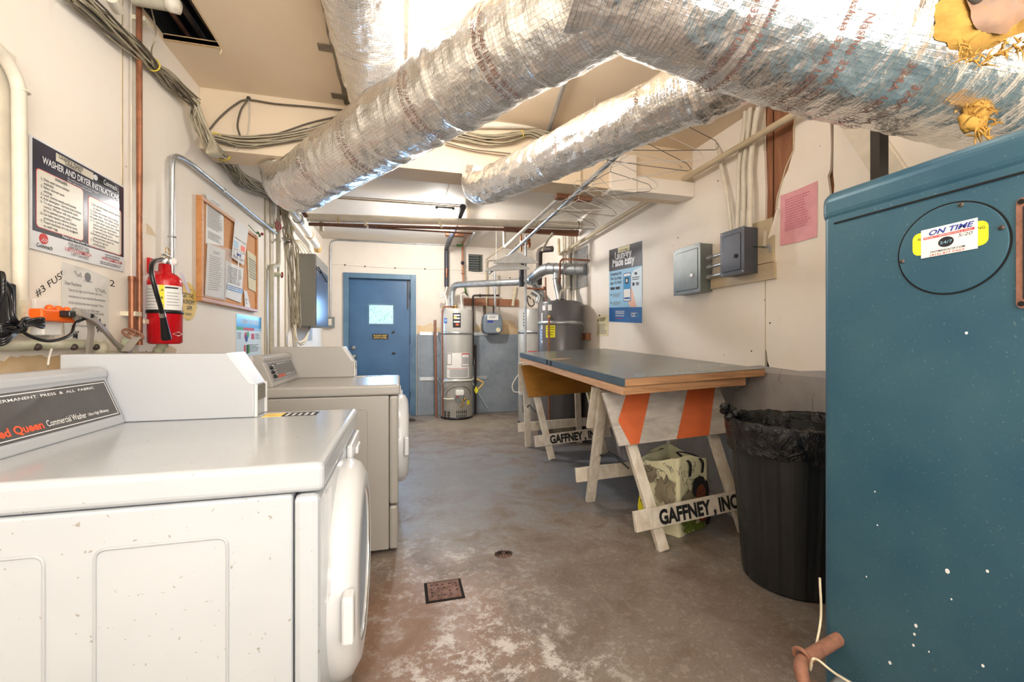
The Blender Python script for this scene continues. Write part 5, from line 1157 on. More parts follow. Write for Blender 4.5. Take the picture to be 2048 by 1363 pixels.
m.tube([a.lerp(b_, 0.84)+V((0.035, 0, -0.012)), L(150, 622, 0.10)], 0.013, 8); one(m, 'appliance_cable', 'flat grey power cord running from the orange adapter down to the right', 'cable')
m = M('cord_grey'); ribbon(m, [L(166, 629, 0.095), L(178, 640, 0.09), L(182, 662, 0.08), L(179, 690, 0.07), L(177, 712, 0.06)], (0, 0.010, 0), 0.0045); one(m, 'appliance_cable', 'flat grey power cord hanging straight down behind the washer', 'cable')
m = M('cord_grey').bar(L(272, 676, 0.10), L(252, 700, 0.07), (0, 0.012, 0.010), (0.03, 0, 0)); one(m, 'cord_plug', 'grey plug lying at the rusty washer valve', 'plug')
q = L(90, 640, 0.055); r_ = L(124, 670, 0.055); m = M('paper_white').box((XL, q.y-0.005, r_.z-0.002), (XL+0.055, r_.y, q.z)); one(m, 'transformer_plug', 'white block transformer plugged in under the orange adapter', 'plug', bevel=0.004)
m = M('pvc'); cable(m, [L(108, 672, 0.03), L(105, 690, 0.04), L(99, 712, 0.05), L(96, 730, 0.05)], 0.003, 6); one(m, 'thin_cable', 'thin white cord hanging from the white transformer', 'cable')
# copper pipes and washer valves
m = M('copper').tube([L(278, -10, 0.035), L(279, 350, 0.035), V((XL+0.035, L(279, 350, 0.035).y, L(279, 690, 0.035).z))], 0.0105, 12); m.mat('outlet_cream')
for v in (42, 643): q = L(279, v, 0.02); m.box(q-V((0.02, 0.022, 0.009)), q+V((0.03, 0.014, 0.009)))
one(m, 'copper_pipe', 'tall copper pipe running up the left wall to the ceiling opening', 'pipe')
q = L(264, 553, 0.035); m = M('copper').tube([q, V((q.x, q.y, L(264, 690).z))], 0.0115, 12); m.tube([q-V((0, 0, 0.018)), q], 0.0135, 12); m.mat('outlet_cream'); q = L(262, 628, 0.02); m.box(q-V((0.02, 0.03, 0.009)), q+V((0.03, 0.014, 0.009)))
one(m, 'copper_pipe', 'short capped copper stub pipe beside the tall copper pipe', 'pipe')
def valve(q, axis, wheel, name, label, wr=0.034):
    t = thing(name, label, 'valve', q); ax = V(axis).normalized()
    M('green_pipe').lathe(q-ax*0.07, [(0, 0), (0.018, 0), (0.022, 0.02), (0.016, 0.03), (0.024, 0.045), (0.015, 0.06), (0.010, 0.075)], 16, axis=ax).build('valve_body', t)
    m = M(wheel).torus(q+ax*0.008, wr, 0.005, ax, 24, 8)
    up = ax.cross(V((0, 0, 1))).normalized(); v2 = ax.cross(up)
    for k in range(5): a_ = 2*PI*k/5; d = up*math.cos(a_)+v2*math.sin(a_); m.tube([q+ax*0.008, q+ax*0.008+d*wr], 0.003, 5)
    m.lathe(q, [(0, 0.014), (0.008, 0.012), (0.008, -0.01)], 10, axis=ax); m.build('handwheel', t)
    return t
valve(L(264, 672, 0.07), (0.55, -0.25, 0.75), 'iron_rust', 'washer_valve', 'rusty round wheel valve beside the copper pipes', 0.032)
valve(L(330, 680, 0.075), (0.5, -0.2, 0.8), 'plate_grey', 'washer_valve', 'grey painted valve in front of the fire extinguisher', 0.022)
# fire extinguisher
q = L(330, 688, 0.085); c = V((XL+0.085, q.y, L(330, 688, 0.085).z)); zt_ = L(330, 545, 0.085).z; hb = zt_-c.z
t = thing('fire_extinguisher', 'red fire extinguisher with black hose hanging on the left wall', 'fire extinguisher', c)
r = 0.062
M('red_enamel').lathe(c, [(0, 0.004), (r-0.008, 0.0), (r, 0.008), (r, hb*0.86), (r*0.93, hb*0.92), (r*0.68, hb*0.97), (0.024, hb), (0.022, hb+0.035), (0, hb+0.035)], 48).build('cylinder', t)
def cp(a0, a1, z0, z1, mt_, lift=0.0015): m.mat(mt_); cyl_patch(m, c, r, 0, a0, a1, z0, z1, lift, 10); return m
m = M('paper_grey'); zz = lambda v: hb*(688-v)/143.0+c.z
cp(-0.085, -0.02, zz(625), zz(573), 'paper_grey'); cp(-0.02, -0.002, zz(622), zz(573), 'yellow_tag', 0.002); cp(-0.002, 0.075, zz(622), zz(573), 'paper_white'); cp(0.0, 0.05, zz(579), zz(576), 'black_print', 0.0025)
m.mat('black_print')
for k, ch in enumerate('ABC'):
    def fm(x, y): return onCyl(c, r+0.003, 0, x, y)
    m.text(None, -0.014, zz(585+k*15), ch, 0.014, 'L', 0.02, fmap=fm)
for k in range(5): cp(0.006, 0.055-0.006*(k % 2), zz(588+k*6), zz(587+k*6), 'grey_print', 0.0025)
for k in range(7): cp(-0.08, -0.03-0.006*(k % 2), zz(582+k*6), zz(581+k*6), 'grey_print', 0.0025)
m.build('label', t); m = M('white_print'); f_ = lambda x, y: onCyl(c, r+0.002, 0, x, y); zc_ = zz(668)
b0 = m.add([f_(0.025, zc_), f_(0.052, zc_-0.010), f_(0.08, zc_), f_(0.052, zc_+0.010)], [(0, 1, 2, 3)]); m.mat('black_print').text(None, 0.036, zc_-0.003, 'AMEREX', 0.007, 'L', 0.01, fmap=lambda x, y: onCyl(c, r+0.003, 0, x, y))
m.build('emblem', t)
m = M('black_plastic').lathe(c, [(r, zz(628)-c.z), (r+0.004, zz(628)-c.z), (r+0.004, zz(621)-c.z), (r, zz(621)-c.z)], 40); m.build('retaining_strap', t)
hd = c+V((0, 0, hb+0.035))
m = M('chrome').lathe(hd, [(0.018, 0), (0.022, 0.01), (0.018, 0.035), (0, 0.036)], 20); m.bar(hd+V((0, -0.025, 0.045)), hd+V((0, 0.055, 0.035)), (0.018, 0, 0), (0, 0, 0.006)); m.bar(hd+V((0, -0.02, 0.03)), hd+V((0, 0.05, 0.018)), (0.018, 0, 0), (0, 0, 0.005)); hv = m.build('valve_head', t)
M('brass').torus(hd+V((0.0, 0.02, 0.06)), 0.017, 0.002, (1, 0, 0)).build('safety_pin', hv)
m = M('paper_white').lathe(hd+V((0.03, 0.012, 0.015)), [(0, 0.006), (0.014, 0.005), (0.016, 0)], 20, axis=(1, -0.6, 0)); m.mat('red_print').torus(hd+V((0.033, 0.01, 0.015)), 0.011, 0.0018, (1, -0.6, 0)); m.build('pressure_gauge', hv)
m = M('cord_black'); hp = [hd+V((0.0, -0.02, 0.02)), L(307, 524, 0.12), L(303, 545, 0.14), L(311, 580, 0.15), L(320, 610, 0.155), L(325, 630, 0.155)]
m.tube(hp, 0.0085, 10, curve=True); m.build('hose', t)
m = M('chrome').tube([L(324, 626, 0.155), L(326, 634, 0.155)], 0.011, 12); m.build('hose_collar', t)
m = M('black_plastic').tube([L(326, 634, 0.155), L(333, 678, 0.15)], lambda s: 0.010+0.008*s, 14); m.build('nozzle', t)
m = M('purple_tag'); qa = hd+V((0.045, 0.035, -0.03)); m.hexa([qa+V((0, -0.012, 0)), qa+V((0.001, 0.012, 0)), qa+V((0.02, 0.045, -0.085)), qa+V((0.018, 0.018, -0.085)), qa+V((0.001, -0.012, 0)), qa+V((0.002, 0.012, 0)), qa+V((0.021, 0.045, -0.085)), qa+V((0.019, 0.018, -0.085))]); m.build('inspection_tag', t)
q = L(298, 530); m = M('red_enamel').box((XL, q.y-0.018, q.z-0.03), (XL+0.012, q.y+0.016, q.z+0.03)); m.box((XL, q.y-0.016, q.z-0.038), (XL+0.03, q.y+0.014, q.z-0.026)); m.mat('dark_hole').disc(PLl((XL+0.012, q.y, q.z+0.008)), 0, 0, 0.004, 0, 0.001)
one(m, 'wall_hook', 'small red empty extinguisher hook on the wall beside the extinguisher', 'bracket', bevel=0.002)
# yellow sticker
q = L(376, 603); p = PLl((XL+0.001, q.y, q.z)); m = M('paper_yellow'); n = 48
m.poly(p, [((0.098+0.007*math.cos(i*PI))*math.cos(2*PI*i/n), (0.098+0.007*math.cos(i*PI))*math.sin(2*PI*i/n)) for i in range(n)], 0, 0.001); m.mat('black_print')
m.text(p, -0.065, 0.018, 'GET THE', 0.034, off=0.02, wfit=0.12); m.text(p, -0.075, -0.014, 'LAUNDRY', 0.034, off=0.02, wfit=0.145); m.text(p, -0.02, -0.046, 'APP!', 0.034, off=0.02, wfit=0.06); m.text(p, -0.03, 0.062, 'CSCServiceWorks', 0.01, wfit=0.07); m.lines(p, -0.04, -0.075, 0.04, -0.06, 2, 0.0015)
one(m, 'round_sticker', 'yellow scalloped sticker reading GET THE LAUNDRY APP, half behind the extinguisher', 'sticker')
# steel conduit rising from behind the extinguisher and sloping along the wall
q0 = L(344, 520, 0.03); q1 = V((XL+0.03, q0.y, L(346, 318).z)); 
m = M('strap_metal').tube(rounded([V((q0.x, q0.y, L(344, 560).z)), q1, L(378, 324, 0.03), L(556, 470, 0.03)], 0.07, 8), 0.0115, 12)
m.torus(L(447, 381, 0.03), 0.013, 0.004, (0, 1, -0.2)); m.torus(V((q0.x, q0.y, L(345, 480).z)), 0.014, 0.004); one(m, 'conduit', 'shiny steel conduit rising above the extinguisher and running over the cork board', 'conduit')
# cork board
a = L(404.2, 385.7, 0.03); b_ = L(516.6, 470, 0.03); zb_ = (L(404.2, 599.4, 0.03).z+L(516.6, 626.7, 0.03).z)/2; zt_ = (a.z+L(516.6, 477, 0.03).z)/2
W = b_.y-a.y; Hh = zt_-zb_
t = thing('cork_board', 'oak framed cork notice board on the left wall', 'notice board', (XL, a.y+W/2, zb_)); p = PLl((XL, a.y, zb_))
M('cork').rect(p, 0.02, 0.02, W-0.02, Hh-0.02, 0, 0.016).build('cork_panel', t)
for nm, r_ in (('frame_rail', (0, 0, W, 0.022)), ('frame_rail', (0, Hh-0.022, W, Hh)), ('frame_stile', (0, 0.022, 0.022, Hh-0.022)), ('frame_stile', (W-0.022, 0.022, W, Hh-0.022))): M('oak').rect(p, *r_, 0, 0.03).build(nm, t, bevel=0.003)
def sheet(label, pts, mt_, c0, deco, cat='paper', name='pinned_paper', grp=None, curl=0.0):
    t = None; m = M(mt_)
    P_ = [L(u, v, c0) for u, v in pts]
    vs = [V((XL+c0+(curl if i in (2, 3) else 0), q.y, q.z)) for i, q in enumerate(P_)]
    m.add(vs+[v+V((0.0012, 0, 0)) for v in vs], [(0, 3, 2, 1), (4, 5, 6, 7), (0, 1, 5, 4), (1, 2, 6, 5), (2, 3, 7, 6), (3, 0, 4, 7)])
    o = vs[3]; pl = Pl(vs[0]+V((0.0013, 0, 0)), vs[1]-vs[0], vs[0]-vs[3]); pl.u = (vs[0]-vs[3]).normalized(); w_ = (vs[1]-vs[0]).length; h_ = (vs[0]-vs[3]).length
    pl.n = V((1, 0, 0)); pl.o = vs[3]+V((0.0013+curl*0, 0, 0)); deco(m, pl, w_, h_)
    return one(m, name, label, cat, grp)
def d1(m, p, w_, h_):
    m.mat('black_print').text(p, w_*0.25, h_*0.90, 'NOTICE TO RESIDENTS', 0.01, wfit=w_*0.5); m.mat('pencil_print').lines(p, w_*.06, h_*.34, w_*.94, h_*.86, 18, 0.0015); m.lines(p, w_*.1, h_*.12, w_*.9, h_*.28, 5, 0.0015, seed=4)
sheet('long white typed sheet at the top left of the cork board', ((413, 386), (447, 410), (447, 492), (411, 487)), 'paper_white', 0.018, d1)
def d2(m, p, w_, h_): m.mat('pencil_print').lines(p, w_*.12, h_*.1, w_*.85, h_*.8, 16, 0.0015, seed=7); m.mat('black_print').lines(p, w_*.3, h_*.84, w_*.7, h_*.9, 2, 0.0015)
sheet('white list in a clear sleeve at the bottom left of the cork board', ((415, 487), (450, 500), (448, 598), (410, 590)), 'paper_white', 0.022, d2)
m = M('clear_plastic'); P_ = [L(u, v, 0.026) for u, v in ((414, 484), (466, 500), (452, 602), (409, 594))]; m.add(P_+[q+V((0.001, 0, 0)) for q in P_], [(0, 3, 2, 1), (4, 5, 6, 7)]); one(m, 'plastic_sleeve', 'clear plastic sleeve over the bottom left list on the cork board', 'sleeve')
def d3(m, p, w_, h_):
    m.mat('black_print').text(p, w_*.05, h_*.52, 'LAUNDRY CARDS', 0.013, wfit=w_*.85, off=0.01); m.text(p, w_*.05, h_*.24, 'LAUNDRY CARDS', 0.012, wfit=w_*.85, off=0.01)
    m.mat('poster_blue').rect(p, w_*.05, h_*.30, w_*.35, h_*.46, 0, 0.0012); m.mat('orange_print').rect(p, w_*.55, h_*.30, w_*.85, h_*.44, 0, 0.0012); m.mat('blue_print').rect(p, w_*.3, h_*.12, w_*.6, h_*.2, 0, 0.0012); m.mat('grey_print').lines(p, w_*.1, h_*.02, w_*.9, h_*.1, 3, 0.0015)
sheet('white LAUNDRY CARDS flyer hanging in the middle of the cork board', ((470, 437), (497, 458), (487, 531), (463, 515)), 'paper_white', 0.03, d3, curl=0.0)
def d4(m, p, w_, h_):
    m.mat('pencil_print').lines(p, w_*.1, h_*.42, w_*.9, h_*.9, 9, 0.0015, seed=9); m.mat('box_slate').rect(p, w_*.04, h_*.22, w_*.96, h_*.36, 0, 0.0012); m.mat('white_print').lines(p, w_*.1, h_*.24, w_*.9, h_*.34, 2, 0.0016)
sheet('white notice with a dark band at the lower middle of the cork board', ((451, 521), (487, 537), (482, 606), (450, 594)), 'paper_white', 0.021, d4)
def d5(m, p, w_, h_): m.mat('pencil_print').lines(p, w_*.1, h_*.3, w_*.8, h_*.85, 8, 0.0015, seed=11)
sheet('cream blank looking sheet at the right side of the cork board', ((494, 500), (516, 516), (516, 587), (497, 577)), 'paper_cream', 0.020, d5)
def d6(m, p, w_, h_): m.mat('pencil_print').lines(p, w_*.3, h_*.2, w_*.7, h_*.6, 2, 0.0015)
sheet('small white triangular scrap at the bottom right of the cork board', ((488, 580), (494, 583), (501, 618), (490, 616)), 'paper_white', 0.024, d6)
m = M('paper_white'); ribbon(m, [L(478, 500, 0.05), L(477, 530, 0.055), L(475, 555, 0.05), L(473, 566, 0.045)], (0, 0.008, 0), 0.0008); m.mat('blue_print').ball(L(477, 510, 0.055), 0.006, 6); one(m, 'paper_strip', 'curled white paper strip hanging at the centre of the cork board', 'paper')
m = M('flower_green').tube([L(497, 450, 0.04), L(506, 460, 0.045), L(514, 468, 0.045)], 0.003, 5, curve=True); m.ball(L(516, 466, 0.05), 0.016, 8, (0.6, 1.4, 0.6), 0.4); m.ball(L(519, 471, 0.05), 0.014, 8, (0.6, 1.3, 0.8), 0.4); m.mat('flower_red').ball(L(524, 468, 0.055), 0.012, 8, disp=0.3); one(m, 'dried_flower', 'small dried red flower tucked on top of the cork board frame', 'flower')
# laundry tips poster
a = L(472, 627); b_ = L(521.5, 636); W = b_.y-a.y; zb_ = L(472, 715).z; Hh = L(495, 631).z-zb_; p = PLl((XL+0.001, a.y, zb_))
t = thing('tips_poster', 'small blue and white LAUNDRY TIPS poster below the cork board', 'poster', (XL, a.y, zb_))
m = M('poster_pale').rect(p, 0, 0, W, Hh, 0, 0.002); m.mat('poster_cyan').rect(p, 0, Hh*.70, W, Hh, 0.002, 0.0025); m.mat('green_print').rect(p, 0, Hh*.63, W*.25, Hh*.70, 0.002, 0.0025); m.mat('red_print').rect(p, W*.25, Hh*.63, W*.68, Hh*.70, 0.002, 0.0025); m.mat('poster_blue').rect(p, W*.68, Hh*.63, W, Hh*.70, 0.002, 0.0025)
m.mat('white_print').text(p, W*.16, Hh*.79, 'LAUNDRY TIPS & TRICKS', 0.04, wfit=W*.7, off=0.02, c=0.003, ys=1.2); m.build('poster_sheet', t)
m = M('grey_print').lines(p, W*.03, Hh*.42, W*.18, Hh*.58, 5, 0.003); m.lines(p, W*.72, Hh*.42, W*.95, Hh*.58, 4, 0.003, seed=2); m.lines(p, W*.4, Hh*.1, W*.9, Hh*.3, 5, 0.003, seed=3)
m.mat('red_print').disc(p, W*.33, Hh*.50, W*.05, 0.002, 0.003, 14); m.mat('green_print').disc(p, W*.42, Hh*.53, W*.045, 0.002, 0.0033, 12); m.mat('blue_print').disc(p, W*.36, Hh*.44, W*.05, 0.002, 0.0036, 12); m.mat('red_print').rect(p, W*.56, Hh*.42, W*.68, Hh*.56, 0.002, 0.003); m.rect(p, W*.27, Hh*.08, W*.33, Hh*.28, 0.002, 0.003); m.mat('black_print').rect(p, W*.36, Hh*.06, W*.40, Hh*.28, 0.002, 0.003); m.mat('green_print').rect(p, W*.40, Hh*.07, W*.48, Hh*.28, 0.002, 0.003); m.build('pictures', t)
# vertical pipes right of the cork board
yy = L(560, 420).y
m = M('dirty_pipe'); xo = XL+0.04
q = [V((xo, L(557, 450, .04).y, L(557, 438, .04).z)), V((xo, L(557, 450, .04).y, L(557, 530, .04).z)), V((xo, L(543, 534, .04).y, L(543, 534, .04).z)), V((xo, L(543, 534, .04).y, 0.75))]
m.tube(rounded(q, 0.045, 6), 0.020, 12); one(m, 'gas_riser', 'grey-green painted pipe with an offset bend right of the cork board', 'pipe')
m = M('copper_dull').tube([V((xo, L(560, 420, .04).y, L(560, 430, .04).z)), V((xo, L(560, 420, .04).y, L(560, 352, .04).z))], 0.018, 12); one(m, 'copper_pipe', 'short brown pipe above the red wheel valve, next to the big duct', 'pipe')
m = M('dirty_pipe').tube([V((xo, L(555, 420, .04).y+0.03, 0.75)), V((xo, L(555, 420, .04).y+0.03, L(555, 400, .04).z))], 0.011, 10); one(m, 'riser_pipe', 'thin cream pipe standing directly beside the bent grey-green pipe', 'pipe')
valve(L(555, 452, 0.085), (1, -0.3, 0), 'red_wheel', 'gate_valve', 'upper red wheel valve under the big duct on the left wall', 0.036)
valve(L(562, 550, 0.09), (0.9, 0.5, 0), 'red_wheel', 'gate_valve', 'small lower red wheel valve on the bent pipe', 0.022)
for u, lb in ((531, 'cream trim strip on the left wall nearest the cork board'), (541, 'cream trim strip on the left wall just before the bent pipe'), (571, 'cream trim strip on the left wall between the bent pipe and the hanging cables')):
    y = L(u, 500).y; m = M('painted_pipe').box((XL, y-0.03, 0.75), (XL+0.012, y+0.03, L(u, 392).z-0.02)); m.mat('cable_grey').box((XL, y-0.034, 0.75), (XL+0.008, y-0.03, L(u, 392).z-0.02)); one(m, 'wall_strip', lb, 'trim')
m = M('painted_pipe').bar(L(574, 480, 0.02), L(592, 700, 0.02), (0, 0.035, 0), (0.02, 0, 0)); one(m, 'wall_batten', 'cream board leaning slightly beside the grey breaker cabinet', 'board')
# white drain pipe near the ceiling
q = [atX(572, 385, XL+0.10), atX(577, 412, XL+0.09), atX(596, 437, XL+0.10), atX(634, 492, XL+0.10)]
m = M('pvc').tube(rounded(q, 0.12, 8), 0.040, 16); m.mat('glue_yellow').tube(rounded(q, 0.12, 8)[1:6], 0.044, 16); m.mat('glue_yellow').torus(q[3].lerp(q[2], 0.45), 0.042, 0.006, (0, 1, -0.05)); m.mat('strap_metal').torus(q[2], 0.046, 0.006, (0, 1, 0)); m.mat('glue_yellow').tube([q[3], q[3]+V((0, 0.06, -0.04))], 0.044, 12)
one(m, 'drain_pipe', 'white plastic drain pipe with yellowed elbow along the top of the left wall', 'pipe')
m = M('copper_dull').tube([atX(590, 400, XL+0.2), atX(612, 432, XL+0.25)], 0.022, 10); m.mat('box_slate').tube([atX(581, 392, XL+0.2), atX(592, 405, XL+0.2)], 0.026, 10); one(m, 'ceiling_pipe', 'short brown and grey pipe behind the end of the big duct', 'pipe')
q = [V((XL+0.30, YP, H+1.24)), V((XL+0.30, YP, H+1.13))]; m = M('dirty_pipe').tube(q, 0.022, 12); one(m, 'drop_pipe', 'short yellowed vertical pipe under the left end of the overhead pipes', 'pipe')
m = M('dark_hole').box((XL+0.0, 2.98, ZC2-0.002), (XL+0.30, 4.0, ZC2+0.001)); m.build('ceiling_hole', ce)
# electrical breaker cabinet
q0 = L(632, 652, 0.20); 
yn = atX(632, 580, XL+0.20).y; yf = atX(656, 580, XL+0.20).y; zb_ = atX(632, 652, XL+0.20).z; zt_ = atX(632, 508, XL+0.2).z
t = thing('breaker_cabinet', 'tall grey electrical cabinet with a shiny door face tinted by blue reflection on the left wall', 'electrical cabinet', (XL+0.1, yn, zb_))
M('cabinet_grey').box((XL, yn, zb_), (XL+0.195, yf, zt_)).build('cabinet_body', t, bevel=0.003)
p = PLl((XL+0.195, yn, zb_)); m = M('cabinet_blue_reflection').rect(p, 0.01, 0.01, yf-yn-0.01, (zt_-zb_)*0.83, 0, 0.008); m.build('cabinet_door', t, bevel=0.003)
m = M('cabinet_grey').rect(p, 0.01, (zt_-zb_)*0.84, yf-yn-0.01, zt_-zb_-0.01, 0, 0.006); m.build('upper_panel', t)
m = M('dark_hole'); m.rect(p, 0.02, (zt_-zb_)*0.79, (yf-yn)*0.5, (zt_-zb_)*0.80, 0.008, 0.012); m.tube([p.P(0.05, (zt_-zb_)*0.83, 0.02), p.P((yf-yn)*0.8, (zt_-zb_)*0.72, 0.02)], 0.006, 6); m.build('latch', t)
# cable bundles
def bundle(ctrl, n, spread, mats, name, label, r=0.0034, seed=1, ties=(), tail=0.0, cat='cable'):
    rg = random.Random(seed); t = thing(name, label, cat, ctrl[0]); m = {k: M(k) for k in mats}
    P_ = catmull(ctrl, 3); T, N, Bn = frames(P_)
    for i in range(n):
        mt_ = mats[rg.randrange(len(mats))]; ph = rg.random()*6.28; rad = spread*(0.25+0.75*math.sqrt(rg.random())); pts = []
        for k, q in enumerate(P_):
            f = k/(len(P_)-1); tight = 1.0
            for tt in ties: tight = min(tight, 0.45+min(1, abs(f-tt)*9)*0.55)
            tight *= 1+tail*f; a_ = ph+f*2.0+0.8*noise.noise(V((f*4, i, seed)))
            rr2 = rad*tight*(1+0.5*noise.noise(V((f*6, i*3.1, seed+5))))
            pts.append(q+N[k]*math.cos(a_)*rr2+Bn[k]*math.sin(a_)*rr2)
        cable(m[mt_], pts, r*(0.8+0.5*rg.random()), 5, 2)
    for k in mats:
        if m[k].v: o = m[k].build('cable_strands', t); o['kind'] = 'stuff'
    for tt in ties:
        k = min(len(P_)-2, int(tt*(len(P_)-1))); mm = M('cable_tie' if cat == 'cable' else 'wire_white').torus(P_[k], spread*0.75, 0.003, T[k], 16, 5); mm.build('cable_tie', t)
    return t
cc_ = ['cable_cream', 'cable_cream', 'cable_cream', 'cable_grey', 'cable_cream', 'cable_dark']
bundle([L(140, -20, 0.05), L(220, 50, 0.045), L(280, 102, 0.045), L(306, 130, 0.04), L(345, 165, 0.045), L(390, 205, 0.06)], 24, 0.034, cc_, 'cable_bundle', 'thick bundle of cream cables running diagonally down the upper left wall', seed=1, ties=(0.62,))
bundle([L(390, 205, 0.06), L(394, 235, 0.06), L(410, 270, 0.08), L(425, 300, 0.10), L(445, 310, 0.10)], 16, 0.028, cc_, 'cable_bundle', 'sagging cables hanging where the beam meets the left wall', seed=2, ties=(0.05, 0.8), r=0.004)
bundle([L(392, 205, 0.07), L(415, 260, 0.10), L(440, 300, 0.12), L(455, 315, 0.10)], 6, 0.014, cc_, 'cable_bundle', 'straight taut cables beside the sagging loop at the beam', seed=3, r=0.005)
m = M('cable_grey')
for k in range(7): cable(m, [L(425, 270+2*k, 0.09), L(418+2*k, 290, 0.12), L(415+4*k, 308, 0.13), L(440, 314-k, 0.12), L(456, 306-3*k, 0.1), L(440+k, 285, 0.1)], 0.0055, 6, 5)
m.mat('cable_tie').torus(L(433, 275, 0.1), 0.022, 0.004, (0, 1, 0.3)); m.torus(L(452, 312, 0.1), 0.022, 0.004, (0, 1, 0.3)); one(m, 'cable_loops', 'knot of looped grey cables tied with yellow at the corner of the beam', 'cable')
bundle([L(445, 308, 0.09), L(465, 335, 0.05), L(485, 362, 0.05), L(515, 378, 0.05), L(545, 390, 0.05), L(558, 402, 0.05)], 20, 0.048, cc_[:5], 'cable_bundle', 'fan of cables sweeping from the beam corner to the top of the bent pipe', seed=4, ties=(0.0,), r=0.0045)
bundle([L(556, 385, 0.06), L(565, 420, 0.07), L(572, 440, 0.09), L(580, 465, 0.07)], 10, 0.04, cc_[:5], 'cable_bundle', 'tangled white cables below the drain pipe elbow', seed=5, r=0.005)
bundle([L(578, 455, 0.05), L(583, 500, 0.05), L(588, 560, 0.05), L(590, 620, 0.05), L(591, 655, 0.05)], 16, 0.06, cc_[:5], 'cable_bundle', 'vertical curtain of cables hanging beside the grey breaker cabinet', seed=6, ties=(0.08,), r=0.006)
m = M('cable_cream'); rg = random.Random(8)
for k in range(12):
    d_ = 0.03*rg.random(); m.mat(rg.choice(cc_)); cable(m, [L(588+rg.random()*3, 650, 0.05+d_), L(589+k*0.4, 675, 0.07+d_), L(600, 683+k*0.6, 0.09+d_), L(612, 672+k, 0.10+d_), L(618+rg.random()*4, 652, 0.10)], 0.006, 6, 5)
one(m, 'cable_loops', 'loop of cables hanging under the grey breaker cabinet', 'cable')
m = M('old_iron'); m.tube([L(566, 480, 0.05), L(574, 485, 0.12), L(583, 484, 0.15), L(580, 478, 0.14)], 0.008, 8); m.mat('strap_metal').tube([L(564, 476, 0.03), L(570, 484, 0.1)], 0.008, 6); one(m, 'cable_hanger', 'metal hook holding the cables above the breaker cabinet', 'hook')
m = M('cable_cream')
for k in range(4): cable(m, [L(588+3*k, 480, 0.05), L(592+4*k, 485, 0.07), L(600+6*k, 498, 0.1), L(606+6*k, 508, 0.1)], 0.006, 6, 5)
one(m, 'cable_drops', 'four cables dropping into the top of the breaker cabinet', 'cable')
# cables along the beam
yb_ = YBM-0.02
def Bm(u, v, off=0.02): return atY(u, v, YBM-off)
bundle([Bm(432, 276, 0.04), Bm(500, 284, 0.04), Bm(590, 272, 0.04), Bm(650, 255, 0.04), Bm(700, 235, 0.05), Bm(760, 232, 0.05)], 15, 0.03, cc_, 'cable_bundle', 'bundle of cables draped across the beam face below the ceiling duct', seed=9, r=0.004)
m = M('cable_dark')
cable(m, [Bm(412, 268), Bm(440, 235), Bm(470, 210), Bm(495, 200), Bm(550, 208), Bm(620, 214), Bm(700, 222)], 0.0055, 6); cable(m, [Bm(495, 200), Bm(482, 220), Bm(475, 250), Bm(480, 272)], 0.005, 6); cable(m, [Bm(430, 276), Bm(500, 278), Bm(560, 266), Bm(620, 246), Bm(690, 230)], 0.005, 6); m.mat('wire_white'); cable(m, [Bm(498, 200), Bm(498, 240), Bm(492, 278), Bm(470, 300)], 0.003, 5)
m.mat('dark_pipe').ball(Bm(497, 197, 0.01), 0.012, 6); one(m, 'draped_cables', 'loose dark cables stapled in an arch over the left end of the beam', 'cable')
m = M('painted_pipe').tube([Bm(930, 250, 0.03), Bm(1180, 252, 0.03)], 0.022, 12); one(m, 'beam_pipe', 'cream painted pipe along the top of the beam between the two ducts', 'pipe')
bundle([Bm(880, 262, 0.05), Bm(960, 278, 0.05), Bm(1010, 278, 0.05), Bm(1060, 266, 0.05), Bm(1100, 276, 0.06), Bm(1140, 262, 0.06), Bm(1220, 258, 0.05)], 16, 0.032, cc_+['cable_dark'], 'cable_bundle', 'sagging cable bundle under the cream pipe between the two ducts', seed=10, ties=(0.48,), r=0.0045)
m = M('cable_dark'); cable(m, [Bm(880, 282), Bm(940, 298), Bm(1000, 305), Bm(1060, 312)], 0.003, 5); cable(m, [Bm(890, 290), Bm(950, 304), Bm(1010, 312), Bm(1050, 316)], 0.003, 5); one(m, 'thin_wires', 'two thin wires across the beam face just below the sagging bundle', 'wire')
a = atZ(1093, 275, ZC1-0.02); b_ = atZ(1134, 150, ZC1-0.02); m = M('galv_pipe').tube([a, b_], 0.012, 10); one(m, 'ceiling_conduit', 'grey conduit crossing the near ceiling diagonally between the ducts', 'conduit')
# light fitting at the broken ceiling
q = atZ(335, 2, ZC1-0.04); t = thing('ceiling_fixture', 'grey and white painted pipe fitting hanging at the edge of the broken ceiling', 'fixture', q)
m = M('dirty_pipe').tube([atZ(265, -6, ZC1-0.03), atZ(345, 8, ZC1-0.03)], 0.03, 14); m.build('fixture_body', t); M('painted_pipe').ball(atZ(346, 8, ZC1-0.04), 0.035, 12, disp=0.3).build('end_cap', t)
m = M('painted_pipe').tube([L(222, -5, 0.07), L(236, 20, 0.06)], 0.02, 12); m.mat('dark_hole').tube([L(234, 17, 0.064), L(236.5, 21, 0.06)], 0.014, 10); one(m, 'open_pipe_end', 'cream open ended pipe above the cable bundle at the ceiling', 'pipe')
m = M('cable_grey'); cable(m, [atZ(300, 8, ZC1+0.02), atZ(310, 50, ZC1-0.02), L(311, 75, 0.12), L(303, 100, 0.08), L(305, 118, 0.05)], 0.003, 5); one(m, 'hanging_wire', 'single thin wire drooping from the broken ceiling to the cable bundle', 'wire')
m = M('tan_pipe').rect(PLl((XL, L(244, 250).y, 0)), -0.004, L(243, 545).z, 0.004, ZC1-0.01, 0, 0.002); m.build('panel_joint', wl)
m = M('painted_pipe').box((XL, L(270, 300).y-0.03, 0.75), (XL+0.004, L(270, 300).y+0.02, ZC1-0.01)); one(m, 'wall_strip', 'cream flat strip behind the tall copper pipe', 'trim')
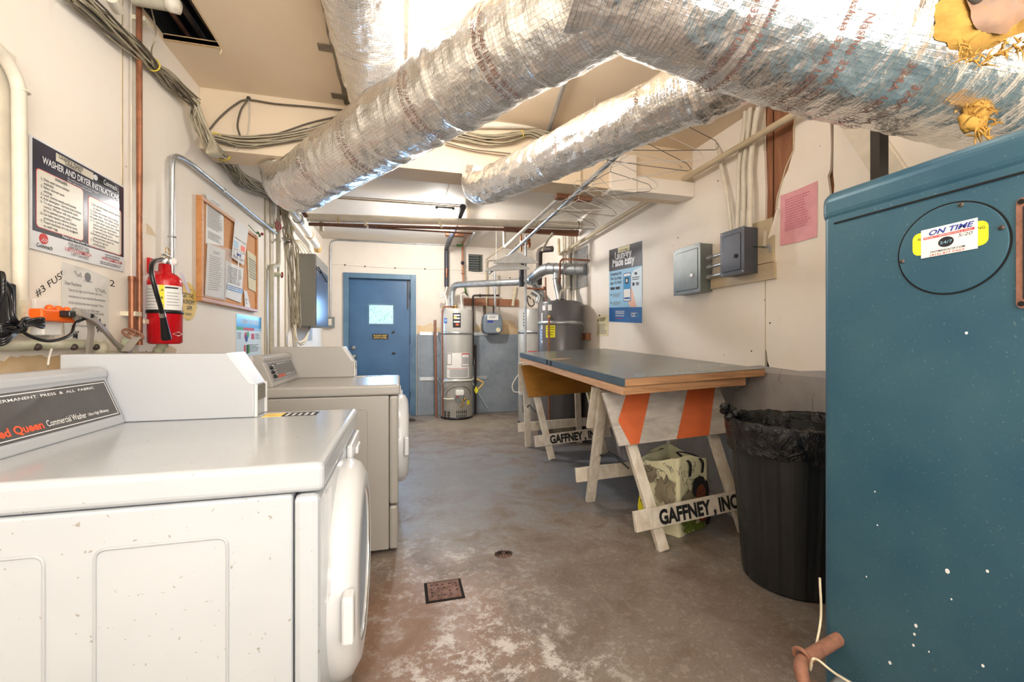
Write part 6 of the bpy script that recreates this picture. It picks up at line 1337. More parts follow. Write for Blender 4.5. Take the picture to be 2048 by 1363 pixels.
# ---------------------------------------------------------------- furnace
XF = 1.20; ft = H+0.43
t = thing('furnace', 'big teal speckled furnace cabinet filling the right edge', 'furnace', (1.57, 0.45, 0))
m = M('furnace_teal').box((XF, -0.16, 0.02), (1.95, 0.998, ft)); m.build('cabinet', t, bevel=0.03, seg=6)
m = M('furnace_teal').box((XF-0.004, -0.163, H+0.337), (1.953, 1.002, ft+0.001)); m.build('top_cover', t, bevel=0.032, seg=6)
p = Pl((XF, 0, 0), (0, -1, 0), (0, 0, 1))
m = M('dark_hole'); m.box((XF-0.0035, -0.13, H+0.333), (XF+0.002, 0.955, H+0.337)); m.build('cover_joint', t)
cy, cz_ = 0.690, H+0.208
m = M('dark_hole').ring(p, -cy, cz_, 0.1005, 0.1035, 0, 0.0012, 64); m.build('cover_edge', t)
cp_ = M('furnace_teal').disc(p, -cy, cz_, 0.100, 0, 0.003, 64).build('round_cover', t, bevel=0.0015)
for a_, b2 in ((-0.093, -0.012), (0.088, 0.025), (0.022, 0.092)):
    m = M('old_iron').lathe(p.P(-cy+a_, cz_+b2, 0.003), [(0.0, 0.0035), (0.004, 0.003), (0.0055, 0.0)], 14, axis=(-1, 0, 0)); m.mat('dark_hole').rect(Pl(p.P(-cy+a_, cz_+b2, 0.006), (0, -0.8, 0.6), (0, 0.6, 0.8)), -0.004, -0.0007, 0.004, 0.0007, 0, 0.0008); m.build('cover_screw', cp_)
pp = Pl(p.P(-cy, cz_, 0.003), (0, -1, 0), (0, 0, 1))
m = M('yellow_tag'); rr_(m, pp, -0.07, -0.005, 0.068, 0.048, 0.014, 0, 0.0008); m.mat('glue_yellow'); 
m.mat('black_print').text(pp, -0.060, 0.030, 'AIR', 0.009, c=0.0012); m.text(pp, 0.063, 0.030, 'CONDITIONING', 0.009, 'R', c=0.0012); m.build('yellow_label', cp_)
pc_ = Pl(pp.P(-0.052, -0.013, 0.001), (0, -1, 0.03), (0, 0, 1)); m = M('paper_white').rect(pc_, 0, 0, 0.103, 0.066, 0, 0.0008)
m.mat('blue_print').text(pc_, 0.014, 0.050, 'ON TIME', 0.0155, wfit=0.080, off=0.03, slant=0.3, c=0.0012); m.mat('red_print').rect(pc_, 0.005, 0.042, 0.098, 0.0475, 0.0008, 0.001); m.mat('white_print').text(pc_, 0.007, 0.0433, 'SPECIALTY REFRIGERATION & HVAC', 0.004, wfit=0.088, c=0.0014, off=0.01)
m.mat('black_print').disc(pc_, 0.048, 0.028, 0.0145, 0.0008, 0.0011, 24, ry=0.0115); m.text(pc_, 0.018, 0.0085, 'ONTIMEHVACSF.COM', 0.006, wfit=0.064, off=0.015, c=0.0012); m.mat('red_print').text(pc_, 0.018, 0.0015, '(415) 877 FAST', 0.0065, wfit=0.064, off=0.012, c=0.0012)
m.mat('poster_blue').text(pc_, 0.037, 0.0245, '24/7', 0.009, wfit=0.023, c=0.0015); m.mat('box_slate').text(pc_, 0.070, 0.033, '5/20', 0.010, wfit=0.024, c=0.0012, slant=0.2); m.build('business_card', cp_)
m = M('iron_rust'); rr_(m, p, -0.580, H+0.065, -0.45, H+0.285, 0.010, 0, 0.004); m.mat('black_print'); rr_(m, p, -0.570, H+0.082, -0.46, H+0.268, 0.004, 0.004, 0.005); m.mat('plate_grey')
for k in range(3): m.rect(p, -0.562, H+0.175+k*0.022, -0.548, H+0.186+k*0.022, 0.005, 0.0055)
for b2 in (H+0.074, H+0.277): m.mat('dark_hole').disc(p, -0.572, b2, 0.005, 0.004, 0.006, 12)
m.build('rating_plate', t)
m = M('paper_white'); 
for (u, v, r_) in ((1933, 666, 3), (1895, 1142, 5), (1975, 1142, 3), (1903, 1198, 2), (1832, 1251, 4), (1829, 1268, 3), (1827, 1290, 3), (1858, 1303, 2), (1780, 1325, 4), (1966, 1331, 3), (1733, 1153, 2), (1750, 983, 2), (1755, 1050, 2)):
    q = atX(u, v, XF); m.disc(p, -q.y, q.z, r_*0.00085, 0, 0.0006, 10, ry=r_*0.0011)
m.build('paint_drips', t)
for y in (0.0, 0.85): M('black_matte').box((XF+0.05, y, 0), (1.9, y+0.06, 0.022)).build('skid', t)
m = M('strap_metal'); q = atX(1643, 425, 1.26); m.box((1.26, 0.988, q.z-0.03), (1.34, 1.01, q.z+0.02)); m.build('corner_clip', t)
m = M('post_black').box((1.73, 1.205, 0), (1.775, 1.24, ZC1)); one(m, 'steel_post', 'dark square steel post behind the furnace', 'post', bevel=0.002)
# pipes at the furnace foot
q = atY(1590, 1330, 0.93)
t = thing('furnace_pipe', 'copper-brown pipe elbow sticking out at the foot of the furnace', 'pipe', V((q.x, 0.93, 0)))
e0 = atY(1592, 1328, 0.92); e1 = V((XF+0.12, 0.96, e0.z+0.035))
m = M('iron_rust').tube(rounded([e1, e0, e0+V((-0.01, -0.10, -0.10)), V((e0.x, 0.80, 0.0))], 0.04, 6), 0.017, 14); m.torus(e0+V((0.03, 0.01, 0.01)), 0.019, 0.006, (1, 0.3, 0.2)); m.torus(e0+V((0.0, -0.035, -0.03)), 0.019, 0.006, (0, 1, 1)); m.build('elbow_pipe', t)
m = M('galv_pipe').tube([e0+V((0.02, -0.06, -0.05)), e0+V((0.10, -0.04, -0.03)), V((XF+0.03, 0.80, e0.z-0.09))], 0.013, 10); m.ball(e0+V((0.03, -0.055, -0.05)), 0.02, 8); m.build('side_fitting', t)
m = M('cable_cream'); z0 = e0.z; cable(m, [V((XF-0.012, 0.99, z0+0.17)), V((XF-0.015, 0.985, z0+0.05)), e0+V((0.05, 0.0, -0.02)), e0+V((0.02, -0.03, 0.03)), e0+V((0.04, -0.03, 0.025)), e0+V((0.07, -0.05, 0.0)), V((XF-0.02, 0.83, z0-0.06)), V((XF-0.015, 0.70, z0-0.12)), V((XF-0.015, 0.68, 0.004))], 0.0032, 6, 8); one(m, 'thin_cable', 'thin cream cord wound round the pipe at the foot of the furnace', 'cable')

# ---------------------------------------------------------------- trash can
c = V((1.802, 1.648, 0)); t = thing('trash_can', 'big black ribbed trash can with a bin liner between the table and the furnace', 'trash can', c)
prof = [(0.195, 0.0), (0.205, 0.012), (0.255, 0.63), (0.262, 0.632), (0.262, 0.70), (0.268, 0.705), (0.268, 0.72), (0.25, 0.72), (0.24, 0.60), (0.195, 0.03), (0, 0.03)]
n = 96; vs = []; ang = [2*PI*k/n for k in range(n)]
for i, (r_, z_) in enumerate(prof):
    for a_ in ang:
        rb = 0.0
        if 0 < i < 3: ph = (a_*14/(2*PI)) % 1.0; rb = 0.005 if 0.3 < ph < 0.7 else 0.0
        vs.append(c+V(((r_-rb)*math.cos(a_), (r_-rb)*math.sin(a_), z_)))
m = M('garbage_bin'); m.add(vs, [(i*n+k, i*n+(k+1) % n, (i+1)*n+(k+1) % n, (i+1)*n+k) for i in range(len(prof)-1) for k in range(n)], False); b0 = m.add(vs[:n], [tuple(range(n-1, -1, -1))]); m.build('can_body', t)
# liner: folded over the rim with ragged hem
m = M('bin_liner'); rows = 22; n = 128; vs = []
for j in range(rows):
    f = j/(rows-1)
    for k in range(n):
        a_ = 2*PI*k/n; w1 = noise.noise(V((math.cos(a_)*3.5, math.sin(a_)*3.5, f*2.2))); w2 = noise.noise(V((math.cos(a_)*9, math.sin(a_)*9, f*3+4)))
        w3 = noise.noise(V((a_*2.2, f*9, 8)))
        if f < 0.45:   # outside skirt from hem up to rim
            g = f/0.45; r_ = 0.272+0.012*g+0.010*w1*(1.2-g)+0.006*w2+0.004*w3; z_ = 0.615+0.03*w1*(1-g)+g*0.125
        elif f < 0.6: g = (f-0.45)/0.15; r_ = 0.284-0.03*g+0.008*w2; z_ = 0.74+0.022*math.sin(g*PI)+0.012*w1+0.01*w2
        else: g = (f-0.6)/0.4; r_ = 0.254-0.045*g+0.022*w1+0.014*w2+0.01*w3; z_ = 0.742-0.30*g+0.02*w2
        vs.append(c+V((min(r_, 0.292)*math.cos(a_), min(r_, 0.292)*math.sin(a_), z_)))
m.add(vs, [(j*n+k, j*n+(k+1) % n, (j+1)*n+(k+1) % n, (j+1)*n+k) for j in range(rows-1) for k in range(n)], True); b0 = len(m.v); m.add([vs[(rows-1)*n+k] for k in range(n)], [tuple(range(n))], True)
q = onCyl(c, 0.27, 0, -0.33, 0.76)
for k in range(5): m.ball(q+V((random.uniform(-.02, .03), random.uniform(-.02, .03), 0.012*k)), 0.026, 10, disp=0.8)
m.build('bin_liner', t)

# ---------------------------------------------------------------- folding table top: an old door laid on sawhorses
def TP(x, y, dz=0.0):             # the top sags towards the near left corner
    f = (x-1.14)/0.91; g = (y-2.04)/2.03
    return V((x, y, H+(-0.197*(1-f)-0.159*f)*(1-g)+(-0.113*(1-f)-0.076*f)*g+dz))
def slab(m, x0, y0, x1, y1, d0, d1): return m.hexa([TP(x0, y0, d0), TP(x1, y0, d0), TP(x1, y1, d0), TP(x0, y1, d0), TP(x0, y0, d1), TP(x1, y0, d1), TP(x1, y1, d1), TP(x0, y1, d1)])
t = thing('work_table', 'old grey-blue painted door used as a table top across two sawhorses', 'table', TP(1.6, 3.05, -0.09))
slab(M('edge_wood'), 1.146, 2.044, 2.05, 4.066, -0.044, -0.003).build('door_slab', t, bevel=0.002)
slab(M('tabletop_paint'), 1.142, 2.042, 2.05, 4.07, -0.003, 0.0).build('painted_surface', t)
m = slab(M('edge_blue'), 1.138, 2.04, 1.146, 4.07, -0.043, -0.002); m.build('painted_edge', t)
m = M('dark_hole'); 
for y in (3.15, 3.24): m.hexa([TP(1.1365, y, -0.04), TP(1.139, y, -0.04), TP(1.139, y+0.035, -0.04), TP(1.1365, y+0.035, -0.04), TP(1.1365, y, -0.004), TP(1.139, y, -0.004), TP(1.139, y+0.035, -0.004), TP(1.1365, y+0.035, -0.004)])
m.build('lock_cutout', t)
m = M('edge_light'); m.poly(Pl(TP(1.2, 3.22, 0.0008), (1, 0, 0.04), (0, 1, 0.04)), [(-0.05, 0), (0.02, -0.03), (0.11, -0.01), (0.13, 0.02), (0.05, 0.035), (-0.02, 0.03)], 0, 0.0008); m.build('bare_patch', t)
t = thing('plywood_panel', 'bare plywood panel lying between the blue door top and the sawhorses', 'board', TP(1.6, 3.05, -0.12))
slab(M('edge_wood'), 1.145, 2.06, 1.93, 4.06, -0.092, -0.046).build('panel', t, bevel=0.003)
slab(M('edge_light'), 1.141, 2.062, 1.145, 4.06, -0.090, -0.048).build('edge_strip', t)
# sawhorses
def sawhorse(dx, dy, sz, label, board_mat, stripes, seed, rs=0.0):
    t = thing('sawhorse', label, 'sawhorse', (1.5+dx, 2.4+dy, 0))
    def Q(x, y, z): return V((x+dx, y+dy, z*sz))
    def leg(a_, b2, nm='leg'):
        a_, b2 = V(a_), V(b2); d = (b2-a_).normalized(); sd = V((1, 0, 0)); sd = (sd-d*sd.dot(d)).normalized(); nn = d.cross(sd)
        M('saw_white').bar(a_, b2, sd*0.062, nn*0.034).build(nm, t, bevel=0.003)
    leg(Q(1.23, 2.31, 0.83), Q(1.375, 2.04, 0.0)); leg(Q(1.80, 2.31, 0.84), Q(1.965, 2.11, 0.0))
    leg(Q(1.23, 2.45, 0.83), Q(1.30, 2.80-rs, 0.0)); leg(Q(1.80, 2.45, 0.83), Q(1.90, 2.84-rs*1.1, 0.0))
    # front board (tilted face), corners clockwise from top left
    c4 = [Q(1.137, 2.285, 0.83), Q(1.936, 2.285, 0.846), Q(1.972, 2.165, 0.585), Q(1.182, 2.165, 0.545)]
    nrm = (c4[1]-c4[0]).cross(c4[3]-c4[0]).normalized()
    if nrm.y > 0: nrm = -nrm
    bk = nrm*-0.018; m = M(board_mat); m.hexa([c4[3]+bk, c4[2]+bk, c4[1]+bk, c4[0]+bk, c4[3], c4[2], c4[1], c4[0]]); bo = m.build('front_board', t, bevel=0.002)
    def bp(f, g, l=0.0012): return (c4[0].lerp(c4[1], f)).lerp(c4[3].lerp(c4[2], f), g)+nrm*l
    m = M('stripe_orange')
    for s_ in stripes:
        m.add([bp(*q) for q in s_], [tuple(range(len(s_)))])
    if stripes: so = m.build('orange_stripe', bo)
    # rear board
    r4 = [Q(1.16, 2.465, 0.84), Q(1.95, 2.465, 0.84), Q(1.99, 2.59-rs*.4, 0.56), Q(1.18, 2.59-rs*.4, 0.56)]; n2 = V((0, 0.9, 0.4)).normalized()*0.018
    m = M('saw_white'); m.hexa([r4[3], r4[2], r4[1], r4[0], r4[3]+n2, r4[2]+n2, r4[1]+n2, r4[0]+n2]); m.build('rear_board', t, bevel=0.002)
    # lower rails
    e0, e1 = Q(1.21, 2.055, 0.165), Q(2.03, 2.125, 0.20); d = (e1-e0).normalized(); up = V((0, 0.18, 1)); up = (up-d*up.dot(d)).normalized(); nn = d.cross(up)
    M('saw_white').bar(e0, e1, up*0.105, nn*0.022).build('lower_rail', t, bevel=0.002)
    pl = Pl(e0-nn*0 , d, up); off_ = 0.0115 if pl.n.y < 0 else -0.0115
    m = M('black_print'); m.text(pl, 0.150, -0.037, 'GAFFNEY , INC', 0.104, off=0.045, wfit=0.555, c=0.013, ys=1.0)
    ro = m.build('stencil_lettering', t)
    M('saw_white').bar(Q(1.18, 2.775-rs, 0.20), Q(1.98, 2.80-rs, 0.22), (0, 0.02, 0.09), (0, 0.022, 0)).build('rear_rail', t, bevel=0.002)
    m = M('black_matte').tube([Q(1.27, 2.22, 0.40), Q(1.26, 2.40, 0.44), Q(1.27, 2.58, 0.38)], 0.006, 6); m.build('spreader', t)
    return t
st = [[(0.20, 0.0), (0.40, 0.0), (0.155, 1.0), (0.085, 1.0), (0.05, 0.55)], [(0.72, 0.0), (0.965, 0.0), (0.74, 1.0), (0.46, 1.0)]]
sawhorse(0, 0, 1.0, 'near sawhorse with an orange striped board and stencilled lower rail', 'worn_board', st, 1)
sawhorse(0.03, 1.84, 1.07, 'far sawhorse with a plain yellow-brown board under the table end', 'saw_yellow', [], 2, 0.22)
# yellow-green rag
q = atY(1182, 810, 3.6); m = M('lime')
for k in range(7): m.ball(atY(1182+(k % 2)*3, 793+k*8, 3.95), 0.026, 10, (0.9, 0.8, 1.4), 0.9)
one(m, 'lime_glove', 'crumpled lime green glove hanging behind the near sawhorse', 'glove')

# ---------------------------------------------------------------- shopping bag
A_, B_, C_, D_ = V((1.55, 2.15, 0)), V((1.84, 2.26, 0)), V((1.72, 2.49, 0)), V((1.42, 2.37, 0)); hb = 0.43
t = thing('shopping_bag', 'printed reusable shopping bag standing under the near sawhorse', 'shopping bag', (A_+B_+C_+D_)/4)
m = M('bag_cream'); N_ = 12; R_ = 10
ring0 = []
for (a, b) in ((A_, B_), (B_, C_), (C_, D_), (D_, A_)):
    for i in range(N_): ring0.append(a.lerp(b, i/N_))
ctr = (A_+B_+C_+D_)/4; vs = []
for j in range(R_+1):
    f = j/R_
    for i, q in enumerate(ring0):
        e = (q-ctr); k = 1+0.02*math.sin(f*3+i)+0.05*noise.noise(V((i*0.4, f*3, 0))); sag = 0.028*math.sin(i*2*PI/len(ring0)*2+1)
        vs.append(ctr+e*k*(1-0.05*f)+V((0, 0, hb*f+(sag if j == R_ else sag*f)*1.0)))
n = len(ring0); m.add(vs, [(j*n+i, j*n+(i+1) % n, (j+1)*n+(i+1) % n, (j+1)*n+i) for j in range(R_) for i in range(n)], True); m.add([v for v in vs[:n]], [tuple(range(n-1, -1, -1))])
inn = [v*1.0+(ctr-v)*0.03+V((0, 0, -0.03)) for v in vs[R_*n:]]
m.mat('bag_shade'); m.add([ctr+(v-ctr)*0.93+V((0, 0, -0.06)) for v in vs[R_*n:]], [tuple(range(n))]); m.build('bag_body', t)
def face(p0, p1, out):           # map print coordinates to a bag side
    d = p1-p0
    def g(x, y, l=0.0): 
        f = y; i = x; q = p0.lerp(p1, x); e = q-ctr
        return ctr+e*(1.035-0.05*f)+V((0, 0, hb*f*0.98))+out*(0.008+l)
    return g
nAB = V((B_-A_).y and (B_-A_).cross(V((0, 0, 1)))).normalized(); nDA = (A_-D_).cross(V((0, 0, 1))).normalized()
gA = face(A_, B_, nAB); gD = face(D_, A_, nDA)
def blob(m, g, cx, cy, rx, ry, l, seed, n=26, wob=0.3): m.add([g(cx, cy, l)]+[g(cx+rx*math.cos(2*PI*i/n)*(1+wob*noise.noise(V((math.cos(2*PI*i/n)*2, math.sin(2*PI*i/n)*2, seed)))), cy+ry*math.sin(2*PI*i/n)*(1+wob*noise.noise(V((math.sin(2*PI*i/n)*3, math.cos(2*PI*i/n)*3, seed)))), l) for i in range(n)], [(0, 1+i, 1+(i+1) % n) for i in range(n)])
def strokes(m, g, k, x0, x1, y0, y1, seed, rad=0.05):
    rg = random.Random(seed)
    for j in range(k):
        cx, cy = rg.uniform(x0, x1), rg.uniform(y0, y1); a0 = rg.random()*6.28; rr2 = rad*(0.4+rg.random())
        m.tube([g(cx+rr2*math.cos(a0+s_*0.35), cy+rr2*0.8*math.sin(a0+s_*0.35), 0.0012) for s_ in range(6)], 0.0011, 4, caps=False)
m = M('bag_shade'); blob(m, gA, 0.3, 0.45, 0.26, 0.16, 0.0003, 9); m.mat('bag_olive'); blob(m, gA, 0.3, 0.16, 0.22, 0.13, 0.0006, 1, wob=0.6); blob(m, gA, 0.62, 0.06, 0.2, 0.05, 0.0006, 2); m.mat('bag_brown'); blob(m, gA, 0.75, 0.25, 0.18, 0.16, 0.0006, 3); blob(m, gA, 0.68, 0.50, 0.16, 0.14, 0.001, 4, wob=0.1)
m.mat('black_print'); blob(m, gA, 0.62, 0.62, 0.24, 0.13, 0.0008, 5, wob=0.5); blob(m, gA, 0.86, 0.50, 0.10, 0.16, 0.0006, 6, wob=0.4); blob(m, gA, 0.88, 0.16, 0.12, 0.14, 0.0005, 7)
m.mat('orange_print'); blob(m, gA, 0.72, 0.18, 0.06, 0.045, 0.0014, 8); blob(m, gA, 0.6, 0.28, 0.04, 0.03, 0.0014, 9); m.mat('red_print'); blob(m, gA, 0.80, 0.28, 0.05, 0.04, 0.0014, 10)
m.mat('black_print'); blob(m, gA, 0.63, 0.53, 0.025, 0.012, 0.0018, 1, wob=0); blob(m, gA, 0.76, 0.54, 0.025, 0.012, 0.0018, 1, wob=0); m.mat('red_print'); blob(m, gA, 0.70, 0.43, 0.04, 0.012, 0.0018, 1, wob=0)
m.mat('black_print'); strokes(m, gA, 26, 0.05, 0.5, 0.6, 0.95, 3, 0.07); strokes(m, gA, 18, 0.05, 0.5, 0.05, 0.5, 4, 0.06); m.mat('white_print')
m.add([gA(0.0, 0.22, 0.002), gA(0.38, 0.40, 0.002), gA(0.38, 0.47, 0.002), gA(0.0, 0.29, 0.002)], [(0, 1, 2, 3)]); m.mat('black_print').text(None, 0, 0, "TRADER JOE'S", 0.075, 'L', 0.02, fmap=lambda x, y: gA(0.02+x*0.62, 0.245+x*0.30+y*0.5, 0.003))
m.build('front_print', t)
m = M('bag_shade'); blob(m, gD, 0.7, 0.6, 0.25, 0.2, 0.0003, 13, wob=0.6); blob(m, gD, 0.3, 0.8, 0.2, 0.12, 0.0003, 14, wob=0.6); m.mat('yellow_tag'); blob(m, gD, 0.25, 0.30, 0.22, 0.22, 0.0004, 3, wob=0.1); m.mat('black_print'); strokes(m, gD, 34, 0.1, 0.95, 0.3, 0.95, 5, 0.09); m.text(None, 0, 0, 'HO', 0.16, 'L', 0.03, fmap=lambda x, y: gD(0.1+x*0.9, 0.36+y*0.8, 0.0015)); m.text(None, 0, 0, 'OPEN', 0.10, 'L', 0.03, fmap=lambda x, y: gD(0.06+x*0.9, 0.14+y*0.8, 0.0015)); m.build('side_print', t)
for (g, x0, x1) in ((gA, 0.30, 0.72), ):
    m = M('black_matte'); ribbon(m, [g(x0, 0.80, 0.004), g(x0, 0.98, 0.006), g(x0+0.03, 1.04, -0.05), g((x0+x1)/2, 1.06, -0.12), g(x1-0.02, 1.03, -0.05), g(x1, 0.96, 0.006), g(x1, 0.80, 0.004)], nAB.cross(V((0, 0, 1)))*0.012, 0.001); m.build('handle', t)
gC = face(C_, D_, -nAB); m = M('black_matte'); ribbon(m, [gC(0.3, 0.85, 0.004), gC(0.3, 1.0, 0.004), gC(0.4, 1.06, -0.05), gC(0.6, 1.06, -0.06), gC(0.7, 0.98, 0.0), gC(0.7, 0.84, 0.004)], nAB.cross(V((0, 0, 1)))*0.012, 0.001); m.build('handle', t)

# ---------------------------------------------------------------- right wall things
P0 = R(1221, 500); P1 = R(1287, 478); P2 = R(1285, 649); P3 = R(1219, 643)
r_ = (P1-P0+P2-P3)/2; Wp = r_.length; u_ = (P0-P3); Hp = u_.length
t = thing('wall_poster', 'tall black and blue Laundry Made Easy poster on the right wall', 'poster', V((XR, (P0.y+P1.y)/2, P3.z)))
p = Pl(V((XR-0.002, P3.y, P3.z)), (0, (P2-P3).y, (P1-P0).z*0.5+(P2-P3).z*0.5), (0, 0, 1)); p.u = V((0, 0, 1)); p.n = V((-1, 0, 0))
m = M('poster_blue').rect(p, 0, 0, Wp, Hp, 0, 0.002); m.mat('poster_navy').rect(p, 0, 0, Wp, Hp*.195, 0.002, 0.0025); m.mat('poster_black').rect(p, 0, Hp*.70, Wp, Hp, 0.002, 0.0025); m.mat('poster_pale').poly(p, [(Wp*.66, Hp*.195), (Wp, Hp*.195), (Wp, Hp*.69), (Wp*.78, Hp*.66), (Wp*.66, Hp*.58)], 0.002, 0.0025)
m.build('poster_sheet', t)
m = M('white_print').text(p, Wp*.20, Hp*.845, 'Laundry', 0.11, off=0.03, wfit=Wp*.52, c=0.003, ys=1.0); m.text(p, Wp*.12, Hp*.755, 'Made Easy', 0.11, off=0.03, wfit=Wp*.68, c=0.003)
m.mat('paper_cream').rect(p, Wp*.30, Hp*.925, Wp*.66, Hp*.995, 0.002, 0.003); m.mat('black_print').text(p, Wp*.35, Hp*.945, 'CSCServiceWorks', 0.02, wfit=Wp*.26, c=0.0035)
m.text(p, Wp*.05, Hp*.635, 'Download the', 0.045, off=0.01, wfit=Wp*.36, c=0.003); m.text(p, Wp*.05, Hp*.575, 'One Tap Away', 0.045, off=0.01, wfit=Wp*.36, c=0.003); m.text(p, Wp*.05, Hp*.515, "app. It's free!", 0.045, off=0.01, wfit=Wp*.36, c=0.003)
for x in (.05, .22): m.rect(p, Wp*x, Hp*.44, Wp*(x+.14), Hp*.475, 0.002, 0.003)
for b2 in (.37, .26): m.disc(p, Wp*.07, Hp*b2, 0.009, 0.002, 0.003, 12); m.mat('grey_print').lines(p, Wp*.13, Hp*(b2-.04), Wp*.40, Hp*(b2+.02), 3, 0.003); m.mat('black_print')
m.mat('skin_print').poly(p, [(Wp*.50, Hp*.40), (Wp*.58, Hp*.30), (Wp*.68, Hp*.195), (Wp*.86, Hp*.195), (Wp*.76, Hp*.38), (Wp*.68, Hp*.50)], 0.0025, 0.0028)
m.mat('poster_navy'); rr_(m, p, Wp*.47, Hp*.27, Wp*.70, Hp*.64, 0.012, 0.0028, 0.0034); m.mat('paper_white'); rr_(m, p, Wp*.485, Hp*.28, Wp*.685, Hp*.63, 0.010, 0.0034, 0.0038); m.mat('poster_cyan').rect(p, Wp*.49, Hp*.43, Wp*.68, Hp*.60, 0.0038, 0.004); m.mat('black_print'); rr_(m, p, Wp*.53, Hp*.50, Wp*.63, Hp*.58, 0.006, 0.004, 0.0044); m.mat('white_print').rect(p, Wp*.56, Hp*.52, Wp*.60, Hp*.56, 0.0044, 0.0048); m.mat('poster_navy').rect(p, Wp*.50, Hp*.30, Wp*.67, Hp*.325, 0.0038, 0.0042)
m.mat('black_print').lines(p, Wp*.74, Hp*.53, Wp*.94, Hp*.58, 2, 0.003); m.rect(p, Wp*.80, Hp*.60, Wp*.87, Hp*.63, 0.0025, 0.003); m.rect(p, Wp*.74, Hp*.465, Wp*.80, Hp*.505, 0.0025, 0.003); m.mat('grey_print').rect(p, Wp*.84, Hp*.465, Wp*.92, Hp*.505, 0.0025, 0.003)
m.mat('white_print').text(p, Wp*.22, Hp*.13, 'DOWNLOAD THE APP', 0.022, off=0.02, wfit=Wp*.28, c=0.003); m.text(p, Wp*.22, Hp*.105, 'CSC SERVICEWORKS', 0.022, off=0.02, wfit=Wp*.28, c=0.003); m.lines(p, Wp*.22, Hp*.07, Wp*.5, Hp*.095, 1, 0.003); m.text(p, Wp*.70, Hp*.075, 'CSC', 0.05, off=0.04, wfit=Wp*.14, c=0.003); m.lines(p, Wp*.70, Hp*.115, Wp*.9, Hp*.13, 1, 0.003); m.mat('poster_cyan').disc(p, Wp*.90, Hp*.09, 0.013, 0.0025, 0.003, 12)
m.mat('red_print').lines(p, Wp*.22, Hp*.04, Wp*.46, Hp*.06, 1, 0.0032); m.build('lettering', t)
# aged note card
P0 = R(1196, 632); P1 = R(1220, 630); P3 = R(1193, 673); P2 = R(1218, 672)
p = PLr((XR-0.001, P3.y, P3.z)); Wn = P0.y-P1.y; Hn = P0.z-P3.z
m = M('paper_cream').poly(p, [(0, 0), (Wn, 0.004), (Wn+0.004, Hn*.5), (Wn, Hn), (Wn*.1, Hn-0.003), (0.006, Hn*.6)], 0, 0.002); m.mat('black_print').lines(p, Wn*.3, Hn*.72, Wn*.85, Hn*.9, 3, 0.003); m.poly(p, [(Wn*.12, Hn*.74), (Wn*.22, Hn*.74), (Wn*.17, Hn*.88)], 0.002, 0.003); m.mat('grey_print').lines(p, Wn*.1, Hn*.1, Wn*.9, Hn*.6, 9, 0.003, seed=5); m.mat('dark_hole').ball(p.P(Wn*.3, Hn+0.004, 0.004), 0.008, 8)
one(m, 'paper_card', 'small yellowed typed card pinned to the right wall, beside the tall poster', 'card')
# electrical boxes
def ebox(c4, depth, mat_, label, latch, off):
    (u0, v0), (u1, v1), (u2, v2), (u3, v3) = c4
    q0, q1, q2, q3 = [atX(u, v, XR-depth-off) for u, v in c4]; y0, y1 = (q1.y+q2.y)/2, (q0.y+q3.y)/2; z0, z1 = (q2.z+q3.z)/2, (q0.z+q1.z)/2
    t = thing('electrical_box', label, 'electrical box', (XR, (y0+y1)/2, z0))
    M(mat_).box((XR-depth-off+0.002, y0+0.004, z0+0.004), (XR-off, y1-0.004, z1-0.004)).build('box_body', t, bevel=0.002)
    p = PLr((XR-depth-off+0.002, y1, z0)); W_, H_ = y1-y0, z1-z0
    M(mat_).rect(p, 0, 0, W_, H_, 0, 0.004).build('cover_plate', t, bevel=0.0015)
    m = M('black_matte'); e = 0.025; rr_(m, p, e, e, W_-e, H_-e*1.2, 0.010, 0.004, 0.0046); m.build('door_gap', t)
    m = M(mat_); rr_(m, p, e+0.003, e+0.003, W_-e-0.003, H_-e*1.2-0.003, 0.009, 0.004, 0.0065); do = m.build('box_door', t, bevel=0.001)
    m = M('black_matte' if latch else 'chrome')
    if latch: m.disc(p, W_*.68, H_*.40, 0.013, 0.0065, 0.011, 20)
    else: m.rect(p, W_*.66, H_*.34, W_*.76, H_*.40, 0.0065, 0.011)
    m.build('latch', do)
    for (a_, b2) in ((0.012, 0.012), (W_-0.012, 0.012), (0.012, H_-0.012), (W_-0.012, H_-0.012)): M('chrome').lathe(p.P(a_, b2, 0.004), [(0, 0.003), (0.004, 0.002), (0.005, 0)], 10, axis=(-1, 0, 0)).build('screw', t)
    return t, y0, y1, z0, z1
t1, b1y0, b1y1, b1z0, b1z1 = ebox(((1347.5, 502), (1401.3, 485), (1401.3, 584), (1347.5, 591.6)), 0.10, 'panel_grey', 'light grey breaker box on the right wall nearest the tall poster', False, 0.0)
t2, b2y0, b2y1, b2z0, b2z1 = ebox(((1441, 467), (1489, 452), (1489, 545), (1441, 556)), 0.10, 'box_slate', 'dark slate breaker box on the right wall with four conduits above', True, 0.02)
m = M('tan_pipe').box((XR-0.02, b2y0-0.11, b2z0-0.045), (XR, b1y0, b2z0+0.05)); one(m, 'backing_board', 'cream painted board behind the breaker boxes', 'board')
m = M('tan_pipe').box((XR-0.018, b2y0-0.10, b2z0+0.055), (XR, b2y1+0.06, b2z1+0.03)); one(m, 'backing_board', 'cream painted square board directly behind the dark breaker box', 'board')
for k in range(3):
    z_ = b1z0+0.10+0.065*k; m = M('strap_metal').tube([(XR-0.045, b1y0+0.005, z_), (XR-0.05, b2y1-0.006, z_+0.006)], 0.011, 12); m.torus((XR-0.045, b1y0-0.012, z_), 0.014, 0.004, (0, 1, 0)); m.torus((XR-0.045, b1y0-0.03, z_), 0.013, 0.003, (0, 1, 0))
    one(m, 'conduit_nipple', ('lowest', 'middle', 'topmost')[k]+' of three short steel conduits joining the two breaker boxes', 'conduit')
zt_ = b2z1+0.0
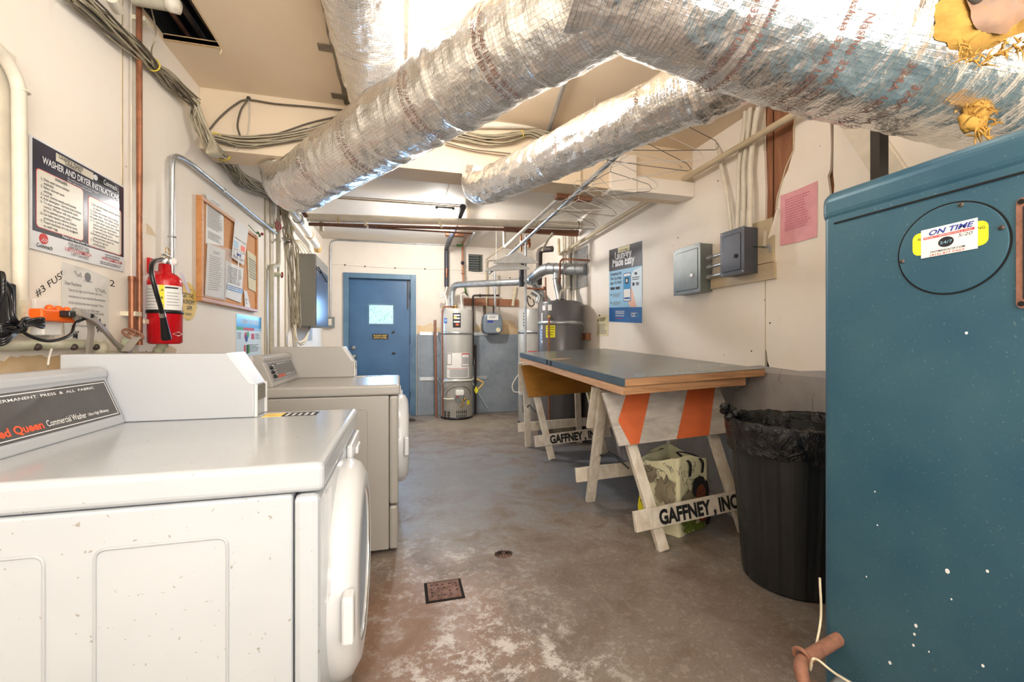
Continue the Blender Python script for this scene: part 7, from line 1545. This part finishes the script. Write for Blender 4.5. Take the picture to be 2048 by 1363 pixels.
for k, (u0, u1, vt) in enumerate(((1461, 1452, 300), (1474, 1489, 228), (1481, 1499, 222), (1491, 1512, 214))):
    y_ = b2y1-0.025-k*(b2y1-b2y0-0.05)/3; q1 = R(u1, vt+60, 0.05)
    pts = [V((XR-0.06, y_, zt_-0.002)), V((XR-0.05, (y_*2+R(u1, 330).y)/3, R(1480, 400).z)), V((XR-0.04, R(u1, 330).y, R(u1, 330).z)), R(u1-(8 if k == 0 else 0), vt+25, 0.04), R(u1+(-18 if k == 0 else (2, 3, 14)[k-1]), vt-(12 if k == 0 else 30), 0.0 if k == 0 else 0.05)]
    m = M('painted_pipe').tube(pts, 0.013 if k != 3 else 0.016, 12, curve=True); one(m, 'painted_conduit', ('leftmost', 'second', 'third', 'rightmost')[k]+' of four cream conduits rising from the dark breaker box', 'conduit')
m = M('painted_pipe').tube([V((XR-0.035, R(1494, 240).y, 1.95)), R(1497, 214, 0.035)], 0.009, 8); one(m, 'wall_wire', 'thin cream cable on the wall between the rising conduits', 'cable')
# small metal clips right of the dark box
q = R(1537, 485, 0.0); m = M('painted_pipe').bar(R(1533, 462, 0.01), R(1531, 500, 0.01), (0, 0.02, 0), (0.02, 0, 0)); one(m, 'wall_cleat', 'cream painted strip clip on the right wall beside the dark breaker box', 'clip')
m = M('strap_metal').bar(R(1528, 495, 0.02), R(1543, 492, 0.02), (0, 0, 0.012), (0.02, 0, 0)); m.bar(R(1540, 488, 0.02), R(1541, 504, 0.02), (0, 0.012, 0), (0.015, 0, 0)); m.mat('black_matte').tube([V((XR-0.06, b2y0, R(1510, 498).z)), R(1530, 494, 0.03)], 0.003, 5); one(m, 'metal_clip', 'small bent metal clip on the wall right of the dark breaker box', 'clip')
# pink paper
P0 = R(1563, 391); P1 = R(1637, 366); P2 = R(1636, 479); P3 = R(1561, 492); p = Pl(V((XR-0.002, P3.y, P3.z)), (0, -1, 0), (0, 0, 1)); Wn = P0.y-P1.y; Hn = (P0.z-P3.z+P1.z-P2.z)/2
m = M('paper_pink').poly(p, [(0, 0), (Wn*.5, -0.004), (Wn, 0.0), (Wn+0.003, Hn), (Wn*.5, Hn-0.006), (0.003, Hn-0.004)], 0, 0.002); m.mat('pink_line')
for k in range(13): m.rect(p, Wn*.15, Hn*(.25+.05*k), Wn*.85, Hn*(.253+.05*k), 0.002, 0.0024)
m.lines(p, Wn*.15, Hn*.25, Wn*.85, Hn*.88, 13, 0.0028, 0.5, seed=8); one(m, 'pink_paper', 'pink form in a plastic sleeve taped on the right wall above the trash can', 'paper')
# long pipe along the right wall
q = [atX(1108, 476, XR-0.1), atX(1117, 478, XR-0.08), atX(1118, 510, XR-0.08), atX(1310, 393, XR-0.08), atX(1618, 212, XR-0.08)]
z_ = [v.z for v in q]; m = M('tan_pipe').tube(rounded(q[1:], 0.05), 0.020, 14); one(m, 'wall_pipe', 'long tan pipe running up along the right wall over the breaker boxes', 'pipe')
# clothes hanging rod
r0 = atX(982, 548, 1.10); r1 = V((1.10, 1.45, H+0.99)); r0 = V((1.10, 5.35, H+0.86))
m = M('galv_pipe').tube([r0, r0.lerp(r1, 0.5), r1], 0.0135, 12); m.mat('insulation_black').tube([r0.lerp(r1, 0.13), r0.lerp(r1, 0.16)], 0.022, 10); m.tube([r0.lerp(r1, 0.03), r0.lerp(r1, 0.09)], 0.015, 10)
for f in (0.10, 0.78): q = r0.lerp(r1, f); m.mat('wire_white').tube([q, V((q.x, q.y, ZC2 if q.y > YBM else ZC1))], 0.0025, 5)
one(m, 'hanging_rod', 'grey steel clothes rod running from the heaters to under the thinner duct', 'rod')
q0 = V((1.17, 4.84, H+1.27)); q1 = V((1.17, 4.84, H+1.085)); q2 = V((1.17, 2.97, H+1.085)); m = M('painted_pipe').tube(rounded([q0, q1, q2], 0.04), 0.018, 14); one(m, 'painted_pipe', 'cream painted pipe just above the grey clothes rod', 'pipe')
m = M('board_wood').box((1.10, 2.93, bz-0.03), (1.38, 2.99, bz)); one(m, 'wood_block', 'reddish wood block at the back edge of the beam above the clothes rod', 'block')
def hanger(name, label, q, ang, wire, w_=0.40, h_=0.16, grp=None, tilt=0.0, swing=0.0):
    """q is the point on the rod; ang turns the hanger about the vertical"""
    m = M(wire); cx, sx = math.cos(ang), math.sin(ang)
    def T3(x, z): x2 = x*math.cos(tilt)-z*math.sin(tilt); z2 = x*math.sin(tilt)+z*math.cos(tilt); return V((q.x+x2*cx, q.y+x2*sx+swing*z2, q.z+z2))
    m.tube([T3(-0.018, 0.004), T3(-0.014, 0.018), T3(0.0, 0.024), T3(0.016, 0.016), T3(0.018, -0.002), T3(0.006, -0.02), T3(0, -0.045)], 0.0018, 5, curve=True)
    m.tube([T3(0, -0.045), T3(w_/2-0.02, -0.045-h_*.62), T3(w_/2, -0.045-h_*.8), T3(w_/2-0.015, -0.045-h_*.88), T3(0, -0.045-h_*.9), T3(-w_/2+0.015, -0.045-h_*.88), T3(-w_/2, -0.045-h_*.8), T3(-w_/2+0.02, -0.045-h_*.62), T3(0, -0.045)], 0.0017, 5)
    return one(m, name, label, 'hanger', grp)
rg = random.Random(12)
hl = ['dark wire hanger furthest from the camera on the rod', 'pale wire hanger next to the furthest hanger', 'pale wire hanger tilted to the left, near the beam', 'dark wire hanger hanging lowest under the beam', 'pale wire hanger just in front of the lowest hanger', 'pale wire hanger third in the cluster by the duct', 'dark wire hanger swung out to the right of the cluster', 'pale wire hanger with a sagging bar in the cluster', 'pale wire hanger touching the dark swung out one', 'dark wire hanger with its bar close to the ceiling', 'pale wire hanger nearest the conduits', 'dark wire hanger nearest the camera on the rod']
for i in range(12):
    f = 0.66+0.31*i/11; q = r0.lerp(r1, f)+V((0, 0, 0.0135-0.02)); wire = 'wire_dark' if i in (0, 3, 6, 9, 11) else 'wire_white'
    hanger('wire_hanger', hl[i], q, rg.uniform(-0.5, 0.5), wire, 0.44, 0.14, 'wire hangers on the clothes rod', rg.uniform(-0.12, 0.12)-(0.35 if i in (9,) else 0.0), rg.uniform(-0.3, 0.3))
# two paper covered hangers
for i, (u, v, f, lb, xw) in enumerate(((1032, 494, 0.33, 'front white paper-covered hanger hooked on the clothes rod', 0), (1005, 520, 0.24, 'rear white paper-covered hanger hooked lower on the clothes rod', 0))):
    q = r0.lerp(r1, f); t = thing('paper_hanger', lb, 'hanger', q); ang = 0.12-0.25*i
    hx = V((math.cos(ang), math.sin(ang), 0)); 
    def T3(x, z, o=0.0): return q+hx*x+V((0, 0, z*0.92+0.01))+hx.cross(V((0, 0, 1)))*o
    M('wire_white').tube([T3(-0.018, -0.002), T3(-0.012, 0.016), T3(0, 0.02), T3(0.018, 0.006), T3(0.008, -0.02), T3(0, -0.05)], 0.003, 6, curve=True).build('hook', t)
    m = M('hanger_paper'); w_ = 0.235
    m.add([T3(0.0, -0.045, 0.0), T3(w_, -0.13, 0.008), T3(w_, -0.15, 0.012), T3(0, -0.165, 0.02), T3(-w_, -0.185, 0.012), T3(-w_, -0.165, 0.008), T3(w_, -0.13, -0.008), T3(w_, -0.15, -0.012), T3(0, -0.165, -0.02), T3(-w_, -0.185, -0.012), T3(-w_, -0.165, -0.008)],
          [(0, 5, 4, 3), (0, 3, 2, 1), (0, 8, 9, 10), (0, 6, 7, 8), (3, 4, 9, 8), (2, 3, 8, 7), (1, 2, 7, 6), (0, 1, 6), (0, 10, 5), (4, 5, 10, 9)])
    m.build('paper_cover', t)
